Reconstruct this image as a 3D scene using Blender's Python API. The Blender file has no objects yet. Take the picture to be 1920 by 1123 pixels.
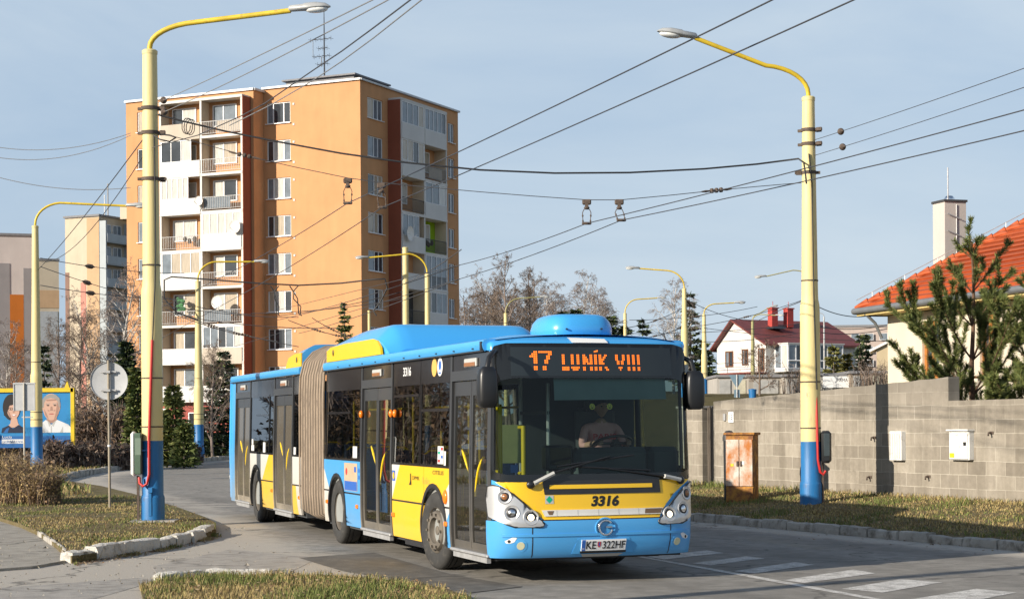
import bpy, math, random
from mathutils import Vector, Matrix, noise
R = math.radians
random.seed(7)
scene = bpy.context.scene
COL = scene.collection
# ---------------------------------------------------------------- camera geometry
FPX, HORIZ, EYE, ROLL = 3335.0, 790.0, 1.85, R(0.4)
def ray(px, py):
    u, v = px - 960.0, HORIZ - py
    return Vector(((u*math.cos(ROLL) + v*math.sin(ROLL))/FPX, 1.0, (-u*math.sin(ROLL) + v*math.cos(ROLL))/FPX))
def at(px, py, d):
    r = ray(px, py)*d
    return Vector((r.x, r.y, r.z + EYE))
def gr(px, py, z=0.0):
    r = ray(px, py)
    t = (z - EYE)/r.z
    return Vector((r.x*t, t, z))
# ---------------------------------------------------------------- mesh builder
class MB:
    def __init__(s, M=None):
        s.v, s.f, s.mi, s.M = [], [], [], M
    def add(s, vs, fs, mi=0, M=None):
        b = len(s.v)
        for p in vs:
            p = Vector(p)
            if M is not None: p = M @ p
            if s.M is not None: p = s.M @ p
            s.v.append(p)
        for f in fs:
            s.f.append([i + b for i in f]); s.mi.append(mi)
    def box(s, c, d, mi=0, M=None, bev=0.0):
        cx, cy, cz = c; x, y, z = d[0]/2, d[1]/2, d[2]/2
        if bev <= 0:
            vs = [(cx+a*x, cy+b*y, cz+e*z) for e in (-1, 1) for b in (-1, 1) for a in (-1, 1)]
            s.add(vs, [(0,2,3,1), (4,5,7,6), (0,1,5,4), (2,6,7,3), (0,4,6,2), (1,3,7,5)], mi, M)
        else:
            b = min(bev, x*.9, y*.9, z*.9)
            pts = []
            for (ax, ay, az) in [(sx, sy, sz) for sz in (-1,1) for sy in (-1,1) for sx in (-1,1)]:
                pts += [(cx+ax*x, cy+ay*(y-b), cz+az*(z-b)), (cx+ax*(x-b), cy+ay*y, cz+az*(z-b)), (cx+ax*(x-b), cy+ay*(y-b), cz+az*z)]
            I = lambda k, a: k*3 + a
            fs = []
            # 8 corners order: 0(-,-,-)1(+,-,-)2(-,+,-)3(+,+,-)4(-,-,+)5(+,-,+)6(-,+,+)7(+,+,+)
            fs += [[I(0,0),I(4,0),I(6,0),I(2,0)], [I(1,0),I(3,0),I(7,0),I(5,0)], [I(0,1),I(1,1),I(5,1),I(4,1)], [I(2,1),I(6,1),I(7,1),I(3,1)], [I(0,2),I(2,2),I(3,2),I(1,2)], [I(4,2),I(5,2),I(7,2),I(6,2)]]
            for a, b2, p, q in [(0,1,1,2),(2,3,1,2),(4,5,1,2),(6,7,1,2),(0,2,0,2),(1,3,0,2),(4,6,0,2),(5,7,0,2),(0,4,0,1),(1,5,0,1),(2,6,0,1),(3,7,0,1)]:
                fs.append([I(a,p), I(b2,p), I(b2,q), I(a,q)])
            for k in range(8): fs.append([I(k,0), I(k,1), I(k,2)])
            s.add(pts, fs, mi, M)
    def quad(s, a, b, c, d, mi=0): s.add([a,b,c,d], [(0,1,2,3)], mi)
    def tube(s, path, r, n=8, mi=0, cap=True, M=None):
        path = [Vector(p) for p in path]; k = len(path)
        rs = r if isinstance(r, (list, tuple)) else [r]*k
        vs, fs = [], []
        up = None
        for i, p in enumerate(path):
            t = (path[min(i+1,k-1)] - path[max(i-1,0)])
            if t.length < 1e-9: t = Vector((0,0,1))
            t.normalize()
            if up is None:
                up = Vector((0,0,1)) if abs(t.z) < .9 else Vector((1,0,0))
            a = t.cross(up)
            if a.length < 1e-6: a = t.orthogonal()
            a.normalize(); b = a.cross(t).normalized(); up = b
            for j in range(n):
                w = 2*math.pi*j/n
                vs.append(p + (a*math.cos(w) + b*math.sin(w))*rs[i])
        for i in range(k-1):
            for j in range(n):
                j2 = (j+1) % n
                fs.append((i*n+j, i*n+j2, (i+1)*n+j2, (i+1)*n+j))
        if cap:
            fs.append(tuple(range(n))); fs.append(tuple((k-1)*n + j for j in reversed(range(n))))
        s.add(vs, fs, mi, M)
    def lathe(s, prof, n=24, mi=0, M=None, axis='z', mis=None):
        vs, fs, k = [], [], len(prof)
        for (r, z) in prof:
            for j in range(n):
                w = 2*math.pi*j/n
                vs.append((r*math.cos(w), r*math.sin(w), z) if axis == 'z' else (r*math.cos(w), z, r*math.sin(w)))
        b0 = len(s.f)
        for i in range(k-1):
            for j in range(n):
                fs.append((i*n+j, i*n+(j+1)%n, (i+1)*n+(j+1)%n, (i+1)*n+j))
        s.add(vs, fs, mi, M)
        if mis:
            for i in range(k-1):
                for j in range(n): s.mi[b0+i*n+j] = mis[i]
    def prism(s, pts, y0, y1, mi=0, M=None, axis='y'):
        """polygon given in (x,z) extruded along y (or in (x,y) along z)."""
        n = len(pts)
        mk = (lambda p, q: (p[0], q, p[1])) if axis == 'y' else ((lambda p, q: (p[0], p[1], q)) if axis == 'z' else (lambda p, q: (q, p[0], p[1])))
        vs = [mk(p, y0) for p in pts] + [mk(p, y1) for p in pts]
        fs = [tuple(range(n)), tuple(range(2*n-1, n-1, -1))] + [(i, i+n, (i+1)%n+n, (i+1)%n) for i in range(n)]
        s.add(vs, fs, mi, M)
    def grid(s, fn, nu, nv, mi=0, M=None):
        vs = [fn(i/nu, j/nv) for j in range(nv+1) for i in range(nu+1)]
        fs = [(j*(nu+1)+i, j*(nu+1)+i+1, (j+1)*(nu+1)+i+1, (j+1)*(nu+1)+i) for j in range(nv) for i in range(nu)]
        s.add(vs, fs, mi, M)
    def ellipsoid(s, c, r, nu=14, nv=9, mi=0, M=None, pw=1.0):
        def sg(x, p): return math.copysign(abs(x)**p, x)
        vs, fs = [], []
        for j in range(nv+1):
            ph = -math.pi/2 + math.pi*j/nv
            for i in range(nu):
                th = 2*math.pi*i/nu
                vs.append((c[0]+r[0]*sg(math.cos(ph),pw)*sg(math.cos(th),pw), c[1]+r[1]*sg(math.cos(ph),pw)*sg(math.sin(th),pw), c[2]+r[2]*sg(math.sin(ph),pw)))
        for j in range(nv):
            for i in range(nu):
                fs.append((j*nu+i, j*nu+(i+1)%nu, (j+1)*nu+(i+1)%nu, (j+1)*nu+i))
        s.add(vs, fs, mi, M)
    def build(s, name, mats, parent=None, smooth=None, fix=False):
        me = bpy.data.meshes.new(name)
        me.from_pydata([tuple(p) for p in s.v], [], s.f)
        if not isinstance(mats, (list, tuple)): mats = [mats]
        for m in mats: me.materials.append(m)
        if len(mats) > 1: me.polygons.foreach_set('material_index', s.mi)
        if fix:
            import bmesh
            bm = bmesh.new(); bm.from_mesh(me)
            bmesh.ops.remove_doubles(bm, verts=bm.verts, dist=1e-5)
            bmesh.ops.recalc_face_normals(bm, faces=bm.faces); bm.to_mesh(me); bm.free()
        if smooth is not None:
            me.shade_smooth()
            if smooth < 180: me.set_sharp_from_angle(angle=R(smooth))
        o = bpy.data.objects.new(name, me); COL.objects.link(o)
        if parent is not None: o.parent = parent
        return o
def tag(o, label=None, cat=None, group=None, kind=None):
    if label: o['label'] = label
    if cat: o['category'] = cat
    if group: o['group'] = group
    if kind: o['kind'] = kind
    return o
def thing(name, label, cat, loc=(0,0,0), rz=0.0, group=None):
    o = bpy.data.objects.new(name, None); COL.objects.link(o)
    o.empty_display_size = .3
    o.location = loc; o.rotation_euler = (0,0,rz)
    return tag(o, label, cat, group)
def dup(root, loc, rz, label=None):
    r = root.copy(); COL.objects.link(r); r.location = loc; r.rotation_euler = (0,0,rz)
    if label: r['label'] = label
    for ch in list(root.children):
        c = ch.copy(); COL.objects.link(c); c.parent = r
        for g in list(ch.children):
            d = g.copy(); COL.objects.link(d); d.parent = c
    return r
def text_mesh(body, size=1.0, shear=0.0, bold=0.0, align='LEFT', space=1.0):
    """text as (verts, faces) in the xy plane, from Blender's own font"""
    cu = bpy.data.curves.new('lettering', 'FONT')
    cu.body = body; cu.size = size; cu.shear = shear; cu.offset = bold; cu.align_x = align; cu.space_character = space
    cu.resolution_u = 3
    o = bpy.data.objects.new('lettering', cu); COL.objects.link(o)
    me = bpy.data.meshes.new_from_object(o)
    vs = [tuple(v.co) for v in me.vertices]; fs = [tuple(p.vertices) for p in me.polygons]
    bpy.data.objects.remove(o); bpy.data.meshes.remove(me); bpy.data.curves.remove(cu)
    return vs, fs
def text_fit(body, x0, x1, z0, z1, shear=0.0, bold=0.0, space=1.0):
    vs, fs = text_mesh(body, 1.0, shear, bold, 'LEFT', space)
    ax = min(v[0] for v in vs); bx = max(v[0] for v in vs); ay = min(v[1] for v in vs); by = max(v[1] for v in vs)
    return [(x0 + (v[0]-ax)/(bx-ax)*(x1-x0), z0 + (v[1]-ay)/(by-ay)*(z1-z0)) for v in vs], fs
def sstep(x):
    x = max(0.0, min(1.0, x)); return x*x*(3-2*x)
def lerp(a, b, t): return a + (b-a)*t
# ---------------------------------------------------------------- materials
def _nt(name):
    m = bpy.data.materials.new(name); m.use_nodes = True
    nt = m.node_tree; b = nt.nodes['Principled BSDF']
    return m, nt, b
def _mix(nt, fac, a, b, mode='MIX'):
    n = nt.nodes.new('ShaderNodeMix'); n.data_type = 'RGBA'; n.blend_type = mode
    for sock, val in ((n.inputs[0], fac), (n.inputs[6], a), (n.inputs[7], b)):
        if hasattr(val, 'is_linked') or hasattr(val, 'links'): nt.links.new(val, sock)
        elif isinstance(val, (int, float)): sock.default_value = val
        else: sock.default_value = (*val[:3], 1)
    return n.outputs[2]
def _noise(nt, scale, detail=4, rough=.55, coord='Object', stretch=None, dist=0.0):
    tc = nt.nodes.new('ShaderNodeTexCoord')
    n = nt.nodes.new('ShaderNodeTexNoise'); n.inputs['Scale'].default_value = scale; n.inputs['Detail'].default_value = detail
    n.inputs['Roughness'].default_value = rough; n.inputs['Distortion'].default_value = dist
    src = tc.outputs[coord] if coord != 'World' else nt.nodes.new('ShaderNodeNewGeometry').outputs['Position']
    if stretch:
        mp = nt.nodes.new('ShaderNodeMapping'); mp.inputs['Scale'].default_value = stretch
        nt.links.new(src, mp.inputs[0]); src = mp.outputs[0]
    nt.links.new(src, n.inputs['Vector'])
    return n.outputs['Fac']
def _ramp(nt, fac, p0, p1, c0=(0,0,0), c1=(1,1,1)):
    r = nt.nodes.new('ShaderNodeValToRGB'); nt.links.new(fac, r.inputs[0])
    r.color_ramp.elements[0].position = p0; r.color_ramp.elements[1].position = p1
    r.color_ramp.elements[0].color = (*c0,1); r.color_ramp.elements[1].color = (*c1,1)
    return r.outputs[0]
def _bump(nt, b, fac, strength, dist=.02):
    n = nt.nodes.new('ShaderNodeBump'); n.inputs['Strength'].default_value = strength; n.inputs['Distance'].default_value = dist
    nt.links.new(fac, n.inputs['Height']); nt.links.new(n.outputs[0], b.inputs['Normal'])
def mat(name, col, rough=.6, metal=0.0, var=.12, vscale=3.0, spot=None, spot_amt=.5, spot_scale=6.0, bump=0.0, bscale=40.0, coat=0.0, coord='Object', stretch=None, emit=0.0, spec=.5, bdist=.02):
    m, nt, b = _nt(name)
    c = tuple(col)
    if var > 0:
        f = _noise(nt, vscale, 5, .6, coord, stretch)
        lo = tuple(x*(1-var) for x in c); hi = tuple(min(1, x*(1+var)) for x in c)
        out = _ramp(nt, f, .3, .7, lo, hi)
    else: out = None
    if spot is not None:
        f2 = _noise(nt, spot_scale, 6, .65, coord, stretch)
        k = _ramp(nt, f2, .62 - spot_amt*.22, .72 - spot_amt*.1)
        out = _mix(nt, k, out if out is not None else c, spot)
    if out is not None: nt.links.new(out, b.inputs['Base Color'])
    else: b.inputs['Base Color'].default_value = (*c,1)
    b.inputs['Roughness'].default_value = rough; b.inputs['Metallic'].default_value = metal
    b.inputs['Specular IOR Level'].default_value = spec
    if coat: b.inputs['Coat Weight'].default_value = coat; b.inputs['Coat Roughness'].default_value = .06
    if bump: _bump(nt, b, _noise(nt, bscale, 6, .6, coord, stretch), bump, bdist)
    if emit:
        b.inputs['Emission Color'].default_value = (*c,1); b.inputs['Emission Strength'].default_value = emit
    return m
def glass(name, tint, refl=1.0, rough=.0, base=.04, glaze=None, glaze_amt=0.0):
    """thin pane: tinted see-through plus mirror reflection by angle (and a little grime)"""
    m, nt, b = _nt(name); nt.nodes.remove(b)
    out = nt.nodes['Material Output']
    tr = nt.nodes.new('ShaderNodeBsdfTransparent'); tr.inputs[0].default_value = (*tint,1)
    gl = nt.nodes.new('ShaderNodeBsdfGlossy'); gl.inputs['Roughness'].default_value = rough; gl.inputs['Color'].default_value = (refl,)*3 + (1,)
    lw = nt.nodes.new('ShaderNodeFresnel'); lw.inputs['IOR'].default_value = 1.5
    ma = nt.nodes.new('ShaderNodeMath'); ma.operation = 'ADD'; ma.inputs[1].default_value = base; ma.use_clamp = True
    nt.links.new(lw.outputs[0], ma.inputs[0])
    mx = nt.nodes.new('ShaderNodeMixShader'); nt.links.new(ma.outputs[0], mx.inputs[0])
    src = tr.outputs[0]
    if glaze:
        df = nt.nodes.new('ShaderNodeBsdfDiffuse'); df.inputs[0].default_value = (*glaze,1)
        m2 = nt.nodes.new('ShaderNodeMixShader'); m2.inputs[0].default_value = glaze_amt
        nt.links.new(src, m2.inputs[1]); nt.links.new(df.outputs[0], m2.inputs[2]); src = m2.outputs[0]
    nt.links.new(src, mx.inputs[1]); nt.links.new(gl.outputs[0], mx.inputs[2]); nt.links.new(mx.outputs[0], out.inputs[0])
    return m
def bus_paint(name, col, dust=.35, rough=.28):
    """vehicle paint with road dust low down and towards the tail (bus axis = object X, up = object Z)"""
    m, nt, b = _nt(name)
    tc = nt.nodes.new('ShaderNodeTexCoord'); sp = nt.nodes.new('ShaderNodeSeparateXYZ'); nt.links.new(tc.outputs['Object'], sp.inputs[0])
    mz = nt.nodes.new('ShaderNodeMapRange'); mz.inputs[1].default_value = 1.5; mz.inputs[2].default_value = .2; nt.links.new(sp.outputs['Z'], mz.inputs[0])
    mx = nt.nodes.new('ShaderNodeMapRange'); mx.inputs[1].default_value = -2.0; mx.inputs[2].default_value = -17.0; mx.inputs[3].default_value = .25; mx.inputs[4].default_value = 1.3; nt.links.new(sp.outputs['X'], mx.inputs[0])
    f = _noise(nt, 1.6, 6, .65, 'Object', (1,1,2.2))
    fr = _ramp(nt, f, .25, .75, (.35,.35,.35), (1,1,1))
    a = nt.nodes.new('ShaderNodeMath'); a.operation = 'MULTIPLY'; nt.links.new(mz.outputs[0], a.inputs[0]); nt.links.new(mx.outputs[0], a.inputs[1])
    c = nt.nodes.new('ShaderNodeMath'); c.operation = 'MULTIPLY'; nt.links.new(a.outputs[0], c.inputs[0]); nt.links.new(fr, c.inputs[1])
    d = nt.nodes.new('ShaderNodeMath'); d.operation = 'MULTIPLY'; d.inputs[1].default_value = dust; d.use_clamp = True; nt.links.new(c.outputs[0], d.inputs[0])
    out = _mix(nt, d.outputs[0], col, (.30,.26,.20))
    nt.links.new(out, b.inputs['Base Color'])
    rr = nt.nodes.new('ShaderNodeMapRange'); rr.inputs[3].default_value = rough; rr.inputs[4].default_value = .75; nt.links.new(d.outputs[0], rr.inputs[0])
    nt.links.new(rr.outputs[0], b.inputs['Roughness'])
    b.inputs['Coat Weight'].default_value = .25; b.inputs['Coat Roughness'].default_value = .08
    _bump(nt, b, _noise(nt, 2.5, 2, .5), .04, .05)
    return m
M = {}
M['pole_yellow'] = mat('pole_yellow', (.68,.56,.26), .55, var=.08, vscale=1.2, spot=(.52,.42,.22), spot_amt=.15, spot_scale=2.5, stretch=(3,3,.5), bump=.15, bscale=12)
M['pole_blue'] = mat('pole_blue', (.012,.14,.36), .5, var=.2, vscale=1.6, spot=(.05,.10,.20), spot_amt=.2, spot_scale=3, stretch=(3,3,.6), bump=.15, bscale=12)
M['arm_yellow'] = mat('arm_yellow', (.62,.44,.03), .5, var=.2, vscale=3, spot=(.35,.22,.05), spot_amt=.2)
M['olive'] = mat('olive_paint', (.30,.28,.12), .5)
M['lamp_grey'] = mat('lamp_grey', (.36,.37,.37), .4, var=.12, vscale=8)
M['lamp_bowl'] = mat('lamp_bowl', (.75,.76,.74), .15, var=.05)
M['rust_iron'] = mat('rusty_iron', (.09,.065,.05), .8, var=.4, vscale=20)
M['cable'] = mat('cable_black', (.018,.018,.02), .6, var=.1)
M['wire'] = mat('wire_dark', (.05,.05,.055), .5, var=.1)
M['wire_pale'] = mat('wire_steel', (.30,.30,.30), .45, metal=.5, var=.1)
M['red_conduit'] = mat('red_conduit', (.50,.025,.02), .45, var=.15)
M['galv'] = mat('galvanised', (.40,.40,.40), .5, metal=.35, var=.15, vscale=9)
M['sign_back'] = mat('sign_back', (.42,.43,.44), .5, var=.08, vscale=5)
M['box_white'] = mat('box_white', (.68,.68,.66), .5, var=.06, spot=(.5,.47,.42), spot_amt=.15, spot_scale=7)
M['box_green'] = mat('box_green', (.07,.12,.08), .5, var=.2)
M['box_black'] = mat('box_black', (.02,.022,.024), .4, var=.2)
M['rust'] = mat('rusty_cabinet', (.56,.54,.48), .8, var=.12, vscale=6, spot=(.42,.14,.025), spot_amt=.98, spot_scale=3.6, bump=.2, bscale=60, stretch=(1,1,.6))
M['rust_dark'] = mat('rust_side', (.20,.085,.035), .85, var=.4, vscale=5, spot=(.46,.22,.04), spot_amt=.9, spot_scale=7, bump=.2, bscale=60)
M['concrete'] = mat('concrete', (.36,.34,.31), .9, var=.18, vscale=4, bump=.4, bscale=60)
M['plaster_white'] = mat('white_plaster', (.76,.74,.70), .85, var=.06, vscale=.8)
M['black'] = mat('black_plastic', (.015,.016,.018), .35, var=.1)
M['rubber'] = mat('rubber', (.035,.034,.032), .8, var=.25, vscale=8, spot=(.12,.105,.085), spot_amt=.35, spot_scale=4, bump=.15, bscale=50)
M['white'] = mat('white_paint', (.78,.78,.77), .4, var=.04)
M['chrome'] = mat('chrome', (.8,.8,.8), .12, metal=1.0, var=.03)
M['bark'] = mat('bark', (.11,.085,.065), .9, var=.3, vscale=9)
# ---------------------------------------------------------------- ground, roads, verges
from mathutils.geometry import tessellate_polygon
KD = Vector((.427, -.904)); KN = Vector((.904, .427))       # along the right kerb (towards us) / away from the road
K0 = Vector((3.31, 32.58))
def kp(s, w=0.0, z=0.0):
    p = K0 + KD*s + KN*w
    return Vector((p.x, p.y, z))
def kw(x, y): return (Vector((x, y)) - K0).dot(KN)
def hz(x, y):
    h = 3.4*sstep((y-44)/60.0) + 1.0*sstep((y-100)/60)
    right = sstep((x + .02*y - 3.0)/7.0)
    left = .9*sstep((y-95)/45.0)
    yard = .4*sstep((kw(x, y)-5.0)/1.5)*sstep((75-y)/20)
    return max(lerp(left, h, right), yard if y > 5 else 0)
def grassmat(name, a, b, c, sc=1.0):
    m, nt, bs = _nt(name)
    f1 = _noise(nt, .35*sc, 4, .6, 'World'); f2 = _noise(nt, 3.0*sc, 6, .7, 'World'); f3 = _noise(nt, 28*sc, 3, .7, 'World')
    k = _mix(nt, _ramp(nt, f1, .35, .65), a, b)
    k = _mix(nt, _ramp(nt, f2, .42, .66), k, c)
    k = _mix(nt, _ramp(nt, f3, .3, .75), k, tuple(x*.45 for x in b), 'MIX')
    nt.links.new(k, bs.inputs['Base Color']); bs.inputs['Roughness'].default_value = .95; bs.inputs['Specular IOR Level'].default_value = .1
    _bump(nt, bs, f3, .8, .05)
    return m
M['ground'] = grassmat('field_grass', (.13,.115,.045), (.18,.14,.07), (.09,.085,.04))
M['turf'] = grassmat('verge_turf', (.17,.155,.06), (.21,.165,.085), (.30,.25,.165))
def asphalt(name, base, dustcol, grit=1.0):
    m, nt, b = _nt(name)
    at_ = nt.nodes.new('ShaderNodeAttribute'); at_.attribute_name = 'dust'
    big = _noise(nt, .5, 5, .6, 'World'); mid = _noise(nt, 4.0, 5, .6, 'World', None, .4); fine = _noise(nt, 95.0, 3, .75, 'World')
    c0 = _ramp(nt, big, .3, .7, tuple(x*.82 for x in base), tuple(x*1.16 for x in base))
    c1 = _mix(nt, .42, c0, _ramp(nt, mid, .35, .65, tuple(x*.6 for x in base), tuple(x*1.45 for x in base)))
    # dusty, worn parts: amount from the sheet's own map, broken up by noise
    ad = nt.nodes.new('ShaderNodeMath'); ad.operation = 'MULTIPLY_ADD'; ad.inputs[1].default_value = 1.35
    sb = nt.nodes.new('ShaderNodeMath'); sb.operation = 'SUBTRACT'; sb.inputs[1].default_value = .62
    nt.links.new(mid, sb.inputs[0])
    nt.links.new(at_.outputs['Fac'], ad.inputs[0]); nt.links.new(sb.outputs[0], ad.inputs[2])
    k = _ramp(nt, ad.outputs[0], .08, .62)
    c2 = _mix(nt, k, c1, dustcol)
    aw = nt.nodes.new('ShaderNodeAttribute'); aw.attribute_name = 'wear'
    wl = _noise(nt, 1.1, 5, .65, 'World'); wm = nt.nodes.new('ShaderNodeMath'); wm.operation = 'MULTIPLY'; nt.links.new(aw.outputs['Fac'], wm.inputs[0]); nt.links.new(_ramp(nt, wl, .3, .7), wm.inputs[1])
    c2 = _mix(nt, wm.outputs[0], c2, tuple(x*.62 for x in base))
    spot_ = _noise(nt, 1.9, 3, .5, 'World', None, 1.5); c2 = _mix(nt, _ramp(nt, spot_, .70, .76), c2, tuple(x*.42 for x in base))
    # tar joints and hairline cracks
    vo = nt.nodes.new('ShaderNodeTexVoronoi'); vo.feature = 'DISTANCE_TO_EDGE'; vo.inputs['Scale'].default_value = .22
    geo = nt.nodes.new('ShaderNodeNewGeometry'); wob = nt.nodes.new('ShaderNodeTexNoise'); wob.inputs['Scale'].default_value = 1.3; wob.inputs['Detail'].default_value = 5
    nt.links.new(geo.outputs['Position'], wob.inputs['Vector'])
    va = nt.nodes.new('ShaderNodeVectorMath'); va.operation = 'MULTIPLY_ADD'; va.inputs[1].default_value = (1.6,1.6,0); nt.links.new(wob.outputs['Color'], va.inputs[0]); nt.links.new(geo.outputs['Position'], va.inputs[2])
    nt.links.new(va.outputs[0], vo.inputs['Vector'])
    ck = _ramp(nt, vo.outputs['Distance'], .0, .009, (1,1,1), (0,0,0))
    ckm = nt.nodes.new('ShaderNodeMath'); ckm.operation = 'MULTIPLY'; ckm.inputs[1].default_value = .8; nt.links.new(ck, ckm.inputs[0])
    c2 = _mix(nt, ckm.outputs[0], c2, tuple(x*.3 for x in base))
    c3 = _mix(nt, 1.0, c2, _ramp(nt, fine, .3, .72, (1-.42*grit,)*3, (1+.22*grit,)*3), 'MULTIPLY')
    nt.links.new(c3, b.inputs['Base Color']); b.inputs['Roughness'].default_value = .85; b.inputs['Specular IOR Level'].default_value = .3
    _bump(nt, b, fine, .5*grit, .01)
    return m
M['asphalt'] = asphalt('old_asphalt', (.285,.268,.24), (.50,.455,.39))
M['gravel'] = asphalt('pavement_grit', (.33,.305,.26), (.44,.40,.34), .9)
M['kerbstone'] = mat('kerb_concrete', (.40,.375,.33), .9, var=.25, vscale=3, spot=(.13,.115,.09), spot_amt=.5, spot_scale=3.5, bump=.6, bscale=22, coord='World' if False else 'Object', bdist=.04)
M['kerb_white'] = mat('whitewashed_kerb', (.66,.63,.57), .9, var=.12, vscale=5, spot=(.26,.235,.195), spot_amt=.4, spot_scale=5, bump=.7, bscale=16, bdist=.05)
# -- base sheet to the horizon
xs = [-3000,-1500,-700,-350,-200] + [-140+4*i for i in range(71)] + [200,350,700,1500,3000]
ys = [-600,-200,-80,-30] + [-10+4*i for i in range(56)] + [240,300,400,600,1000,1800,3500]
mb = MB()
vs = [(x, y, hz(x, y) - .03) for y in ys for x in xs]; nx = len(xs)
mb.add(vs, [(j*nx+i, j*nx+i+1, (j+1)*nx+i+1, (j+1)*nx+i) for j in range(len(ys)-1) for i in range(nx-1)])
tag(mb.build('ground', M['ground'], smooth=180), 'dry brown and green grass land under the whole street scene', 'ground', kind='structure')
# -- main road: strip grid
LEFT = [(2,-28),(40,-28),(41,-9),(47,-11),(56.5,-14.5),(68.8,-15.75),(85,-15.2),(100,-13),(120,-8),(140,-2)]
RIGHT = [(2,20.5),(20,9.2),(32.58,3.33),(43.9,-2.0),(56,-5.6),(70,-7),(85,-6.2),(100,-3.6),(120,2),(140,9)]
def pl(tab, y):
    for (a, xa), (b, xb) in zip(tab, tab[1:]):
        if a <= y <= b: return lerp(xa, xb, (y-a)/(b-a))
    return tab[-1][1] if y > tab[-1][0] else tab[0][1]
def dist_seg(p, a, b):
    ab = b-a; t = max(0, min(1, (p-a).dot(ab)/max(1e-9, ab.dot(ab)))); return (p-a-ab*t).length
# outlines read off the ground plane
ISLE_FRONT = [gr(x, y).xy for x, y in [(405,1003),(385,1011),(300,1031),(232,1041),(180,1050),(135,1056)]]
ISLE_FAR = [gr(x, y).xy for x, y in [(405,990),(385,979),(330,958),(255,934),(190,917),(140,909),(112,906)]]
ISLE_PAV = [gr(x, y).xy for x, y in [(128,1054),(105,1032),(72,1008),(40,993),(0,980)]]
VERGE_TOP = [gr(x, y).xy for x, y in [(262,1102),(300,1090),(380,1083),(500,1080),(620,1082),(740,1092),(830,1106),(880,1122)]]
def road_dust(x, y):
    p = Vector((x, y)); d = 0.0
    wr = -kw(x, y) if y < 44 else pl(RIGHT, y) - x
    d = max(d, .75*(1 - sstep((wr-.1)/1.1)))                       # gutter grit by the right kerb
    # side road mouth in front of the island: pale and gritty
    tip = ISLE_FRONT[0]; line = (gr(905,1123).xy, gr(600,1040).xy, gr(440,985).xy)
    side = 1e9
    a, b, c = line
    def sgn(a, b, p): ab = (b-a).normalized(); return ab.x*(p-a).y - ab.y*(p-a).x
    side = min(sgn(a, b, p), sgn(b, c, p)) if y < 27 else sgn(b, c, p)
    d = max(d, .80*sstep((side+.9)/1.8))
    # worn strip along the far left edge
    le = pl(LEFT, y)
    if y > 30: 
        dm = min(dist_seg(p, q, r) for q, r in zip(ISLE_FAR, ISLE_FAR[1:]))
        d = max(d, .8*(1-sstep((dm-.2)/1.5)))
        if y > 56: d = max(d, .75*(1-sstep((x-le-.2)/2.0)))
    return d
def road_wear(x, y):
    if y > 46 or y < 6: return 0.0
    w = -kw(x, y); v = 0.0
    for c in (1.35,3.15,4.95,6.75): v = max(v, math.exp(-((w-c)/.42)**2))
    v = max(v, .75*math.exp(-((w-5.85)/.35)**2)*(.5+.5*noise.noise((x*.3, y*.3, 2))))
    return v
wear = []
rows = [2+.5*i for i in range(76)] + [40.5+1*i for i in range(30)] + [72+2*i for i in range(35)]
mb = MB(); dust = []; NC = 90
for y in rows:
    l, r = pl(LEFT, y), pl(RIGHT, y)
    for i in range(NC+1):
        t = i/NC; x = lerp(l, r, t)
        mb.v.append(Vector((x, y, max(0, hz(x, y) if y > 60 else 0) + .0)))
        dust.append(road_dust(x, y)); wear.append(road_wear(x, y))
for j in range(len(rows)-1):
    for i in range(NC):
        mb.f.append([j*(NC+1)+i, j*(NC+1)+i+1, (j+1)*(NC+1)+i+1, (j+1)*(NC+1)+i]); mb.mi.append(0)
road = mb.build('road', M['asphalt'], smooth=180)
ca = road.data.attributes.new('dust', 'FLOAT', 'POINT'); ca.data.foreach_set('value', dust)
ca = road.data.attributes.new('wear', 'FLOAT', 'POINT'); ca.data.foreach_set('value', wear)
tag(road, 'grey patched asphalt road with pale gritty edges', 'road', kind='structure')
def sheet(name, pts, z, mats, label, cat, skirt=.12, dust=None, kind='structure', zf=None):
    mb = MB(); n = len(pts)
    P3 = [Vector((p[0], p[1], z if zf is None else zf(p[0], p[1]))) for p in pts]
    tris = tessellate_polygon([P3])
    mb.add(P3 + [p - Vector((0,0,skirt)) for p in P3], [tuple(t) for t in tris] + [(i, (i+1)%n, (i+1)%n+n, i+n) for i in range(n)])
    o = mb.build(name, mats, fix=True)
    if dust is not None:
        a = o.data.attributes.new('dust', 'FLOAT', 'POINT'); a.data.foreach_set('value', [dust]*len(o.data.vertices))
    return tag(o, label, cat, kind=kind)
# -- left verge / island (runs back along the road's left edge)
isle = [ISLE_FRONT[-1]] + list(reversed(ISLE_FRONT[:-1])) + ISLE_FAR + [Vector(p) for p in [(-14.75,57.5),(-15.95,68.8),(-15.4,85),(-13.2,100),(-30,112),(-70,110),(-75,62),(-30,62),(-16,48)]] + list(reversed(ISLE_PAV))
sheet('verge', isle, .10, M['turf'], 'dry grass verge left of the road with the round sign and lamp post', 'grass verge')
# -- foreground verge
fv = VERGE_TOP + [Vector(p) for p in [(-.2,15.5),(0,8),(-3.0,8),(-3.5,17)]]
sheet('verge', fv, .03, M['turf'], 'patch of dry grass at the near edge of the road', 'grass verge')
# -- pavement at the left edge of the frame
pv = [ISLE_PAV[0]] + ISLE_PAV[1:] + [Vector(p) for p in [(-16,48),(-30,62),(-40,40),(-14,20)]] + [gr(-60,1075).xy, gr(60,1066).xy]
sheet('pavement', pv, .035, M['gravel'], 'worn gritty footpath at the left beside the grass island', 'footpath', skirt=.05, dust=.28)
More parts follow.
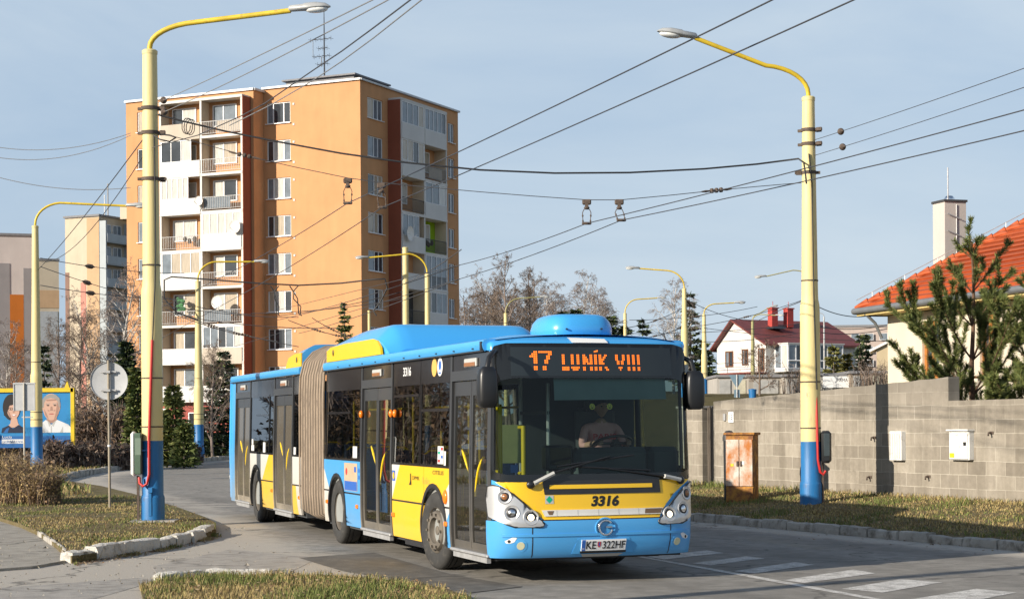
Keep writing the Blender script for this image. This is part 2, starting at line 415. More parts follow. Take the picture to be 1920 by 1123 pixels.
# -- right verge: sloping strip from kerb to wall
mb = MB(); WALLW = 4.07
NS, NW = 80, 12
for j in range(NS+1):
    s = -22 + 52*j/NS
    for i in range(NW+1):
        w = .06 + (WALLW+.5-.06)*i/NW
        z = .10 + .025*sstep((w-.1)/.25) + .265*sstep(w/4.2)**.8 + .025*noise.noise((s*.9, w*1.3, 0))*min(1, w)
        mb.v.append(kp(s, w, z))
for j in range(NS):
    for i in range(NW):
        mb.f.append([j*(NW+1)+i, (j+1)*(NW+1)+i, (j+1)*(NW+1)+i+1, j*(NW+1)+i+1]); mb.mi.append(0)
tag(mb.build('verge', M['turf'], smooth=180), 'grass strip between the right kerb and the block wall', 'grass verge', kind='structure')
# -- kerbs (worn stones, one run each)
def kerb_run(name, pts, label, m, w=.15, h=.13, ln=.8, jit=.02, zb=-.02, seed=1, inward=1.0):
    rnd = random.Random(seed); mb = MB()
    for a, b in zip(pts, pts[1:]):
        a, b = Vector(a[:2]), Vector(b[:2]); L = (b-a).length; n = max(1, round(L/ln)); d = (b-a)/n; u = d.normalized(); q = Vector((-u.y, u.x))*inward
        for k in range(n):
            c = a + d*(k+.5); ll = d.length - rnd.uniform(.02,.05)*(2.0 if w > .19 else 1); off = q*(w/2 + rnd.uniform(-jit, jit)*.6)
            hh = h + rnd.uniform(-jit, jit)
            Mx = Matrix.Translation((c.x+off.x, c.y+off.y, (hh+zb)/2)) @ Matrix.Rotation(math.atan2(u.y, u.x) + rnd.uniform(-.03,.03), 4, 'Z') @ Matrix.Rotation(rnd.uniform(-.02,.02), 4, 'Y')
            # rough block: subdivided box nudged by noise
            nx_, ny_, nz_ = 7, 2, 3
            for face in range(5):
                def fn(uu, vv, face=face):
                    x = (uu-.5)*ll
                    if face == 0: p = Vector((x, (vv-.5)*w, (hh-zb)/2))
                    elif face == 1: p = Vector((x, -w/2, (vv-.5)*(hh-zb)))
                    elif face == 2: p = Vector((-x, w/2, (vv-.5)*(hh-zb)))
                    elif face == 3: p = Vector((ll/2, (uu-.5)*w, (vv-.5)*(hh-zb)))
                    else: p = Vector((-ll/2, -(uu-.5)*w, (vv-.5)*(hh-zb)))
                    # rounded arris
                    if p.z > (hh-zb)/2-.001 and abs(p.y) > w/2-.001: p.y *= .86; p.z -= .012
                    nn = noise.noise_vector((p.x*6+k*3.1+seed, p.y*7+c.x, p.z*8+c.y))
                    return p + nn*jit*.8
                mb.grid(fn, nx_ if face < 3 else 2, 3, 0, Mx)
    return tag(mb.build(name, m, smooth=50), label, 'kerb', kind='structure')
kerb_run('kerb', [kp(-30), kp(30)], 'worn grey kerb stones along the right side of the road', M['kerbstone'], w=.16, h=.14, ln=.75, seed=3, jit=.022)
kerb_run('kerb', [p for p in ISLE_FRONT], 'rough whitewashed kerb stones round the front of the grass island', M['kerb_white'], w=.2, h=.17, ln=.85, seed=5, jit=.035, inward=-1.0)
kerb_run('kerb', [(-14.5,56.6),(-15.2,62),(-15.75,68.8),(-15.5,78),(-15.0,87),(-13,100)], 'long pale kerb far off along the left side of the road', M['kerbstone'], w=.18, h=.2, ln=1.0, seed=6)
kerb_run('kerb', [ISLE_PAV[0], ISLE_PAV[1], ISLE_PAV[2]], 'thin sunken edging between footpath and grass island', M['kerbstone'], w=.07, h=.12, ln=1.0, seed=8, jit=.012, inward=-1.0)
kerb_run('kerb', [gr(300,1089).xy, gr(385,1081).xy, gr(505,1078).xy], 'broken kerb stones at the rim of the near grass patch', M['kerb_white'], w=.16, h=.12, ln=.55, seed=9, jit=.05)
# -- zebra and line
def worn_white(name):
    m, nt, b = _nt(name)
    mid = _noise(nt, 5.0, 6, .7, 'World'); fine = _noise(nt, 60, 3, .7, 'World')
    k = _mix(nt, _ramp(nt, mid, .36, .56), (.34,.325,.30), (.74,.72,.68))
    k = _mix(nt, _ramp(nt, fine, .25, .6), (.2,.185,.165), k)
    nt.links.new(k, b.inputs['Base Color']); b.inputs['Roughness'].default_value = .8
    return m
M['road_paint'] = worn_white('worn_road_paint')
def marking(polys, label, cat):
    mb = MB()
    for poly in polys:
        P3 = [gr(x, y, .004) for x, y in poly]; mb.add(P3, [tuple(range(len(P3)))])
    return tag(mb.build('road_marking', M['road_paint'], fix=True), label, cat, kind='structure')
marking([[(1213,1043),(1245,1048),(1357,1036),(1325,1031)],[(1298,1055),(1332,1059),(1434,1046),(1400,1042)],[(1375,1070),(1415,1074),(1527,1058),(1490,1053)],
 [(1468,1087),(1508,1092),(1642,1074),(1600,1067)],[(1578,1103),(1655,1110),(1767,1091),(1690,1085)],[(1700,1124),(1800,1130),(1907,1110),(1830,1103)]], 'worn white stripes of a zebra crossing on the road', 'zebra crossing')
marking([[(1196,1041),(1188,1042),(1375,1076),(1500,1099),(1680,1131),(1700,1131),(1510,1096),(1387,1074)]], 'thin worn white line running along the zebra stripes', 'line')
def road_patch(pts, name, label, m, dust=0.0, z=.003):
    o = sheet(name, [gr(x, y).xy for x, y in pts], z, m, label, 'road patch', skirt=.002, dust=dust); return o
M['asphalt_dark'] = asphalt('newer_asphalt', (.15,.14,.125), (.30,.27,.23), .9)
M['asphalt_pale'] = asphalt('pale_concrete_patch', (.37,.345,.31), (.45,.41,.36), .8)
road_patch([(285,1062),(430,1030),(600,1045),(540,1074),(420,1078),(300,1083)], 'road_patch', 'smooth pale slab patch in the side road mouth', M['asphalt_pale'], .3)
road_patch([(560,1046),(700,1036),(850,1078),(980,1100),(880,1112),(745,1088),(640,1070)], 'road_patch', 'darker mended asphalt strip before the front wheel', M['asphalt_dark'], .1, .007)
road_patch([(-40,1105),(260,1083),(290,1088),(262,1098),(150,1130),(-40,1135)], 'road_patch', 'pale smooth paving strip at the bottom left', M['asphalt_pale'], .2)
# -- grass blades and grit
def blades(name, pts_fn, n, label, seed, h0=.03, h1=.09, w=.006):
    rnd = random.Random(seed); mb = MB()
    for _ in range(n):
        r = pts_fn(rnd)
        if r is None: continue
        x, y, z, den = r
        g = noise.noise((x*.8, y*.8, 3.0)) + .45*noise.noise((x*3.1, y*3.1, 8))
        mi = 0 if g > .12 + rnd.gauss(0, .22) else (1 if rnd.random() < .68 else 2)
        h = rnd.uniform(h0, h1)*(.8 + 1.1*max(0, g) + .5*max(0, noise.noise((x*1.6, y*1.6, 12))))*den; a = rnd.uniform(0, 6.283); ln = rnd.uniform(.2, 1.0)*h
        dx, dy = math.cos(a), math.sin(a); ww = w*rnd.uniform(.7,1.4)
        px_, py_ = -dy*ww, dx*ww
        b = len(mb.v)
        mb.v += [Vector((x-px_, y-py_, z)), Vector((x+px_, y+py_, z)), Vector((x+dx*ln*.4+px_*.7, y+dy*ln*.4+py_*.7, z+h*.65)), Vector((x+dx*ln*.4-px_*.7, y+dy*ln*.4-py_*.7, z+h*.65)), Vector((x+dx*ln, y+dy*ln, z+h))]
        mb.f += [[b,b+1,b+2,b+3],[b+3,b+2,b+4]]; mb.mi += [mi,mi]
    return tag(mb.build(name, [M['blade_green'], M['blade_dry'], M['blade_brown']]), label, 'grass', kind='stuff')
M['blade_green'] = mat('blade_green', (.13,.155,.035), .8, var=.35, vscale=9, coord='Object')
M['blade_dry'] = mat('blade_dry', (.36,.28,.115), .85, var=.35, vscale=9)
M['blade_brown'] = mat('blade_brown', (.21,.145,.07), .9, var=.35, vscale=9)
def in_poly(x, y, P):
    c = False; n = len(P); j = n-1
    for i in range(n):
        if (P[i][1] > y) != (P[j][1] > y) and x < (P[j][0]-P[i][0])*(y-P[i][1])/(P[j][1]-P[i][1]) + P[i][0]: c = not c
        j = i
    return c
def bare(x, y): return noise.noise((x*.55+9, y*.55, 1.5))
def f_right(r):
    s = r.uniform(-14, 13); w = r.uniform(.2, 4.1)
    p = kp(s, w); z = .125 + .265*sstep(w/4.2)**.8
    return p.x, p.y, z-.005, .75 + .9*sstep((w-3.4)/.6)
blades('grass', f_right, 42000, 'short dry and green grass on the strip by the block wall', 11, .03, .085, .007)
def f_fore(r):
    x = r.uniform(-5.2, .2); y = r.uniform(16.0, 21.9)
    q = noise.noise((x*2.3, y*2.3, 5))*.22
    if not (in_poly(x+q, y, fv) and in_poly(x, y+q*.6, fv)): return None
    return x, y, .03, 1.1
blades('grass', f_fore, 30000, 'tufty dry grass on the near patch at the road edge', 12, .025, .085, .004)
def f_isle(r):
    y = r.uniform(23.7, 44); x = r.uniform(-14, -4.8)
    if not in_poly(x, y, isle): return None
    b = bare(x, y)
    if b > .28 and r.random() < .8: return None
    dm = min(dist_seg(Vector((x, y)), q, q2) for q, q2 in zip(ISLE_FAR, ISLE_FAR[1:]))
    if dm < .8 and r.random() > dm: return None
    return x, y, .095, 1.0
blades('grass', f_isle, 60000, 'thin mown grass on the island round the left lamp post', 13, .02, .06, .006)
def f_edge(r):
    k = r.randrange(len(ISLE_FRONT)-1); a, b = ISLE_FRONT[k], ISLE_FRONT[k+1]; t = r.random(); p = a.lerp(b, t)
    q = Vector((.35,-.93)); p = p + q*abs(r.gauss(.03,.16))
    if noise.noise((p.x*1.7, p.y*1.7, 4)) < -.02: return None
    return p.x, p.y, 0, .8
blades('grass', f_edge, 3500, 'straggly dry weeds along the foot of the whitewashed kerb', 14, .02, .08, .006)
def f_far(r):
    y = r.uniform(44, 90); x = pl(LEFT, y) - r.uniform(.2, 9)
    return x, y, .095, 1.6
blades('grass', f_far, 16000, 'rough dry grass on the far left verge before the hedge', 15, .04, .13, .02)
rnd = random.Random(21); mb = MB()
for _ in range(500):
    px_ = rnd.uniform(-20, 900); py_ = rnd.uniform(985, 1118)
    p = gr(px_, py_)
    if in_poly(p.x, p.y, isle) or in_poly(p.x, p.y, fv): continue
    if road_dust(p.x, p.y) < .35 + rnd.random()*.4: continue
    s = rnd.uniform(.006, .02)*(1 if rnd.random() < .95 else 2.2)
    z = .035 if in_poly(p.x, p.y, pv) else 0
    mb.add([(p.x+rnd.uniform(-s,s), p.y+rnd.uniform(-s,s), z), (p.x+s, p.y-s*.4, z), (p.x-s*.5, p.y+s, z), (p.x-s, p.y-s, z), (p.x, p.y, z+s*.9)], [(0,1,4),(1,2,4),(2,3,4),(3,0,4)])
M['grit'] = mat('grit', (.36,.33,.275), .95, var=.45, vscale=14)
tag(mb.build('gravel', M['grit']), 'loose stones and grit scattered over the side road mouth', 'gravel', kind='stuff')

rnd = random.Random(33); mb = MB()
def leaf(x, y, z):
    s = rnd.uniform(.012,.03); a = rnd.uniform(0,6.283); u = Vector((math.cos(a), math.sin(a), rnd.uniform(-.4,.4)))*s; v = Vector((-math.sin(a), math.cos(a), rnd.uniform(-.4,.4)))*s*.6; p = Vector((x,y,z+.012))
    mb.add([p-u, p+v, p+u, p-v], [(0,1,2,3)], rnd.randrange(2))
for _ in range(900):
    s = rnd.uniform(-14,13); w = abs(rnd.gauss(0,.5)) if rnd.random() < .6 else rnd.uniform(0,4); p = kp(s, w if rnd.random() < .7 else -w*.3); leaf(p.x, p.y, (.125+.265*sstep(w/4.2)**.8+.04) if kw(p.x, p.y) > .15 else .002)
for _ in range(1300):
    y = rnd.uniform(23.5,42); x = rnd.uniform(-14,-4.6)
    if in_poly(x, y, isle): leaf(x, y, .125)
for _ in range(700):
    k = rnd.randrange(len(ISLE_FRONT)-1); p = ISLE_FRONT[k].lerp(ISLE_FRONT[k+1], rnd.random()) + Vector((.35,-.93))*abs(rnd.gauss(0,.25)); leaf(p.x, p.y, .0)
for _ in range(500):
    x = rnd.uniform(-4.2,-.2); y = rnd.uniform(18,21.9)
    if in_poly(x, y, fv): leaf(x, y, .08)
tag(mb.build('leaf_litter', [mat('leaf_brown', (.20,.11,.05), .9, var=.4, vscale=9), mat('leaf_pale', (.40,.29,.16), .9, var=.3, vscale=9)]), 'dead brown leaves scattered over verges and gutters', 'dead leaves', kind='stuff')
# ---------------------------------------------------------------- articulated bus
# bus frame: X forward (0 = front), Y left, Z up.  It stands heading 19 deg off the view axis.
YAW = R(19)
BUS = thing('articulated_bus', 'long blue, yellow and white articulated bus with lit orange route display on the road', 'bus', (1.0, 20.4, 0), math.atan2(-math.cos(YAW), math.sin(YAW)))
BLUE, YEL, WHT = (.055,.35,.74), (.86,.52,.008), (.68,.67,.63)
M['bus_blue'] = bus_paint('bus_blue', BLUE, .65)
M['bus_yellow'] = bus_paint('bus_yellow', YEL, .62)
M['bus_white'] = bus_paint('bus_white', WHT, .95)
M['bus_dark'] = mat('bus_dark_trim', (.022,.022,.024), .35, var=.2)
M['bus_door'] = bus_paint('bus_door_frame', (.035,.036,.038), 1.35, .4)
M['bus_header'] = mat('glazed_header', (.018,.018,.02), .08, var=.2)
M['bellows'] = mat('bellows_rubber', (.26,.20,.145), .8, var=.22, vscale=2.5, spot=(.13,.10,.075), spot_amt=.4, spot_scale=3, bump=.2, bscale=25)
M['glass_side'] = glass('tinted_side_glass', (.33,.36,.33), .95, .0, .05)
M['glass_door'] = glass('dusty_door_glass', (.42,.46,.43), .9, .01, .05, (.28,.25,.2), .05)
M['glass_dirty'] = glass('dirty_rear_glass', (.22,.24,.22), .6, .05, .02, (.34,.30,.24), .38)
M['glass_front'] = glass('windscreen_glass', (.66,.82,.77), .5, .0, .0)
M['frit'] = mat('glass_border', (.010,.011,.012), .12, var=0)
M['lamp_silver'] = mat('lamp_housing', (.60,.60,.60), .32, metal=.55, var=.04)
M['lamp_lens'] = glass('lamp_lens', (.95,.95,.95), .9, .0, .03)
M['lamp_glow'] = mat('dipped_beam', (1.0,.86,.62), .3, var=0, emit=1.6)
M['amber'] = mat('amber_lens', (.85,.20,.01), .25, var=.05)
M['amber_dark'] = mat('indicator_bulb', (.30,.13,.05), .2, var=.05)
M['hand_yellow'] = mat('grab_yellow', (.72,.50,.01), .4, var=.05)
M['interior'] = mat('interior_grey', (.26,.27,.26), .7, var=.1)
M['interior_dark'] = mat('interior_dark', (.05,.055,.06), .7, var=.1)
M['ceiling'] = mat('bus_ceiling', (.42,.43,.42), .6, var=.05)
M['seat'] = mat('seat_shell', (.03,.06,.16), .6, var=.3, vscale=20)
M['seat_y'] = mat('seat_pale', (.42,.42,.16), .7, var=.1)
M['led'] = mat('led_amber', (1.0,.20,.015), .5, var=0, emit=.62)
M['display_bg'] = mat('display_face', (.016,.022,.026), .3, var=0)
M['blind'] = mat('sun_blind', (.22,.27,.28), .6, var=.08)
M['tread'] = M['rubber']
M['rim'] = mat('steel_rim', (.155,.135,.11), .6, metal=.2, var=.2, vscale=5, spot=(.20,.165,.12), spot_amt=.3)
M['sticker_white'] = mat('sticker_white', (.75,.75,.74), .4, var=0)
M['sticker_red'] = mat('sticker_red', (.55,.04,.04), .4, var=0)
M['sticker_blue'] = mat('sticker_blue', (.03,.12,.45), .4, var=0)
M['sticker_grey'] = mat('sticker_grey', (.45,.45,.43), .4, var=0)
M['sticker_green'] = mat('sticker_green', (.0,.35,.20), .4, var=0)
M['sticker_gold'] = mat('sticker_gold', (.75,.42,.10), .4, var=0)
M['ink'] = mat('black_ink', (.012,.012,.012), .5, var=0)
M['roof_blue'] = M['bus_blue']
# -- plan outline: front arc then straight sides
HWB = 1.25
def _arc(y):
    t = min(1.0, abs(y)/HWB)
    return -.09*t*t - .24*(1 - math.sqrt(max(0, 1 - t**7)))
_tab = []; _s = 0; _p = None
for i in range(241):
    y = HWB*math.sin(math.pi/2*i/240) if True else 0
    q = Vector((_arc(y), y))
    if _p is not None: _s += (q-_p).length
    _tab.append((_s, q)); _p = q
SC = _tab[-1][0]; XC = _tab[-1][1].x
def s_of_y(y):
    a = abs(y); last = _tab[0]
    for t in _tab:
        if t[1].y >= a:
            d = t[1].y-last[1].y; f = 0 if d < 1e-9 else (a-last[1].y)/d
            return math.copysign(lerp(last[0], t[0], f), y)
        last = t
    return math.copysign(SC, y)
def SX(X, side): return side*(SC + (XC - X))
import bisect
_ss = [t[0] for t in _tab]
def plan(s):
    a = abs(s); sg = 1 if s >= 0 else -1
    if a >= SC: return Vector((XC-(a-SC), sg*HWB)), Vector((0, sg))
    i = max(1, bisect.bisect_left(_ss, a)); (s0, p0), (s1, p1) = _tab[i-1], _tab[i]
    p = p0.lerp(p1, (a-s0)/(s1-s0)); t = (p1-p0).normalized(); n = Vector((t.y, -t.x))
    return Vector((p.x, sg*p.y)), Vector((n.x, sg*n.y))
_PR = [(.28,-.03),(.34,.03),(.48,.075),(.72,.085),(.80,.06),(1.17,.03),(1.9,-.045),(2.74,-.16),(2.80,-.22),(2.86,-.36)]
def front_x(z):
    for (a, xa), (b, xb) in zip(_PR, _PR[1:]):
        if z <= b: return lerp(xa, xb, max(0, (z-a)/(b-a)))
    return _PR[-1][1]
def tum(z): return .035*max(0, (z-1.29)/1.4) + (.02*((.6-z)/.3)**2 if z < .6 else 0)
def skin(s, z, off=0.0):
    p, n = plan(s); k = sstep((p.x - (XC-.03))/.30)
    x = p.x + front_x(z)*k; y = p.y - math.copysign(tum(z), p.y)*min(1, abs(p.y)/HWB)
    return Vector((x + n.x*off, y + n.y*off, z))
_SB = [-30] + [-SC + SC*2*i/44 for i in range(45)] + [30]
_ZB = [-1,.28,.34,.41,.48,.60,.72,.80,.95,1.17,1.29,1.6,1.9,2.3,2.74,2.77,2.80,2.83,2.86,4]
def clip(poly, ax, v, keep_lo):
    out = []
    for i, a in enumerate(poly):
        b = poly[(i+1) % len(poly)]
        ia = (a[ax] <= v) if keep_lo else (a[ax] >= v); ib = (b[ax] <= v) if keep_lo else (b[ax] >= v)
        if ia: out.append(a)
        if ia != ib:
            t = (v-a[ax])/(b[ax]-a[ax]); out.append((lerp(a[0],b[0],t), lerp(a[1],b[1],t)))
    return out
def spoly(mb, poly, off=0.0, mi=0, thick=.012, fn=skin, M_=None):
    P3 = [Vector((p[0], p[1], 0)) for p in poly]
    for t in tessellate_polygon([P3]):
        tri = [tuple(P3[i][:2]) for i in t]
        z0, z1 = min(p[1] for p in tri), max(p[1] for p in tri)
        for za, zb in zip(_ZB, _ZB[1:]):
            if zb <= z0 or za >= z1: continue
            q = clip(clip(tri, 1, za, False), 1, zb, True)
            if len(q) < 3: continue
            s0, s1 = min(p[0] for p in q), max(p[0] for p in q)
            for sa, sb in zip(_SB, _SB[1:]):
                if sb <= s0 or sa >= s1: continue
                g = clip(clip(q, 0, sa, False), 0, sb, True)
                if len(g) < 3: continue
                ar = sum(g[i][0]*g[(i+1)%len(g)][1]-g[(i+1)%len(g)][0]*g[i][1] for i in range(len(g)))
                if abs(ar) < 1e-7: continue
                mb.add([fn(p[0], p[1], off) for p in g], [tuple(range(len(g)))], mi, M_)
    if thick:
        for i, a in enumerate(poly):
            b = poly[(i+1) % len(poly)]
            L = math.hypot(b[0]-a[0], b[1]-a[1]); n = max(1, int(L/.06)) if min(abs(a[0]), abs(b[0])) < SC else max(1, int(abs(b[1]-a[1])/.2))
            for k in range(n):
                p = (lerp(a[0],b[0],k/n), lerp(a[1],b[1],k/n)); q = (lerp(a[0],b[0],(k+1)/n), lerp(a[1],b[1],(k+1)/n))
                mb.add([fn(*p, off), fn(*q, off), fn(*q, off-thick), fn(*p, off-thick)], [(0,1,2,3)], mi, M_)
def rrect(x0, x1, z0, z1, r=.06, n=4):
    pts = []
    for cx, cz, a0 in ((x1-r,z1-r,0),(x0+r,z1-r,90),(x0+r,z0+r,180),(x1-r,z0+r,270)):
        for k in range(n+1):
            a = R(a0+90*k/n); pts.append((cx+r*math.cos(a), cz+r*math.sin(a)))
    return pts
def side_pts(pts, side): return [(SX(x, side), z) for x, z in pts]
def fp(pts): return [(s_of_y(y), z) for y, z in pts]
def arch(cx, r=.56, cz=.50, n=14, a0=-14, a1=194): return [(cx + r*math.cos(R(lerp(a1, a0, k/n))), cz + r*math.sin(R(lerp(a1, a0, k/n)))) for k in range(n+1)]
ZB, ZS, ZW, ZT = .31, .80, 1.28, 2.66
AX = (-2.50, -7.72, -14.25)
ARCH_R = .57
# -- lower side panels, one mesh per painted panel run.  profile polygons with the arch cut out
def arch_poly(x0, x1, z0, z1, cx):
    """rectangle x0..x1 (x0<x1) minus the wheel arch about cx (walk the rectangle, dip along the arc)"""
    up = [(x0, z1)] if False else []
    cz, r = .50, ARCH_R
    pts = [(x0, z1), (x1, z1)]
    def xr(z):  return math.sqrt(max(0, r*r-(z-cz)**2))
    lo_r = (cx + xr(z0), z0); lo_l = (cx - xr(z0), z0)
    if z0 - cz >= r: return pts + [(x1, z0), (x0, z0)]
    a_r = math.atan2(z0-cz, xr(z0)); a_l = math.pi - a_r
    if z1 - cz < r:    # split by the arch into two: left and right pieces
        xt = xr(z1)
        at_r = math.atan2(z1-cz, xt)
        right = [(cx+xt, z1), (x1, z1), (x1, z0), lo_r] + [(cx+r*math.cos(lerp(a_r, at_r, k/8)), cz+r*math.sin(lerp(a_r, at_r, k/8))) for k in range(1, 8)]
        left = [(x0, z1), (cx-xt, z1)] + [(cx-r*math.cos(lerp(at_r, a_r, k/8)), cz+r*math.sin(lerp(at_r, a_r, k/8))) for k in range(1, 8)] + [lo_l, (x0, z0)]
        return [left, right]
    arc = [(cx+r*math.cos(lerp(a_r, a_l, k/16)), cz+r*math.sin(lerp(a_r, a_l, k/16))) for k in range(17)]
    return pts + [(x1, z0)] + arc + [(x0, z0)]
def cut_x(poly, a, b):
    q = clip(clip(poly, 0, min(a,b), False), 0, max(a,b), True); return q
def halfplane(poly, p, q):
    """keep the part of poly left of the line p->q"""
    out = []
    def d(a): return (q[0]-p[0])*(a[1]-p[1]) - (q[1]-p[1])*(a[0]-p[0])
    for i, a in enumerate(poly):
        b = poly[(i+1) % len(poly)]; da, db = d(a), d(b)
        if da >= 0: out.append(a)
        if (da >= 0) != (db >= 0):
            t = da/(da-db); out.append((lerp(a[0],b[0],t), lerp(a[1],b[1],t)))
    return out
PAINT = [M['bus_blue'], M['bus_yellow'], M['bus_white'], M['bus_dark']]
def lower_panels(side, segs):
    """segs: (x0, x1, axle or None, upper colour pieces, lower colour pieces); pieces = list of (colour, [lines])"""
    for x0, x1, ax, ups, los in segs:
        for (z0, z1, pieces) in ((ZS+.012, ZW, ups), (ZB, ZS-.012, los)):
            base = arch_poly(x0, x1, z0, z1, ax) if ax is not None else [(x0,z1),(x1,z1),(x1,z0),(x0,z0)]
            polys = base if isinstance(base[0], list) else [base]
            for poly in polys:
                mb = MB()
                for k, (ci, lines) in enumerate(pieces):
                    q = poly
                    for ln in lines: q = halfplane(q, *ln)
                    if len(q) >= 3: spoly(mb, side_pts(q, side), .0, ci, .03)
                if mb.f: mb.build('side_panel', PAINT, BUS, 30, fix=True)
B_, Y_, W_ = 0, 1, 2
def L(x0, z0, x1, z1): return ((x0, z0), (x1, z1))
R_ = -1
diag1 = L(-8.2,.8,-8.75,1.30)       # rising towards the tail: left of it = tail side
def rev(l): return (l[1], l[0])
yd = L(-4.50,.80,-4.06,1.30)
fd = L(-2.13,.90,-1.72,1.16)
lowd = L(-1.98,.60,-1.76,.80)
rear1 = L(-10.90,.80,-10.42,1.30)
ry = L(-13.95,.60,-12.95,1.34)
segR = [(-8.58,-6.25,AX[1], [(W_,[diag1]), (B_,[rev(diag1)])], [(W_,[L(-7.72,0,-7.72,1)]), (B_,[L(-7.72,1,-7.72,0)])]),
        (-4.48,-2.93,None, [(W_,[L(-4.28,.8,-4.28,1.3)]) if False else (W_,[yd]), (Y_,[rev(yd)])], [(Y_,[])]),
        (-2.918,-1.82,AX[0], [(Y_,[fd]), (W_,[rev(fd)])], [(Y_,[L(-2.5,0,-2.5,1)]), (W_,[L(-2.5,1,-2.5,0), lowd]), (B_,[L(-2.5,1,-2.5,0), rev(lowd)])]),
        (-10.98,-10.33,None, [(W_,[])], [(Y_,[L(-10.55,.31,-10.72,.80)]), (W_,[rev(L(-10.55,.31,-10.72,.80))])]),
        (-14.86,-12.62,AX[2], [(Y_,[rev(ry)]), (W_,[ry])], [(W_,[L(-14.25,0,-14.25,1)]), (Y_,[L(-14.25,1,-14.25,0)])])]
lower_panels(-1, segR)
segL = [(-8.58,-6.25,AX[1],[(B_,[])],[(B_,[])]), (-6.24,-4.49,None,[(W_,[])],[(W_,[])]), (-4.48,-2.93,None,[(Y_,[])],[(Y_,[])]), (-2.918,-.30,AX[0],[(Y_,[])],[(B_,[])]),
        (-12.6,-10.33,None,[(W_,[])],[(Y_,[])]), (-16.9,-12.62,AX[2],[(Y_,[])],[(W_,[])])]
lower_panels(1, segL)
# rubber wheel-arch lips and black wells
for side in (-1, 1):
    for ax in AX:
        mb = MB()
        for k in range(16):
            a0, a1 = R(lerp(-19,199,k/16)), R(lerp(-19,199,(k+1)/16)); r0, r1 = ARCH_R-.045, ARCH_R+.012
            q = [(ax+r0*math.cos(a0), .5+r0*math.sin(a0)), (ax+r1*math.cos(a0), .5+r1*math.sin(a0)), (ax+r1*math.cos(a1), .5+r1*math.sin(a1)), (ax+r0*math.cos(a1), .5+r0*math.sin(a1))]
            spoly(mb, side_pts(q, side), .012, 0, .03)
            mb.add([(ax+r0*math.cos(a0), side*1.25, .5+r0*math.sin(a0)), (ax+r0*math.cos(a1), side*1.25, .5+r0*math.sin(a1)), (ax+r0*math.cos(a1), side*.55, .5+r0*math.sin(a1)), (ax+r0*math.cos(a0), side*.55, .5+r0*math.sin(a0))], [(0,1,2,3)])
        mb.box((ax, side*.56, .6), (1.1,.02,.9))
        mb.build('wheel_arch', M['bus_dark'], BUS, 40)
# -- seam strip between upper and lower panel (dark rubber)
for side in (-1, 1):
    for a, b in ((-8.58,AX[1]-.5),(AX[1]+.5,-6.25),(-4.48,AX[0]-.5),(AX[0]+.5,-1.82),(-10.98,-10.33),(AX[2]+.5,-12.62)):
        mb = MB(); spoly(mb, side_pts([(a,ZS-.02),(b,ZS-.02),(b,ZS+.02),(a,ZS+.02)], side), -.006, 0, .02)
        mb.build('trim_strip', M['bus_dark'], BUS)
# -- glazing: each window is dark surround + pane
def window(x0, x1, side, bar=None, glassm='glass_side', vbar=None, z0=ZW, z1=2.37):
    mb = MB(); e = .035
    for p in ([(x0,z0),(x1,z0),(x1,z0+e),(x0,z0+e)], [(x0,z1-e),(x1,z1-e),(x1,z1+.29),(x0,z1+.29)], [(x0,z0+e),(x0+e,z0+e),(x0+e,z1-e),(x0,z1-e)], [(x1-e,z0+e),(x1,z0+e),(x1,z1-e),(x1-e,z1-e)]):
        spoly(mb, side_pts(p, side), -.004, 0, .03)
    if bar: spoly(mb, side_pts([(bar[0],bar[2]-.018),(bar[1],bar[2]-.018),(bar[1],bar[2]+.018),(bar[0],bar[2]+.018)], side), .004, 0, .03)
    if vbar: spoly(mb, side_pts([(vbar-.015,z0),(vbar+.015,z0),(vbar+.015,z1),(vbar-.015,z1)], side), .003, 0, .03)
    w = mb.build('window', M['bus_header'], BUS, 30, fix=True)
    pb = MB(); spoly(pb, side_pts([(x0+.02,z0+.02),(x1-.02,z0+.02),(x1-.02,z1-.02),(x0+.02,z1-.02)], side), -.012, 0, 0)
    pb.build('pane', M[glassm], w)
    return w
for a in [(-8.52,-6.30,-1,(-8.4,-6.9,2.0)), (-4.46,-3.15,-1,(-4.4,-3.2,2.20)), (-3.13,-1.83,-1,(-3.1,-1.87,2.0)), (-10.96,-10.34,-1,None)]: window(*a)
window(-14.86,-12.64,-1,(-14.3,-13.1,2.0),'glass_side',-13.05)
for a in [(-8.52,-6.30,1,None), (-6.26,-4.49,1,None), (-4.46,-2.95,1,None), (-2.92,-1.75,1,None), (-1.72,-.42,1,None), (-12.6,-10.34,1,None), (-14.86,-12.64,1,None), (-16.85,-14.9,1,None)]: window(*a)
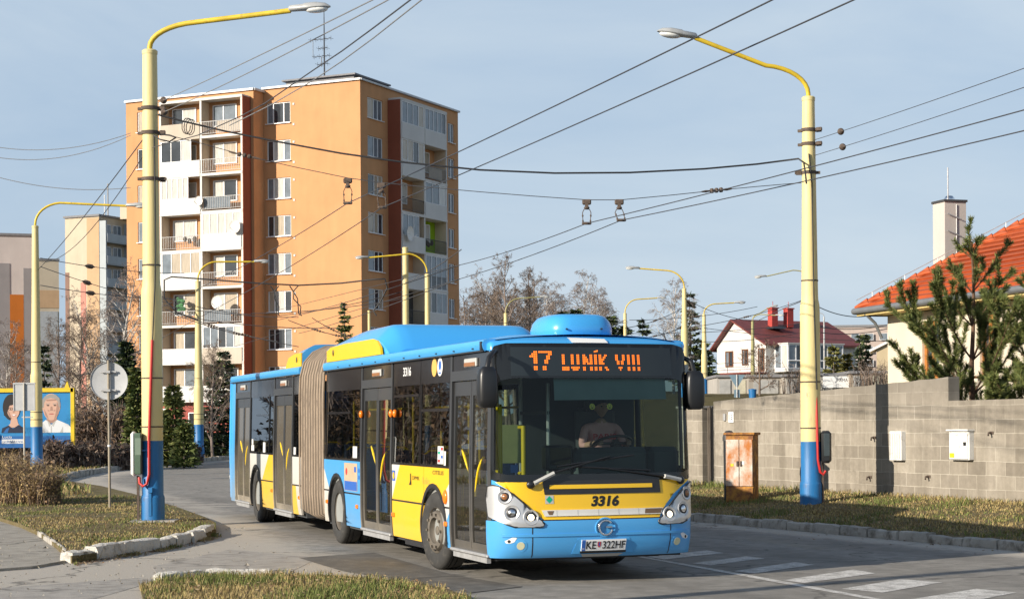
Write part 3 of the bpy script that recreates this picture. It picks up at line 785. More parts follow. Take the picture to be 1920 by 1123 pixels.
# -- doors: frame, two glazed leaves, yellow bars
def door(x0, x1, glassm, bars=True, fold=.03, dirt=False, slant=1):
    mid = (x0+x1)/2; z0, z1 = .30, 2.40
    mb = MB()
    for p in ([(x0,z0),(x0+.07,z0),(x0+.07,z1+.25),(x0,z1+.25)], [(x1-.07,z0),(x1,z0),(x1,z1+.25),(x1-.07,z1+.25)], [(x0+.07,z1-.06),(x1-.07,z1-.06),(x1-.07,z1+.06),(x0+.07,z1+.06)]):
        spoly(mb, side_pts(p, -1), .006, 0, .08)
    spoly(mb, side_pts([(x0+.07,z1+.06),(x1-.07,z1+.06),(x1-.07,z1+.255),(x0+.07,z1+.255)], -1), -.004, 1, .03)
    d = mb.build('door', [M['bus_door'], M['bus_header']], BUS, 30, fix=True)
    for a, b in ((x0+.085, mid-.006), (mid+.006, x1-.085)):
        lf = MB(); e = .055; za, zb = z0+.035, z1-.07
        for p in ([(a,za),(b,za),(b,za+.10),(a,za+.10)], [(a,zb-.17),(b,zb-.17),(b,zb),(a,zb)], [(a,za+.10),(a+e,za+.10),(a+e,zb-.17),(a,zb-.17)], [(b-e,za+.10),(b,za+.10),(b,zb-.17),(b-e,zb-.17)]):
            spoly(lf, side_pts(p, -1), -.022, 0, .035)
        lf.build('door_leaf', M['bus_door'], d, 30, fix=True)
        pb = MB(); spoly(pb, side_pts([(a+.05,za+.09),(b-.05,za+.09),(b-.05,zb-.16),(a+.05,zb-.16)], -1), -.034, 0, 0)
        pb.build('door_pane', M[glassm], d)
    if bars:
        for (xa, za, xb, zb_) in ((mid-.42, 1.52, mid-.12, 1.24), (mid+.40, 1.44, mid+.10, .98)):
            hb = MB(); n = 8
            hb.tube([(lerp(xa,xb,k/n), -1.25+.055-.02*math.sin(math.pi*k/n) + tum(lerp(za,zb_,k/n)), lerp(za,zb_,k/n) + .05*math.sin(math.pi*k/n)) for k in range(n+1)], .017, 8)
            hb.build('grab_bar', M['hand_yellow'], d, 60)
    st = MB(); st.box((mid, -1.19, .315), (x1-x0-.1, .16, .035), bev=.01); st.box((mid, -1.22, .26), (x1-x0-.25, .05, .06)); st.build('door_step', M['galv'], d)
    vb = MB(); vb.box((mid+.05, -1.228, 2.545), (.46,.03,.10), 0, bev=.008); vb.box((mid+.05, -1.246, 2.525), (.40,.012,.045), 1); vb.build('vent_box', [M['sticker_grey'], M['amber_dark']], d)
    return d
door(-1.80, -.25, 'glass_door'); door(-6.24, -4.50, 'glass_door'); door(-12.62, -10.98, 'glass_dirty'); door(-16.48, -14.87, 'glass_dirty')
# -- skeleton behind the skin: floor, ceiling, inner walls, bulkheads
mb = MB()
for xa, xb in ((-8.6,-.32),(-16.8,-10.3)):
    c, l = (xa+xb)/2, xb-xa
    mb.box((c,0,.30), (l,2.3,.08), 1)
    mb.box((c,0,2.53), (l,2.36,.05), 2)
    for y in (-1.17, 1.17):
        if y > 0: mb.box((c, y, .78), (l,.05,.9), 0)
    mb.box((c,1.16,2.46), (l,.22,.10), 2)
for xa, xb in ((-8.58,-6.26),(-4.46,-1.84),(-10.96,-10.35),(-14.84,-12.66)):
    mb.box(((xa+xb)/2, -1.17, .78), (xb-xa,.05,.9), 0)
mb.box((-9.45,0,.30), (1.8,2.0,.08), 1)
mb.box((-9.45,0,2.5), (1.8,2.1,.04), 2)
mb.box((-16.75,0,1.2), (.06,2.36,1.9), 0)
mb.build('interior_lining', [M['interior'], M['interior_dark'], M['ceiling']], BUS)
mb = MB(); mb.box((-4.5,0,.30), (8.0,1.9,.12)); mb.box((-13.5,0,.32), (6.2,1.9,.14)); mb.box((-3.6,-1.0,.27),(1.0,.35,.1)); mb.build('chassis', M['bus_dark'], BUS)
# -- roof and rails
def roof_sec(x0, x1, n=10, fr=False):
    mb = MB()
    prof = [(-1.235,2.655),(-1.255,2.69),(-1.265,2.74),(-1.25,2.785),(-1.20,2.80),(-1.10,2.80)]
    for sgn in (1,-1):
        vs = [(x, p[0]*sgn, p[1]) for x in (x0, x1) for p in prof]; k = len(prof)
        mb.add(vs, [(i, i+1, k+i+1, k+i) for i in range(k-1)] + [tuple(range(k)), tuple(range(2*k-1,k-1,-1))])
    return mb.build('roof_rail', M['bus_blue'], BUS, 40)
roof_sec(-8.56, -.42); roof_sec(-16.85, -10.35)
def roof(x0, x1):
    mb = MB()
    mb.grid(lambda u, v: (lerp(x0,x1,u), lerp(-1.12,1.12,v), 2.79 + .07*(1-(2*v-1)**2)), 1, 12)
    return mb.build('roof', M['bus_blue'], BUS, 60)
roof(-8.58,-.36); roof(-16.85,-10.3)
# gutter line with small studs under the rail
mb = MB()
for x0, x1 in ((-8.56,-.42),(-16.85,-10.35)):
    mb.box(((x0+x1)/2, -1.252, 2.662), (x1-x0,.02,.018))
for k in range(10): mb.box((-.8-.75*k, -1.262, 2.70), (.05,.012,.014))
mb.box((-.47,-1.265,2.72),(.06,.02,.10))
mb.build('rain_gutter', M['bus_dark'], BUS)
# -- front: roof cap, windscreen, panels, bumper
mb = MB()
def ztop(y): return 2.665 + .195*max(0, 1-(abs(y)/1.25)**6)**.5
def capfn(u, v):
    s = lerp(-SC-.10, SC+.10, u); a = skin(s, 2.665)
    y0 = a.y; zt = ztop(min(1.25, abs(y0)))
    f = skin(s, 2.72)
    if v < .4:
        k = v/.4; p = a.lerp(f, k); p.z = lerp(2.665, min(zt, 2.765), k); p.x -= .035*k*k
        return p
    k = (v-.4)/.6
    p = Vector((lerp(f.x-.035, -1.05, k), lerp(f.y, y0*.985, k), 0)); e = min(zt, 2.765)
    p.z = lerp(e, zt, math.sin(math.pi/2*min(1, k*2.2))); return p
mb.grid(capfn, 72, 14)
mb.build('front_roof_cap', M['bus_blue'], BUS, 50, fix=True)
mb = MB(); spoly(mb, fp([(-.30,2.815),(.16,2.80),(.19,2.752),(-.27,2.752)]), .010, 0, .006); mb.build('roof_marker', M['sticker_white'], BUS)
WS = fp([(-.60,1.165),(.60,1.165)])
ws = [(-SC+.02,1.25),(-SC+.05,1.20),(-SC+.16,1.17)] + [(lerp(-SC+.2,SC-.2,k/10),1.162) for k in range(11)] + [(SC-.16,1.17),(SC-.05,1.20),(SC-.02,1.25),(SC-.02,2.50),(SC-.05,2.62),(SC-.13,2.71),(SC-.25,2.735)] + [(lerp(SC-.3,-SC+.3,k/10),2.745) for k in range(11)] + [(-SC+.25,2.735),(-SC+.13,2.71),(-SC+.05,2.62),(-SC+.02,2.50)]
cxs, czs = 0, 1.95
inn = [(p[0]*(SC-.11)/SC, 1.25 + (p[1]-1.165)*(2.345-1.25)/(2.745-1.165)) for p in ws]
mb = MB(); n = len(ws)
for i in range(n):
    j = (i+1) % n; spoly(mb, [ws[i], ws[j], inn[j], inn[i]], .004, 0, .0)
for i in range(n):
    j = (i+1) % n; mb.add([skin(*ws[i], .004), skin(*ws[j], .004), skin(*ws[j], -.03), skin(*ws[i], -.03)], [(0,1,2,3)])
wso = mb.build('windscreen', M['frit'], BUS, 40, fix=True)
mb = MB(); spoly(mb, inn, .003, 0, 0); mb.build('windscreen_pane', M['glass_front'], wso, 60, fix=True)
# header glass over the destination display
dg = [(-SC+.16,2.36),(SC-.16,2.36),(SC-.16,2.69),(-SC+.16,2.69)]
# display: recessed dark face, amber dots
mb = MB(); spoly(mb, fp([(-1.02,2.37),(1.02,2.37),(1.02,2.70),(-1.02,2.70)]), .006, 0, 0.0)
disp = mb.build('destination_display', M['display_bg'], BUS, 40, fix=True)
GL = {'1':["0011","0111","1111","0011","0011","0011","0011","0011","0011"], '7':["1111111","0000011","0000110","0000110","0001100","0001100","0001100","0011000","0011000"],
 'L':["11000","11000","11000","11000","11000","11000","11111","11111"], 'U':["1100110","1100110","1100110","1100110","1100110","1100110","1111110","0111100"],
 'N':["1100011","1110011","1111011","1111011","1101111","1100111","1100011","1100011"], 'I':["11","11","11","11","11","11","11","11"],
 'K':["1100110","1101100","1111000","1110000","1111000","1101100","1100110","1100011"], 'V':["1100011","1100011","1100011","0110110","0110110","0110110","0011100","0001000"]}
mb = MB()
def glyph(ch, y, z, px_, pz):
    g = GL[ch]
    for r_, row in enumerate(g):
        if r_ == (6 if len(g) == 9 else 5): continue          # scanning gap the shutter caught
        for c_, b in enumerate(row):
            if b == '1':
                y0 = y + c_*px_; z0 = z - r_*pz
                spoly(mb, fp([(y0,z0),(y0+px_*.8,z0),(y0+px_*.8,z0-pz*.82),(y0,z0-pz*.82)]), .010, 0, 0)
    return len(g[0])*px_
y = -.80
for ch in '17':
    y += glyph(ch, y, 2.652, .0235, .0245) + .012
y = -.41
for ch in 'LUNIK':
    if ch == 'I': spoly(mb, fp([(y+.0,2.655),(y+.05,2.668),(y+.05,2.648),(y+.0,2.640)]), .010, 0, 0)
    y += glyph(ch, y, 2.615, .0178, .0235) + .022
y = .265
for ch in 'VIII': y += glyph(ch, y, 2.615, .0178, .0235) + .030
mb.build('route_lettering', M['led'], disp)
# painted front panel, intake, white strip
def fpoly(name, pts, m, off, thick=.01, parent=BUS, sm=40):
    mb = MB(); spoly(mb, fp(pts), off, 0, thick); return mb.build(name, M[m], parent, sm, fix=True)
mb = MB(); spoly(mb, [(-SC-.02,.735),(SC+.02,.735),(SC+.02,1.30),(SC+.02,2.66),(SC-.03,2.66),(SC-.03,1.22),(SC-.2,1.175),(-SC+.2,1.175),(-SC+.03,1.22),(-SC+.03,2.66),(-SC-.02,2.66),(-SC-.02,1.3)], -.004, 0, .02)
mb.build('front_panel', M['bus_blue'], BUS, 40, fix=True)
mb = MB(); spoly(mb, [(-SC-.02,.30),(SC+.02,.30),(SC+.02,.725),(-SC-.02,.725)], .010, 0, .03)
bump = mb.build('bumper', M['bus_blue'], BUS, 40, fix=True)
yf = [(-1.20,1.165),(-1.08,1.075),(-.93,.945),(-.78,.80),(-.70,.735),(.72,.735),(.76,.80),(.82,.88),(.93,1.00),(1.06,1.09),(1.20,1.165)]
fpoly('grille_panel', yf, 'bus_yellow', .004)
fpoly('intake_frame', [(-.70,1.175),(.74,1.175),(.75,1.02),(-.68,1.02)], 'bus_dark', .012)
fpoly('intake_slat', [(-.62,1.128),(.64,1.128),(.64,1.082),(-.62,1.082)], 'bus_yellow', .02)
mb = MB(); spoly(mb, fp([(-.72,.845),(.77,.845),(.74,.775),(-.69,.775)]), .020, 0, .02)
for y_ in (-.55,-.3,-.05,.2,.45): spoly(mb, fp([(y_,.842),(y_+.006,.842),(y_+.006,.778),(y_,.778)]), .0212, 1, 0)
spoly(mb, fp([(.54,.838),(.76,.838),(.735,.785),(.53,.785)]), .0225, 2, 0)
spoly(mb, fp([(-.66,.835),(-.58,.835),(-.60,.79),(-.64,.79)]), .0225, 2, 0)
mb.build('number_strip', [M['bus_white'], M['sticker_grey'], mat('strip_brown', (.16,.10,.06), .6)], BUS, 40, fix=True)
def lettering(name, body, y0, y1, z0, z1, m, off, shear=0, bold=0, parent=BUS):
    vs, fs = text_fit(body, y0, y1, z0, z1, shear, bold)
    mb = MB(); mb.add([skin(s_of_y(a), b, off) for a, b in vs], fs); return mb.build(name, M[m], parent)
lettering('fleet_number', '3316', -.13, .215, .875, 1.0, 'ink', .0065, .18, .05)
# bumper seams, badge, plate, fog lamps, stickers
for y_ in (-.84,.86):
    mb = MB(); spoly(mb, fp([(y_,.31),(y_+.012,.31),(y_+.012,.66),(y_,.66)]), .0115, 0, 0); mb.build('bumper_seam', M['bus_dark'], bump)
mb = MB()
spoly(mb, fp([(-1.2,.726),(1.2,.726),(1.2,.738),(-1.2,.738)]), .0085, 0, 0)
mb.build('bumper_seam', M['bus_dark'], bump)
mb = MB()
for k in range(1): spoly(mb, fp([(-1.15,.545),(1.15,.545),(1.15,.575),(-1.15,.575)]), .022, 0, .02)
mb.build('bumper_crease', M['bus_blue'], bump, 60, fix=True)
mb = MB(); c = skin(s_of_y(.03), .635, .012); Mx = Matrix.Translation(c)
mb.tube([c + Vector((.012, .082*math.cos(R(a)), .082*math.sin(R(a)))) for a in range(40, 345, 12)], .013, 8)
mb.tube([c + Vector((.014, .0, .006)), c + Vector((.014, .075, .006))], .011, 8); mb.tube([c + Vector((.012,-.1,.03)), c + Vector((.012,-.06,.055))], .01, 6)
bd = mb.build('badge', M['chrome'], BUS, 60)
rb = MB(); rb.tube([c + Vector((-.004, .118*math.cos(R(a)), .105*math.sin(R(a)))) for a in range(0, 361, 15)], .012, 6); rb.build('badge_rim', M['bus_blue'], bd, 60)
mb = MB(); spoly(mb, fp([(-.30,.515),(.33,.515),(.40,.34),(-.37,.34)]), .014, 0, .012); mb.build('plate_recess', M['bus_blue'], bump, 40, fix=True)
mb = MB(); spoly(mb, fp([(-.26,.50),(.285,.50),(.285,.372),(-.26,.372)]), .03, 0, .016)
spoly(mb, fp([(-.258,.498),(-.215,.498),(-.215,.374),(-.258,.374)]), .0315, 1, 0)
spoly(mb, fp([(-.27,.368),(.295,.368),(.295,.345),(-.27,.345)]), .0305, 2, .016)
pl_ = mb.build('licence_plate', [M['sticker_white'], M['sticker_blue'], M['ink']], BUS)
vs, fs = text_fit('KE', -.205, -.085, .392, .482, 0, .012); mb = MB(); mb.add([skin(s_of_y(a), b, .0325) for a, b in vs], fs)
vs, fs = text_fit('322HF', -.005, .275, .392, .482, 0, .012); mb.add([skin(s_of_y(a), b, .0325) for a, b in vs], fs); mb.build('plate_lettering', M['ink'], pl_)
mb = MB(); spoly(mb, fp([(-.068,.475),(-.028,.475),(-.028,.43),(-.048,.405),(-.068,.43)]), .0325, 0, 0); spoly(mb, fp([(-.055,.468),(-.041,.468),(-.041,.425),(-.055,.425)]), .0332, 1, 0); mb.build('plate_crest', [M['sticker_red'], M['sticker_blue']], pl_)
vs, fs = text_fit('SK', -.252, -.222, .385, .405); mb = MB(); mb.add([skin(s_of_y(a), b, .0325) for a, b in vs], fs); mb.build('plate_country', M['sticker_white'], pl_)
fpoly('tow_cover', [(-.25,.335),(.27,.335),(.22,.30),(-.22,.30)], 'sticker_grey', .016, parent=bump)
def disc(mb, s, z, r, off, mi=0, n=18, rim=.008): spoly(mb, [(s+r*math.cos(6.2832*k/n), z+r*math.sin(6.2832*k/n)) for k in range(n)], off, mi, rim)
for sy in (-1, 1):
    mb = MB(); disc(mb, s_of_y(.965)*sy, .447, .075, .013, 1, 18); disc(mb, s_of_y(.965)*sy, .445, .045, .016, 0, 16)
    mb.build('fog_lamp', [mat('fog_lens', (.62,.60,.40), .2), M['bus_blue']], bump, 40)
    mb = MB(); s0 = s_of_y(1.075)*sy
    q = [(-.075,.03),(-.04,.045),(.0,.025),(.06,-.005),(.045,-.03),(.0,-.032),(-.045,-.015)]
    spoly(mb, [(s0 - a*sy*-1, .505+b) for a, b in q], .013, 0, 0); disc(mb, s0+.012*sy, .497, .018, .0145, 1, 10, 0)
    mb.build('eye_sticker', [M['sticker_white'], M['ink']], bump)
mb = MB(); spoly(mb, fp([(-.675,1.01),(-.575,1.01),(-.575,.915),(-.675,.915)]), .0075, 0, 0); spoly(mb, fp([(-.625,1.005),(-.585,.962),(-.625,.92),(-.665,.962)]), .0085, 1, 0)
mb.build('sticker', [M['sticker_grey'], M['sticker_green']], BUS)
# -- headlights: silver cluster with three round lamps each
HL = [(-1.25,1.00),(-1.245,1.115),(-1.215,1.13),(-1.15,1.105),(-1.04,1.035),(-.90,.905),(-.77,.765),(-.70,.69),(-.71,.665),(-.75,.655),(-1.03,.66),(-1.10,.685),(-1.245,.775)]
for sy in (-1, 1):
    pts = [(s_of_y(a)*(1 if sy < 0 else -1), b) for a, b in HL]
    if sy > 0: pts = pts[::-1]
    mb = MB(); spoly(mb, pts, .020, 0, .03)
    h = mb.build('headlight', M['lamp_silver'], BUS, 40, fix=True)
    rim = MB(); n = len(pts)
    rim.tube([skin(*pts[i % n], .017) for i in range(n+1)], .010, 6, cap=False); rim.build('seal', M['bus_dark'], h, 60)
    for (ya, za, r, kind) in ((1.115,1.0,.055,'amber'),(1.05,.82,.062,'clear'),(.85,.765,.062,'lit')):
        s0 = s_of_y(ya)*sy
        lb = MB(); ctr = skin(s0, za, .018); pn = plan(s0)[1]; nrm = Vector((pn.x, pn.y, .12)).normalized()
        Mx = Matrix.Translation(ctr) @ nrm.to_track_quat('Z','Y').to_matrix().to_4x4()
        # bowl ring leading into the housing, dished reflector and bulb
        lb.lathe([(r+.030,.001),(r+.022,.010),(r+.004,.004),(r*.9,-.002)], 26, 0, Mx)
        lb.lathe([(r*.98,.0035),(r*.80,.008),(r*.60,.010)], 26, 3, Mx)
        lb.lathe([(r*.62,.010),(r*.5,.014),(r*.25,.020),(0.0005,.022)], 20, {'amber':1,'clear':4,'lit':2}[kind], Mx)
        lb.build('lamp', [M['lamp_silver'], M['amber_dark'], M['lamp_glow'], M['bus_dark'], M['chrome']], h, 50)
# -- wipers
def wiper(piv, mid, tip, wob, bl0, bl1, white=(.0,.45)):
    mb = MB()
    P = lambda y, z, o: skin(s_of_y(y), z, o)
    mb.tube([P(*piv,.05), P(*mid,.05), P(*tip,.035)], [.018,.013,.009], 8, 0)
    mb.ellipsoid(tuple(P(*piv,.03)), (.04,.05,.05), 10, 8, 0)
    a = [P(lerp(bl0[0],bl1[0],k/8), lerp(bl0[1],bl1[1],k/8), .022) for k in range(9)]
    mb.tube(a, .012, 6, 0)
    q0, q1 = P(lerp(piv[0],mid[0],white[0]+.12), lerp(piv[1],mid[1],white[0]+.12), .066), P(lerp(piv[0],mid[0],.95), lerp(piv[1],mid[1],.95), .066)
    mb.tube([q0, q1], .026, 6, 1)
    return mb.build('wiper', [M['black'], M['sticker_grey']], BUS, 40)
wiper((-.84,1.135), (-.56,1.27), (.12,1.445), 0, (-.52,1.335), (.42,1.455))
wiper((1.02,1.155), (.77,1.21), (.1,1.30), 0, (.62,1.275), (-.35,1.335))
# -- mirrors
for sy in (-1, 1):
    mb = MB(); zc = 2.24 if sy < 0 else 2.21; yc = sy*(1.37 if sy < 0 else 1.335); xc = .06 if sy < 0 else -.30; hw = .115 if sy < 0 else .12
    prof = [(-.235,.55),(-.21,.86),(-.15,.98),(-.02,1.0),(.12,.97),(.19,.84),(.225,.55)]
    vs = []; fs = []; nn = 20
    for (dz, k) in prof:
        for j in range(nn):
            a = 2*math.pi*j/nn; ca, sa = math.cos(a), math.sin(a)
            rx = math.copysign(abs(ca)**.6, ca)*.10*k; ry_ = math.copysign(abs(sa)**.6, sa)*hw*k
            vs.append((xc+rx, yc+ry_, zc+dz))
    for i in range(len(prof)-1):
        for j in range(nn): fs.append((i*nn+j, i*nn+(j+1)%nn, (i+1)*nn+(j+1)%nn, (i+1)*nn+j))
    fs += [tuple(range(nn)), tuple(range((len(prof)-1)*nn, len(prof)*nn))]
    mb.add(vs, fs)
    m_ = mb.build('mirror', M['black'], BUS, 45)
    ab = MB(); ab.tube([(xc, yc-.0*sy, zc+.2), (xc-.01, yc-.03*sy, zc+.33), (xc-.1, yc-.12*sy, zc+.40), (xc-(.22 if sy < 0 else .02), sy*1.19, zc+.40)], [.035,.032,.028,.028], 8); ab.build('mirror_arm', M['black'], m_, 60)
    gb = MB(); gb.box((xc-.096, yc, zc), (.012,.17,.36)); gb.build('mirror_glass', M['chrome'], m_)
# -- wheels
def wheel(ax, side, front=False, dual=False, steer=0.0):
    w = bpy.data.objects.new('wheel', None); COL.objects.link(w); w.parent = BUS; w.location = (ax, side*1.09, .49); w.rotation_euler = (0,0,R(steer))
    mb = MB(); r = .49
    prof = [(.29,.13),(.33,.145),(.40,.150),(.455,.142),(.478,.125),(.49,.10),(.49,.062),(.475,.058),(.475,.046),(.49,.042),(.49,.0),(.475,-.004),(.475,-.016),(.49,-.02),(.49,-.09),(.478,-.125),(.44,-.142),(.33,-.14),(.29,-.13)]
    mb.lathe([(p[0], p[1]*side) for p in prof], 44, 0, None, 'y'); mb.build('tyre', M['rubber'], w, 35)
    rb = MB()
    if front: pr = [(.295,.12),(.285,.135),(.272,.10),(.262,.075),(.255,.115),(.235,.150),(.19,.158),(.165,.155),(.16,.11),(.14,.085),(.06,.085),(.055,.12),(.0,.125)]
    else: pr = [(.295,.11),(.283,.12),(.262,.08),(.262,.02),(.25,-.04),(.17,-.045),(.16,.0),(.13,.02),(.12,.06),(.05,.065),(.0,.065)]
    rb.lathe([(p[0], p[1]*side) for p in pr], 36, 0, None, 'y')
    for k in range(10):
        a = 2*math.pi*k/10; rr = .21 if front else .20; yy = (.165 if front else -.03)*side
        rb.box((rr*math.cos(a), yy, rr*math.sin(a)), (.03,.03,.03), 0)
    if front:
        for k in range(8):
            a = 2*math.pi*(k+.5)/8; rb.box((.258*math.cos(a), .103*side, .258*math.sin(a)), (.045,.03,.045), 1, None)
    rb.build('rim', [M['rim'], M['bus_dark']], w, 35)
    if dual:
        ib = MB(); ib.lathe([(p[0], p[1]*side - .31*side) for p in prof], 36, 0, None, 'y'); ib.build('inner_tyre', M['rubber'], w, 35)
    return w
for side in (-1, 1):
    wheel(AX[0], side, True, steer=6); wheel(AX[1], side, False, True); wheel(AX[2], side, False, True)
# -- bellows: pleated gaiter round the joint, lower hump included
mb = MB(); NP = 9; secs = []
def bel_prof(k):
    o = k
    return [(-1.10,.34),(-1.235,.42),(-1.255,.7),(-1.25,2.3),(-1.235,2.62),(-1.17,2.86),(-1.02,3.03),(-.8,3.13),(0,3.17),(.8,3.13),(1.02,3.03),(1.17,2.86),(1.235,2.62),(1.25,.7),(1.235,.42),(1.10,.34)]
bp = bel_prof(0); vs = []; fs = []; k = len(bp)
secs = []
for i in range(NP):
    w_ = 1.74/NP; xa = -8.60 - w_*i
    secs += [(xa - w_*q/8, -.026*(1-abs(math.sin(math.pi*q/8))**.8)) for q in range(8)]
secs.append((-10.34, -.026))
for i, (x, f) in enumerate(secs):
    sag = .06*math.sin(math.pi*i/(len(secs)-1))
    for (y_, z_) in bp:
        n_ = Vector((y_/1.25, 0, 0)) if .5 < z_ < 2.7 else Vector((y_*.6, 0, (z_-1.7)*.5))
        vs.append((x + .018*noise.noise((i//8*1.7, z_*1.6, y_)), y_ + n_.x*f, z_ + n_.z*f - (sag if z_ < .5 else 0)))
for i in range(len(secs)-1):
    for j in range(k): fs.append((i*k+j, i*k+(j+1)%k, (i+1)*k+(j+1)%k, (i+1)*k+j))
mb.add(vs, fs)
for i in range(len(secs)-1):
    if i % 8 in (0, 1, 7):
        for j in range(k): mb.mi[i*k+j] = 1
M['bellows_fold_shade'] = mat('bellows_fold_shade', (.11,.085,.062), .9, var=.3, vscale=3)  # darker colour on the fold faces stands in for shade between the pleats
mb.build('bellows', [M['bellows'], M['bellows_fold_shade']], BUS, 60)
mb = MB()
for x in (-8.585,-10.35):
    for a, b in zip(bp, bp[1:]):
        mb.tube([(x,a[0],a[1]),(x,b[0],b[1])], .018, 6)
mb.build('bellows_frame', M['bellows'], BUS)
# -- gas-tank covers on the roof (front and rear of the joint) and the roof unit
def hump(secs, name, m=M['bus_blue']):
    """secs: (x, half width at foot, half width at shoulder, shoulder z, crown z)"""
    mb = MB(); k = 12; vs = []; fs = []
    for (x, hw, hs, zs, zc) in secs:
        prof = [(-hw,2.78),(-hw,lerp(2.78,zs,.9)),(-hw+.03,zs),(-hs-.02,zc-.05),(-hs+.07,zc-.008),(-hs+.22,zc),(hs-.22,zc),(hs-.07,zc-.008),(hs+.02,zc-.05),(hw-.03,zs),(hw,lerp(2.78,zs,.9)),(hw,2.78)]
        vs += [(x, a, b) for a, b in prof]
    for i in range(len(secs)-1):
        for j in range(k-1): fs.append((i*k+j, i*k+j+1, (i+1)*k+j+1, (i+1)*k+j))
    fs += [tuple(range(k)), tuple(range((len(secs)-1)*k, len(secs)*k))]
    mb.add(vs, fs); return mb.build(name, m, BUS, 24)
h1 = hump([(-8.50,1.20,1.08,3.02,3.10),(-8.2,1.20,1.06,3.04,3.13),(-7.3,1.21,1.02,3.05,3.215),(-6.8,1.21,1.02,3.05,3.235),(-5.45,1.21,1.02,3.05,3.24),(-5.32,1.20,1.01,3.03,3.22),(-5.20,1.18,1.0,2.98,3.15),(-5.08,1.15,.98,2.88,3.0),(-5.02,1.13,.96,2.82,2.88)], 'tank_cover')
def hump_poly(pts, parent, m, y=-1.212):
    mb = MB(); mb.prism(pts, y-.012, y+.02); return mb.build('cover_panel', M[m], parent, 30)
def rc(pts): return pts
hump_poly([(-8.45,2.80),(-5.12,2.80),(-5.16,2.90),(-5.32,3.0),(-5.55,3.035),(-7.3,3.04),(-8.2,3.02),(-8.45,2.97)], h1, 'bus_yellow')
mb = MB(); mb.ellipsoid((-8.0,-1.228,2.93),(.04,.008,.05)); mb.build('cover_catch', M['bus_dark'], h1)
h2 = hump([(-10.42,1.19,1.04,3.04,3.17),(-10.9,1.19,1.04,3.03,3.14),(-11.4,1.18,1.02,2.98,3.05),(-11.75,1.15,1.0,2.86,2.92)], 'tank_cover')
hump_poly([(-11.72,2.80),(-10.42,2.80),(-10.42,3.03),(-11.0,3.02),(-11.45,2.97)], h2, 'bus_yellow', -1.195)
mb = MB(); mb.ellipsoid((-10.75,-1.212,2.92),(.04,.008,.05)); mb.build('cover_catch', M['bus_dark'], h2)
mb = MB(); vs = []; fs = []; nn = 28
for (z, k) in ((2.82,.94),(2.89,1.0),(2.95,1.0),(3.03,.94),(3.09,.83),(3.115,.68),(3.12,.0)):
    for j in range(nn):
        a = 2*math.pi*j/nn; ca, sa = math.cos(a), math.sin(a)
        vs.append((-1.05 + .50*k*math.copysign(abs(ca)**.55, ca), .06 + .43*k*math.copysign(abs(sa)**.6, sa), z))
for i in range(6):
    for j in range(nn): fs.append((i*nn+j, i*nn+(j+1)%nn, (i+1)*nn+(j+1)%nn, (i+1)*nn+j))
mb.add(vs, fs)
ru = mb.build('roof_unit', M['bus_blue'], BUS, 55)
mb = MB()
mb.ellipsoid((-.555,-.18,2.93),(.02,.015,.012),8,6); mb.build('unit_fixing', M['bus_dark'], ru)
mb = MB(); mb.ellipsoid((-.555,.26,2.935),(.02,.015,.012),8,6); mb.build('unit_fixing', M['bus_dark'], ru)
# -- tail
mb = MB()
mb.grid(lambda u, v: (-16.9 - .12*math.sin(math.pi*min(1,max(0,(1-abs(2*u-1))*3))/2) - .06*(1-v), lerp(-1.245,1.245,u), lerp(.33,2.70,v)), 16, 12)
for side in (-1,1):
    mb.add([(-16.49,side*1.25,.3),(-16.92,side*1.25,.3),(-16.92,side*1.225,2.68),(-16.49,side*1.22,2.68)], [(0,1,2,3)])
    mb.tube([(-16.96,side*1.2,.36),(-16.98,side*1.215,1.3),(-16.93,side*1.19,2.7)], .06, 8)
mb.box((-16.98,0,.62),(.22,2.5,.5),0,bev=.06)
mb.build('rear_panel', M['bus_blue'], BUS, 40)
# -- side markers, stickers, numbers
def side_rect(name, x0, x1, z0, z1, m, off=.006, parent=BUS):
    mb = MB(); spoly(mb, side_pts([(x0,z0),(x1,z0),(x1,z1),(x0,z1)], -1), off, 0, .005); return mb.build(name, M[m], parent)
for (x, z) in ((-1.945,.60),(-6.43,.62),(-4.40,.60),(-8.36,.62),(-10.42,.60),(-12.75,.64)):
    mb = MB(); mb.box((x, -1.258, z), (.10,.03,.06), 0, bev=.01); mb.build('side_marker', M['amber'], BUS)
for (x, z, r) in ((-1.955,.93,.06),):
    mb = MB(); mb.ellipsoid((x,-1.258,z),(.07,.03,.09)); mb.build('side_indicator', M['amber'], BUS, 60)
for x in (-6.16,-4.50,-4.30):
    mb = MB(); mb.ellipsoid((x,-1.25,1.97),(.035,.035,.055)); mb.build('door_indicator', M['amber'], BUS, 60)
po = MB(); spoly(po, side_pts([(-7.22,.84),(-6.42,.84),(-6.42,1.25),(-7.22,1.25)], -1), .003, 0, 0)
spoly(po, side_pts([(-7.2,.845),(-6.44,.845),(-6.44,.98),(-7.2,.98)], -1), .0045, 1, 0)
for k, (x, z) in enumerate([(-7.08,1.12)]): disc(po, SX(x,-1), z, .055, .0045, 2, 14, 0)
spoly(po, side_pts([(-6.6,1.12),(-6.48,1.12),(-6.48,1.2),(-6.6,1.2)], -1), .0045, 1, 0)
po.build('poster', [mat('poster_beige', (.50,.36,.24), .5), M['sticker_blue'], M['sticker_red']], BUS)
def side_text(name, body, x0, x1, z0, z1, m, off=.004, shear=0, bold=0.0):
    vs, fs = text_fit(body, 0, 1, z0, z1, shear, bold)        # read from outside: text runs tail -> front on this side
    mb = MB(); mb.add([skin(SX(lerp(x0, x1, a), -1), b, off) for a, b in vs], fs); return mb.build(name, M[m], BUS)
side_text('fleet_number', '3316', -3.98, -3.60, 2.46, 2.58, 'sticker_white', .0, 0, .02)
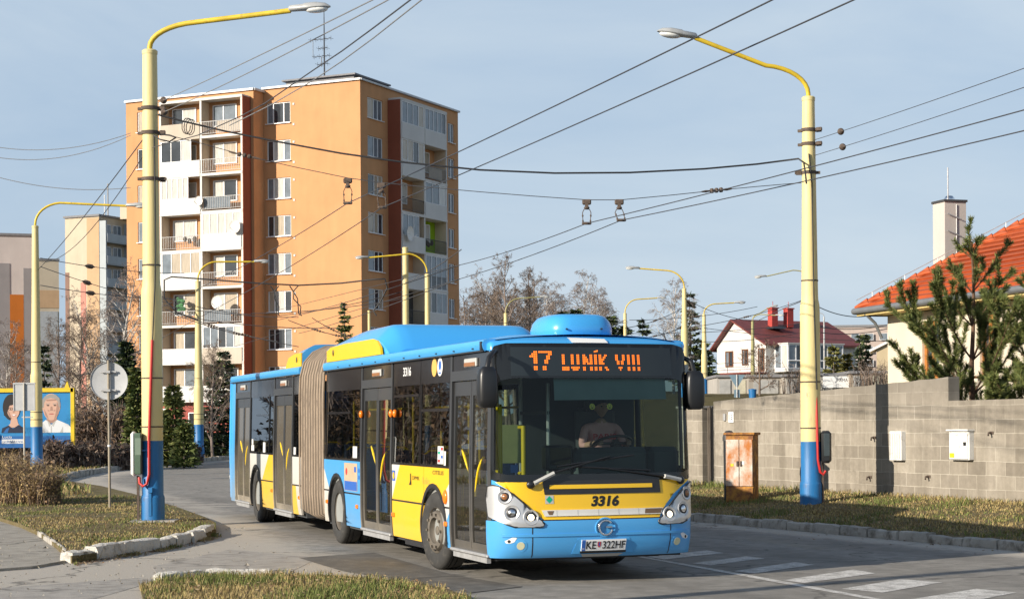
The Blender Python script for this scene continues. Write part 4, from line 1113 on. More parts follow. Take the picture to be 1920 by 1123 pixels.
side_text('model_lettering', 'CITELIS', -2.52, -2.04, 1.195, 1.245, 'ink', .003, .1, .01)
side_text('operator_lettering', 'DPMK', -3.45, -3.12, 1.10, 1.15, 'ink', .003)
side_text('company_lettering', 'Košice', -2.98, -2.66, 1.06, 1.15, 'sticker_gold', .003)
mb = MB(); spoly(mb, side_pts([(-3.62,1.03),(-3.5,1.03),(-3.52,1.18),(-3.56,1.18),(-3.56,1.08)], -1), .003, 0, 0); mb.build('logo', M['ink'], BUS)
for (x, m_) in ((-2.52,'sticker_gold'),(-2.27,'sticker_white')):
    mb = MB(); disc(mb, SX(x,-1), 2.535, .115, .001, 0, 20, 0)
    mb.build('round_sticker', [M[m_]], BUS)
    mb = MB()
    if m_ == 'sticker_white': disc(mb, SX(x,-1), 2.555, .06, .0025, 0, 14, 0); spoly(mb, side_pts([(x-.07,2.47),(x+.07,2.47),(x+.04,2.45),(x-.04,2.45)], -1), .0025, 0, 0); mb.build('sticker_print', M['sticker_blue'], BUS)
st = MB(); spoly(st, side_pts([(-2.33,1.33),(-2.08,1.33),(-2.08,1.55),(-2.33,1.55)], -1), -.006, 0, 0)
for k, mi in enumerate((1,2,3,1)): spoly(st, side_pts([(-2.31+.06*(k%2)*2,1.35+.05*k),(-2.22+.06*(k%2)*2,1.35+.05*k),(-2.22+.06*(k%2)*2,1.385+.05*k),(-2.31+.06*(k%2)*2,1.385+.05*k)], -1), -.004, mi, 0)
spoly(st, side_pts([(-2.06,1.31),(-1.98,1.31),(-1.98,1.49),(-2.06,1.49)], -1), -.006, 0, 0)
st.build('notice_sticker', [M['sticker_white'], M['sticker_red'], M['sticker_blue'], M['sticker_green']], BUS)
for (x0, x1, z0, z1) in ((-6.72,-6.48,1.33,1.5),(-14.75,-14.5,1.33,1.44),(-14.72,-14.58,1.45,1.55),(-13.6,-13.4,1.31,1.5),(-10.9,-10.75,1.31,1.44),(-4.06+.0,-3.98,1.0,1.0)):
    if z1 > z0: side_rect('notice_sticker', x0, x1, z0, z1, 'sticker_white', -.005)
mb = MB(); spoly(mb, side_pts([(-4.46,1.06),(-4.31,1.06),(-4.31,1.2),(-4.46,1.2)], -1), .003, 0, 0); disc(mb, SX(-4.385,-1), 1.13, .05, .0045, 1, 12, 0); mb.build('sticker', [M['sticker_blue'], M['bus_yellow']], BUS)
mb = MB(); disc(mb, SX(-6.32,-1), 1.15, .035, .004, 0, 12); disc(mb, SX(-6.32,-1), 1.05, .035, .004, 0, 12); mb.build('door_button', M['sticker_blue'], BUS)
side_text('warning_lettering', 'STOP', -.16, -.05, 1.0, 1.04, 'ink', .004) if False else None
# -- interior fittings
def seat(x, y, face=1, m='seat'):
    mb = MB(); mb.box((x, y, .80), (.42,.42,.07), 0, bev=.03); mb.box((x-.20*face, y, 1.12), (.07,.42,.62), 0, bev=.03); mb.box((x,y,.55),(.1,.3,.45),1)
    mb.tube([(x-.2*face,y-.19,1.40),(x-.22*face,y-.1,1.47),(x-.22*face,y+.1,1.47),(x-.2*face,y+.19,1.40)], .016, 6, 2)
    return mb.build('seat', [M[m], M['interior_dark'], M['hand_yellow']], BUS, 40)
for x in (-2.5,-3.4,-4.2): seat(x, .85); seat(x, .40)
for x in (-2.4,-3.3): seat(x, -.90, 1, 'seat_y' if x > -2.5 else 'seat')
for x in (-6.9,-7.7): seat(x, -.88); seat(x, -.44); seat(x, .88); seat(x, .44)
for x in (-5.2,-6.0): seat(x, .88)
for x in (-13.2,-14.0,-15.0): seat(x, .88); seat(x, -.88 if x > -14.5 else .44)
for (x, y) in ((-1.85,-.62),(-4.45,-.95),(-4.45,.0),(-6.28,-.95),(-6.28,0),(-1.9,-1.05),(-8.4,-.8),(-12.6,-.95),(-10.95,-.9),(-3.2,-.55)):
    mb = MB(); mb.tube([(x,y,.34),(x,y,2.5)], .019, 8); mb.build('grab_pole', M['hand_yellow'], BUS, 60)
for y in (-.55,.55):
    mb = MB(); mb.tube([(-8.4,y,2.05),(-1.9,y,2.05)], .016, 8); mb.build('grab_rail', M['hand_yellow'], BUS, 60)
for (y0, x0, z0, z1) in ((-1.06,-.42,1.25,2.02),(-.66,-.75,1.22,1.8)):
    mb = MB(); mb.tube([(x0,y0,z0),(x0,y0,z1)], .028, 8); mb.tube([(x0-.15,y0,z0+.02),(x0,y0,z0+.02)], .022, 8); mb.tube([(x0-.15,y0,z1-.02),(x0,y0,z1-.02)], .022, 8); mb.build('grab_handle', M['hand_yellow'], BUS, 60)
mb = MB(); mb.box((-.66,.30,1.02), (.55,1.55,.22), 0, bev=.06); mb.box((-.30,0,1.06), (.30,2.1,.16), 0, bev=.05); mb.box((-.58,.36,1.33), (.26,.95,.42), 0, bev=.07); mb.box((-.58,1.0,1.32), (.36,.40,.44), 0, bev=.06)
mb.box((-.58,-.30,1.42),(.2,.34,.30),1,bev=.03); mb.box((-.47,-.30,1.44),(.01,.26,.2),2)
dash = mb.build('dashboard', [M['interior_dark'], M['black'], M['glass_side']], BUS, 40)
mb = MB(); c = Vector((-.84,.50,1.58)); tilt = R(62)
mb.tube([c + Vector((math.cos(a)*.24*math.cos(tilt)*1.0 if False else math.cos(a)*.235*math.sin(R(65)), math.sin(a)*.235, -math.cos(a)*.235*math.cos(R(65))*-1*.9)) for a in [2*math.pi*k/28 for k in range(29)]], .016, 8, cap=False)
mb.tube([c + Vector((0,-.2,0)), c, c + Vector((0,.2,0))], .02, 6); mb.tube([c, c + Vector((.15,0,-.28))], .03, 8)
mb.build('steering_wheel', M['black'], BUS, 60)
mb = MB(); mb.box((-1.30,-.62,1.58),(.03,.26,.46)); mb.build('partition_panel', mat('pale_panel', (.40,.40,.17), .5), BUS)
# driver's cab: seat back, partition behind, glazed cab door
mb = MB(); mb.box((-1.40,.50,1.54), (.14,.52,.95), 0, bev=.05); mb.box((-1.12,.50,1.07), (.5,.5,.14), 0, bev=.05); mb.box((-1.12,.50,.7), (.3,.3,.6), 0); mb.box((-1.36,.50,2.05),(.12,.3,.2),0,bev=.04)
mb.build('driver_seat', M['interior_dark'], BUS, 40)
mb = MB(); mb.box((-1.72,.40,1.40), (.05,1.5,2.1), 0); mb.box((-1.2,-.36,.75), (1.0,.04,.85), 0); mb.tube([(-.72,-.36,.35),(-.72,-.36,2.3)], .022, 8, 1); mb.tube([(-1.7,-.36,.35),(-1.7,-.36,2.5)], .025, 8, 1); mb.box((-1.2,-.36,1.95),(1.0,.03,.04),0)
mb.build('cab_partition', [M['interior_dark'], M['galv']], BUS)
mb = MB(); spoly(mb, fp([(-.50,2.09),(.97,2.10),(.97,2.345),(-.50,2.345)]), -.07, 0, .004); mb.build('sun_blind', M['blind'], BUS, 60)
for y_ in (-.06,.16):
    mb = MB(); disc(mb, s_of_y(y_), 2.015, .035, -.004, 0, 16, 0)
    for dy in (-.012,.012): disc(mb, s_of_y(y_+dy), 2.025, .006, -.0028, 1, 8, 0)
    spoly(mb, fp([(y_-.018,2.008),(y_+.018,2.008),(y_+.012,1.994),(y_-.012,1.994)]), -.0028, 1, 0)
    mb.build('smiley_sticker', [mat('smiley_yellow', (.75,.62,.06), .4, var=0), M['ink']], BUS)
mb = MB(); spoly(mb, fp([(-1.05,1.27),(-.97,1.27),(-.97,1.36),(-1.05,1.36)]), -.003, 0, 0); mb.build('sticker', M['sticker_blue'], BUS)
# -- the driver (sits inside: a thing of its own)
DRV = thing('person', 'bus driver in a pale pink printed T-shirt seated behind the steering wheel', 'person')
DRV.matrix_world = Matrix.Translation(BUS.location + Vector((0,0,.29))) @ Matrix.Rotation(BUS.rotation_euler.z, 4, 'Z')
M['skin'] = mat('skin', (.42,.24,.17), .6, var=.08); M['shirt'] = mat('pink_shirt', (.66,.34,.33), .85, var=.08, vscale=8); M['trousers'] = mat('dark_trousers', (.03,.035,.05), .9); M['hair'] = mat('dark_hair', (.02,.016,.013), .6, var=.3, vscale=40)
def skinned(name, joints, edges, m, parent, sub=2):
    me = bpy.data.meshes.new(name); me.from_pydata([j[0] for j in joints], edges, []); o = bpy.data.objects.new(name, me); COL.objects.link(o)
    o.modifiers.new('skin', 'SKIN'); s = o.modifiers.new('sub', 'SUBSURF'); s.levels = sub; s.render_levels = sub
    for i, j in enumerate(joints):
        v = me.skin_vertices[0].data[i]; v.radius = (j[1], j[2] if len(j) > 2 else j[1])
    me.skin_vertices[0].data[0].use_root = True
    dg_ = bpy.context.evaluated_depsgraph_get(); ev = o.evaluated_get(dg_); m2 = bpy.data.meshes.new_from_object(ev); m2.materials.clear()
    for mm in (m if isinstance(m, list) else [m]): m2.materials.append(mm)
    m2.shade_smooth(); bpy.data.objects.remove(o); o2 = bpy.data.objects.new(name, m2); COL.objects.link(o2); o2.parent = parent
    return o2
dy = .50; bx = -1.20; CZ = .19
J = [((bx,dy,.98),.13,.15), ((bx-.03,dy,1.18),.115,.15), ((bx-.02,dy,1.40),.115,.165), ((bx,dy,1.53),.06,.07), ((bx+.015,dy,1.60),.05),
     ((bx,dy+.20,1.49),.062), ((bx+.10,dy+.29,1.25),.048), ((bx+.33,dy+.20,1.29),.038), ((bx+.37,dy+.19,1.30),.030),
     ((bx,dy-.20,1.49),.062), ((bx+.10,dy-.29,1.25),.048), ((bx+.33,dy-.20,1.29),.038), ((bx+.37,dy-.19,1.30),.030),
     ((bx+.02,dy+.10,.96),.10), ((bx+.42,dy+.13,.96),.075), ((bx+.46,dy+.13,.62),.055), ((bx+.48,dy+.13,.42),.045),
     ((bx+.02,dy-.10,.96),.10), ((bx+.42,dy-.13,.96),.075), ((bx+.46,dy-.13,.62),.055), ((bx+.48,dy-.13,.42),.045)]
ED = [(0,1),(1,2),(2,3),(3,4),(2,5),(5,6),(6,7),(7,8),(2,9),(9,10),(10,11),(11,12),(0,13),(13,14),(14,15),(15,16),(0,17),(17,18),(18,19),(19,20)]
body = skinned('body', J, ED, [M['skin'], M['shirt'], M['trousers']], DRV)
for p in body.data.polygons:
    c = p.center
    if c.z < 1.03 and c.x > bx-.5 and not (c.x > bx+.25 and c.z > 1.15): p.material_index = 2
    elif c.z < 1.545 and not (c.x > bx+.19 and c.z < 1.40) : p.material_index = 1
    else: p.material_index = 0
# head: one shaped surface
mb = MB()
def headfn(u, v):
    th = 2*math.pi*u; ph = -math.pi/2 + math.pi*v
    x, y, z = math.cos(ph)*math.cos(th)*.098, math.cos(ph)*math.sin(th)*.078, math.sin(ph)*.118
    if z < -.02: x *= 1 + .12*(z+.02)/.1; y *= 1 + 1.6*(z+.02)/.1*.35
    if abs(th if th < math.pi else th-2*math.pi) < .25 and -.45 < ph < .1: x += .020*math.cos((ph+.18)*2.6)      # nose
    if abs(abs(th if th < math.pi else th-2*math.pi)-.38) < .16 and -.02 < ph < .26: x -= .010                    # eye sockets
    if abs(th if th < math.pi else th-2*math.pi) < .3 and -.78 < ph < -.62: x += .006                            # lips
    return (bx+.03+x, dy+y, 1.72+z)
mb.grid(headfn, 40, 26)
for s_ in (-1,1): mb.ellipsoid((bx+.02, dy+s_*.080, 1.715), (.022,.012,.035), 8, 6)
mb.build('head', M['skin'], DRV, 180)
mb = MB()
def hairfn(u, v):
    th = 2*math.pi*u; ph = lerp(-.05, math.pi/2, v); fr = max(0, math.cos(th))
    ph = max(ph, .42*fr); r = 1.10
    return (bx+.018+math.cos(ph)*math.cos(th)*.098*r, dy+math.cos(ph)*math.sin(th)*.078*r, 1.725+math.sin(ph)*.118*r)
mb.grid(hairfn, 28, 10); mb.build('hair', M['hair'], DRV, 180)
mb = MB()
for s_ in (-1,1): mb.ellipsoid((bx+.117, dy+s_*.034, 1.737), (.008,.013,.008), 8, 6)
mb.build('eyes', M['ink'], DRV, 180)
for s_ in (-1,1):
    mb = MB(); h = Vector((bx+.395, dy+s_*.19, 1.305))
    mb.ellipsoid(tuple(h), (.045,.020,.038), 12, 8)
    for k in range(4):
        ln = (.062,.07,.066,.052)[k]; z = h.z + .030 - .020*k
        mb.tube([(h.x+.03, h.y, z), (h.x+.03+ln*.5, h.y+s_*.012, z+.004), (h.x+.03+ln*.75, h.y-s_*.012, z), (h.x+.03+ln*.55, h.y-s_*.034, z-.003)], [.0095,.009,.0085,.007], 8)
    mb.tube([(h.x-.01, h.y-s_*.01, h.z+.03), (h.x+.02, h.y-s_*.035, h.z+.045), (h.x+.045, h.y-s_*.045, h.z+.04)], [.011,.010,.008], 8)
    mb.build('hand', M['skin'], DRV, 180)
vs, fs = text_fit('PARIS', -.15, .15, 0, .07, 0, .02)
mb = MB(); mb.add([(bx+.118+.02*math.cos(a*5)-.03*abs(a), dy+a, 1.335+b) for a, b in vs], fs); mb.build('shirt_print', mat('print_red', (.55,.06,.06), .8, var=0), DRV)
# ---------------------------------------------------------------- buildings
def wall_mat(name, col, var=.07, streak=.08):
    m, nt, b = _nt(name)
    f = _noise(nt, .45, 5, .6, 'Object'); st = _noise(nt, 1.6, 4, .6, 'Object', (1,1,.12))
    c = _ramp(nt, f, .3, .7, tuple(x*(1-var) for x in col), tuple(x*(1+var) for x in col))
    c = _mix(nt, 1.0, c, _ramp(nt, st, .3, .7, (1-streak,)*3, (1,1,1)), 'MULTIPLY')
    nt.links.new(c, b.inputs['Base Color']); b.inputs['Roughness'].default_value = .9; b.inputs['Specular IOR Level'].default_value = .2
    _bump(nt, b, _noise(nt, 18, 5, .6), .15, .02)
    return m
M['orange'] = wall_mat('orange_render', (.575,.30,.145)); M['brick_red'] = wall_mat('brick_red_render', (.27,.085,.05)); M['cream_in'] = wall_mat('loggia_cream', (.62,.50,.36))
M['white_w'] = wall_mat('white_render', (.64,.62,.59)); M['roof_grey'] = mat('roof_felt', (.20,.20,.21), .8); M['coping'] = mat('metal_coping', (.50,.50,.50), .5, metal=.2)
M['frame'] = mat('white_upvc', (.78,.78,.78), .35, var=.02)
M['pane_dark'] = mat('pane_dark', (.035,.042,.05), .06, var=.3, vscale=.9, spec=.8)
M['pane_curtain'] = mat('pane_curtain', (.52,.50,.46), .12, var=.25, vscale=3, stretch=(6,6,.4), spec=.6)
M['pane_beige'] = mat('pane_beige', (.42,.36,.28), .12, var=.25, vscale=3, stretch=(6,6,.4), spec=.6)
M['pane_grey'] = mat('pane_grey', (.16,.19,.22), .06, var=.25, vscale=1.5, spec=.8)
M['rail'] = mat('rail_metal', (.30,.30,.30), .5, metal=.3); M['rail_dark'] = mat('rail_dark', (.05,.05,.05), .5)
M['par_white'] = wall_mat('parapet_white', (.64,.63,.61), .04, .05); M['par_beige'] = wall_mat('parapet_beige', (.52,.45,.37), .08, .12); M['par_orange'] = wall_mat('parapet_orange', (.62,.36,.20))
M['lime'] = wall_mat('lime_wall', (.28,.45,.02)); M['green_stuff'] = mat('plant_green', (.05,.16,.06), .8, var=.5, vscale=12)
def wall(mb, Mx, t0, t1, z0, z1, holes, dep=.16, mi=0, mir=None):
    """flat wall in (t, w, z) with rectangular openings and their reveals (w grows inwards)"""
    ts = sorted({t0, t1, *[h[0] for h in holes], *[h[1] for h in holes]}); zs = sorted({z0, z1, *[h[2] for h in holes], *[h[3] for h in holes]})
    ts = [t for t in ts if t0 <= t <= t1]; zs = [z for z in zs if z0 <= z <= z1]
    for a, b in zip(ts, ts[1:]):
        for c, d in zip(zs, zs[1:]):
            m_, n_ = (a+b)/2, (c+d)/2
            if any(h[0] < m_ < h[1] and h[2] < n_ < h[3] for h in holes): continue
            mb.add([(a,0,c),(b,0,c),(b,0,d),(a,0,d)], [(0,1,2,3)], mi, Mx)
    for (a, b, c, d) in holes:
        r = mi if mir is None else mir
        for q in ([(a,0,c),(a,dep,c),(a,dep,d),(a,0,d)], [(b,0,c),(b,dep,c),(b,dep,d),(b,0,d)], [(a,0,c),(b,0,c),(b,dep,c),(a,dep,c)], [(a,0,d),(b,0,d),(b,dep,d),(a,dep,d)]):
            mb.add(q, [(0,1,2,3)], r, Mx)
PANES = ['pane_dark','pane_curtain','pane_beige','pane_grey']
def win_unit(root, Mx, t0, t1, z0, z1, w, splits, rnd, name='window', sill=True, kinds=None, fr=.07, framem='frame'):
    mb = MB(); f = fr
    mb.box(((t0+t1)/2, w+.03, z0+f/2), (t1-t0,.07,f), 0, Mx); mb.box(((t0+t1)/2, w+.03, z1-f/2), (t1-t0,.07,f), 0, Mx)
    cuts = [t0] + [lerp(t0,t1,s) for s in splits] + [t1]
    for k, c in enumerate(cuts):
        hw = f/2 if 0 < k < len(cuts)-1 else f/2
        cc = c + (f/2 if k == 0 else (-f/2 if k == len(cuts)-1 else 0))
        mb.box((cc, w+.032, (z0+z1)/2), (f*1.15,.074,z1-z0-2*f), 0, Mx)
    if sill: mb.box(((t0+t1)/2, w-.10, z0-.03), (t1-t0+.1,.26,.05), 0, Mx)
    o = mb.build(name, M[framem], root)
    for k, (a, b) in enumerate(zip(cuts, cuts[1:])):
        pm = MB(); pm.add([(a+f*.5,w+.035,z0+f),(b-f*.5,w+.035,z0+f),(b-f*.5,w+.035,z1-f),(a+f*.5,w+.035,z1-f)], [(0,1,2,3)], 0, Mx)
        kd = kinds[k] if kinds else rnd.choice(PANES)
        pm.build('pane', M[kd], o)
    return o
# ======== the orange tower
TA = R(154.5)
TW = thing('apartment_tower', 'tall orange apartment tower with white glazed loggias and brick red side strips', 'apartment block', (-10.99,130.65,0), R(-25.5))
ML = lambda off: Matrix(((-1,0,0,0),(0,1,0,-off),(0,0,1,0),(0,0,0,1)))        # left face: (t, w, z)
MR = lambda off: Matrix(((0,-1,0,off),(1,0,0,0),(0,0,1,0),(0,0,0,1)))         # right face
rnd = random.Random(4)
FL = [23.40 - 2.83*k for k in range(9)]        # floor slabs, top first
ZTOP = 27.0
rows = [(24.36-2.83*k, 25.93-2.83*k) for k in range(9)]
hA = [(6.05,8.15,a,b) for a, b in rows]; hB = [(18.55,19.15,a,b) for a, b in rows]
hR1 = [(1.05,3.35,a+.05,b+.02) for a, b in rows]; hR2 = [(13.9,15.0,a,b) for a, b in rows]
mb = MB()
wall(mb, ML(0), 0, 8.42, 0, ZTOP, hA)
mb.add([(-8.42,0,0),(-8.42,-1.36,0),(-8.42,-1.36,26.75),(-8.42,0,26.75)], [(0,1,2,3)])
wall(mb, ML(1.36), 8.42, 20.2, 0, 26.75, hB)
wall(mb, MR(0), 0, 15.7, 0, ZTOP, hR1 + hR2)
mb.add([(-20.2,-1.36,0),(-20.2,15.7,0),(-20.2,15.7,26.75),(-20.2,-1.36,26.75)], [(0,1,2,3)])
mb.add([(-20.2,15.7,0),(0,15.7,0),(0,15.7,ZTOP),(-20.2,15.7,26.75)], [(0,1,2,3)])
# small vent covers beside the windows are part of the facade
for k in range(9):
    for dz in (.1, -1.42): mb.box((5.75, -.02, 25.6+dz-2.83*k), (.16,.04,.16), 1, ML(0))
mb.build('facade', [M['orange'], M['white_w']], TW)
mb = MB(); mb.box((-4.21,7.85,26.9),(8.35,15.6,.1)); mb.box((-14.3,7.2,26.66),(11.7,17.0,.1)); mb.build('roof', M['roof_grey'], TW)
mb = MB()
for (c, d) in (((-4.2,-.06,27.06),(8.6,.22,.14)),((.06,7.85,27.06),(.22,15.9,.14)),((-14.3,-1.42,26.82),(11.9,.22,.16)),((-8.36,-.7,26.82),(.22,1.4,.16)),((-20.2,7.1,26.82),(.22,17.0,.16))): mb.box(c, d)
mb.build('coping', M['coping'], TW)
mb = MB(); mb.box((-5.0,5.0,27.5),(6.0,5.0,.95)); mb.box((-5.0,5.0,28.02),(6.5,5.5,.12),1); mb.build('lift_house', [M['roof_grey'], M['roof_grey']], TW)
mb = MB(); ax, ay = -5.0, 3.2
mb.tube([(ax,ay,27.9),(ax,ay,31.2),(ax,ay,33.4)], [.06,.05,.025], 6)
for z, ln, n_ in ((31.1,1.2,5),(30.4,.5,3),(29.8,.9,4),(29.2,.6,3)):
    mb.tube([(ax-ln,ay,z),(ax+ln*.5,ay,z)], .022, 5)
    for q in range(n_):
        x = lerp(ax-ln, ax+ln*.5, q/(n_-1)); mb.tube([(x,ay-.35,z),(x,ay+.35,z)], .014, 4); mb.tube([(x,ay,z-.18),(x,ay,z+.18)], .014, 4)
mb.tube([(ax-1.0,ay,29.7),(ax-1.0,ay,31.0)], .02, 5); mb.tube([(ax-.25,ay,29.0),(ax-.25,ay,29.7),(ax,ay,29.7)], .03, 5)
mb.build('antenna_mast', M['wire'], TW)
for k, (a, b) in enumerate(rows):
    r2 = random.Random(k)
    win_unit(TW, ML(0), 6.05, 8.15, a, b, .09, (.30,.74), r2, kinds=[r2.choice(['pane_dark','pane_grey','pane_dark']), r2.choice(['pane_curtain','pane_beige','pane_curtain','pane_dark']), r2.choice(['pane_curtain','pane_grey','pane_dark'])][::-1] if False else [r2.choice(['pane_grey','pane_dark']), r2.choice(['pane_curtain','pane_beige','pane_curtain','pane_dark']), r2.choice(['pane_grey','pane_dark','pane_beige'])])
    win_unit(TW, ML(1.36), 18.55, 19.15, a, b, .09, (), r2)
    win_unit(TW, MR(0), 1.05, 3.35, a+.05, b+.02, .09, (.45,.72) , r2, kinds=[r2.choice(['pane_dark','pane_grey','pane_beige']) for _ in range(3)])
    win_unit(TW, MR(0), 13.9, 15.0, a, b, .09, (.5,), r2, kinds=['pane_dark','pane_grey'])
# red side panels of the loggia stacks
mb = MB(); mb.box((-8.685,-1.9,13.2),(.05,1.06,26.0)); mb.build('side_panel', M['brick_red'], TW)
mb = MB(); mb.box((.53,4.13,13.2),(1.06,.10,25.9)); mb.build('side_panel', M['brick_red'], TW)
def loggia(Mx, t0, t1, t2, specs, rev, D=1.05):
    # fins and slabs
    mb = MB(); zt = 26.25
    for t in (t0, t1, t2): mb.box((t, D/2, (zt+.8)/2), (.17, D, zt-.8), 0, Mx)
    for z in FL + [zt]: mb.box(((t0+t2)/2, D/2+.02, z-.03), (t2-t0+.16, D+.10, .20), 0, Mx)
    mb.build('loggia_frame', M['white_w'], TW)
    for k, row in enumerate(specs):
        for bay, sp in enumerate(row):
            a, b = ((t0+.10, t1-.10), (t1+.10, t2-.10))[bay]; z0 = FL[k]+.08; z1 = (FL[k-1] if k else zt)-.14
            kind = sp[0]; r2 = random.Random(k*7+bay)
            # back wall
            wb = MB(); wb.add([(a,D-.02,z0),(b,D-.02,z0),(b,D-.02,z1),(a,D-.02,z1)], [(0,1,2,3)], 0, Mx)
            for t, in ((a,),(b,)): wb.add([(t,0.03,z0),(t,D,z0),(t,D,z1),(t,0.03,z1)], [(0,1,2,3)], 1, Mx)
            bm_ = wb.build('balcony_wall', [M[sp[3]] if len(sp) > 3 else M['orange'], M['cream_in']], TW)
            wt = (.10,.72) if rev else (.28,.90)
            ta, tb = lerp(a,b,wt[0]), lerp(a,b,wt[1])
            win_unit(TW, Mx, ta, tb, z0+.75, z1-.25, D-.10, (.55,) , r2, 'balcony_window', False, kinds=[r2.choice(PANES), r2.choice(PANES)])
            par, top = sp[1], z0+1.02
            bb = MB()
            if par in ('white','beige','orange','part'):
                m_ = {'white':'par_white','beige':'par_beige','orange':'par_orange','part':'par_white'}[par]
                bb.box(((a+b)/2, -.03, (z0-.2+top)/2), (b-a+.08,.07,top-z0+.2), 0, Mx)
                bb.build('balcony_parapet', M[m_], TW)
            else:
                m_ = 'rail_dark' if par == 'dark' else 'rail'
                bb.tube([Mx @ Vector((a,0,top)), Mx @ Vector((b,0,top))], .028, 5); bb.tube([Mx @ Vector((a,0,z0+.12)), Mx @ Vector((b,0,z0+.12))], .022, 5)
                for q in range(23):
                    t = lerp(a,b,q/22); bb.box((t,0,(z0+.1+top)/2), (.022,.022,top-z0-.1), 0, Mx)
                if par == 'glass': bb.box((lerp(a,b,.62),.03,(z0+.15+top)/2), ((b-a)*.7,.02,top-z0-.2), 1, Mx)
                if par == 'panel': bb.box((lerp(a,b,.30 if not rev else .5),.03,(z0+.15+top)/2), ((b-a)*.62,.03,top-z0-.2), 2, Mx)
                bb.build('balcony_railing', [M[m_], M['pane_grey'], M['par_beige']], TW)
            gl = sp[2]
            if gl:
                f0, f1, n_, kd = gl; ga, gb = lerp(a,b,f0), lerp(a,b,f1)
                zb = z0+1.0 if par != 'none' else z0
                win_unit(TW, Mx, ga, gb, zb, z1, -.02, [i/n_ for i in range(1,n_)], r2, 'loggia_glazing', False, kinds=[kd if r2.random() < .7 else r2.choice(PANES) for _ in range(n_)], fr=.05)
            if len(sp) > 4 and sp[4] == 'plants':
                pb = MB()
                for q in range(7): pb.ellipsoid((lerp(a,b,.08+.42*r2.random()), .25+.2*r2.random(), z0+.3+.55*r2.random()), (.18,.14,.22), 7, 5, 0, Mx)
                pb.build('pot_plants', M['bark'], TW)
            if len(sp) > 4 and sp[4] == 'green':
                pb = MB()
                for q in range(12): pb.ellipsoid((lerp(a,b,.38+.25*r2.random()), .2, z0+1.1+.9*r2.random()), (.2,.1,.16), 7, 5, 0, Mx)
                pb.build('green_cloth', M['green_stuff'], TW)
# rows from the top; bay 0 = nearer the corner (small t)
SL = [[('open','panel',None),('open','beige',None)],
      [('open','bars',None),('glz','white',(.22,1,3,'pane_dark'))],
      [('open','glass',None),('glz','white',(.30,1,5,'pane_curtain'))],
      [('glz','white',(0,1,5,'pane_curtain')),('open','bars',None,'orange','plants')],
      [('open','bars',None),('glz','white',(0,1,4,'pane_beige'))],
      [('open','glass',None,'orange','plants'),('open','bars',None,'orange','green')],
      [('glz','beige',(0,1,5,'pane_grey')),('open','white',None)],
      [('open','white',None),('open','white',None)]]
SR = [[('glz','white',(0,1,4,'pane_grey')),('glz','white',(0,1,5,'pane_grey'))],
      [('glz','white',(0,1,4,'pane_beige')),('open','panel',None)],
      [('open','dark',None),('glz','white',(0,1,3,'pane_grey'))],
      [('glz','white',(0,.75,3,'pane_grey')),('open','dark',None,'lime','plants')],
      [('open','white',None),('glz','none',(0,1,4,'pane_grey'))],
      [('open','dark',None,'rail_dark','plants'),('glz','white',(0,1,4,'pane_grey'))],
      [('glz','white',(0,1,4,'pane_grey')),('open','white',None)],
      [('open','white',None),('glz','white',(0,1,4,'pane_grey'))]]
loggia(ML(2.41), 8.80, 12.47, 16.2, SL, False)
loggia(MR(1.05), 4.28, 7.95, 11.62, SR, True)
def dish(Mx, t, w, z, r):
    mb = MB(); D_ = Mx @ Matrix.Translation((t, w, z)) @ Matrix.Rotation(R(90), 4, 'X')
    mb.lathe([(.001,-.10*r*2),(r*.5,-.07*r*2),(r,.0),(r*1.02,.01),(r,.012)], 20, 0, D_)
    mb.tube([Mx @ Vector((t,w-.0,z-r*.9)), Mx @ Vector((t+.05,w-.55,z-r*.2))], .02, 5); mb.tube([Mx @ Vector((t,w+.05,z)), Mx @ Vector((t,w+.3,z-.1)), Mx @ Vector((t,w+.3,z-.6))], .03, 5)
    mb.build('satellite_dish', M['sticker_grey'] if False else M['plaster_white'], TW, 60)
dish(ML(2.41), 12.45, -.35, 18.55, .36); dish(ML(2.41), 9.2, -.4, 16.45, .48); dish(ML(2.41), 10.9, -.35, 10.9, .46); dish(MR(1.05), 4.9, -.4, 16.1, .55)
# ground floor: red base and a shop front in the shade of the first slab
mb = MB(); mb.box((-14.2,-2.0,1.6),(12.4,1.2,3.2)); mb.build('ground_floor', wall_mat('red_base', (.36,.10,.08)), TW)
win_unit(TW, ML(2.62), 15.6, 16.7, 2.0, 3.0, -.02, (.5,), rnd, kinds=['pane_curtain','pane_grey'])
win_unit(TW, ML(2.62), 12.0, 13.6, .6, 2.7, -.02, (.5,), rnd, kinds=['pane_dark','pane_dark'])
# ======== pale block behind it on the left
PB = thing('apartment_block', 'pale cream apartment block with a pink stripe and blue-grey balconies behind the orange tower', 'apartment block', (-50.9,220,0), R(-25.5))
M['pale'] = wall_mat('cream_render', (.54,.46,.35)); M['peach'] = wall_mat('peach_render', (.52,.35,.21)); M['pink'] = wall_mat('pink_stripe', (.55,.25,.20)); M['brown_s'] = wall_mat('brown_stripe', (.24,.15,.12))
mb = MB(); H_ = 27.6; wl = 5.3
wall(mb, ML(0), 0, wl, 0, H_, []); wall(mb, MR(0), 0, 13, 0, H_, []); mb.box((-wl/2,6,H_+.1),(wl+.3,12.4,.25),3)
for (a, b, zt, mi) in ((0,1.9,H_-.2,1),(2.1,2.9,19.5,2),(4.7,wl,20.8,4)): mb.box((-(a+b)/2, -.02, zt/2), (b-a,.05,zt), mi)
mb.add([(-wl,0,0),(-wl,13,0),(-wl,13,H_),(-wl,0,H_)],[(0,1,2,3)]); mb.add([(-wl,13,0),(0,13,0),(0,13,H_),(-wl,13,H_)],[(0,1,2,3)])
mb.build('facade', [M['pale'], M['peach'], M['pink'], M['roof_grey'], M['brown_s']], PB)
M['bal_blue'] = wall_mat('blue_grey_panel', (.42,.46,.48))
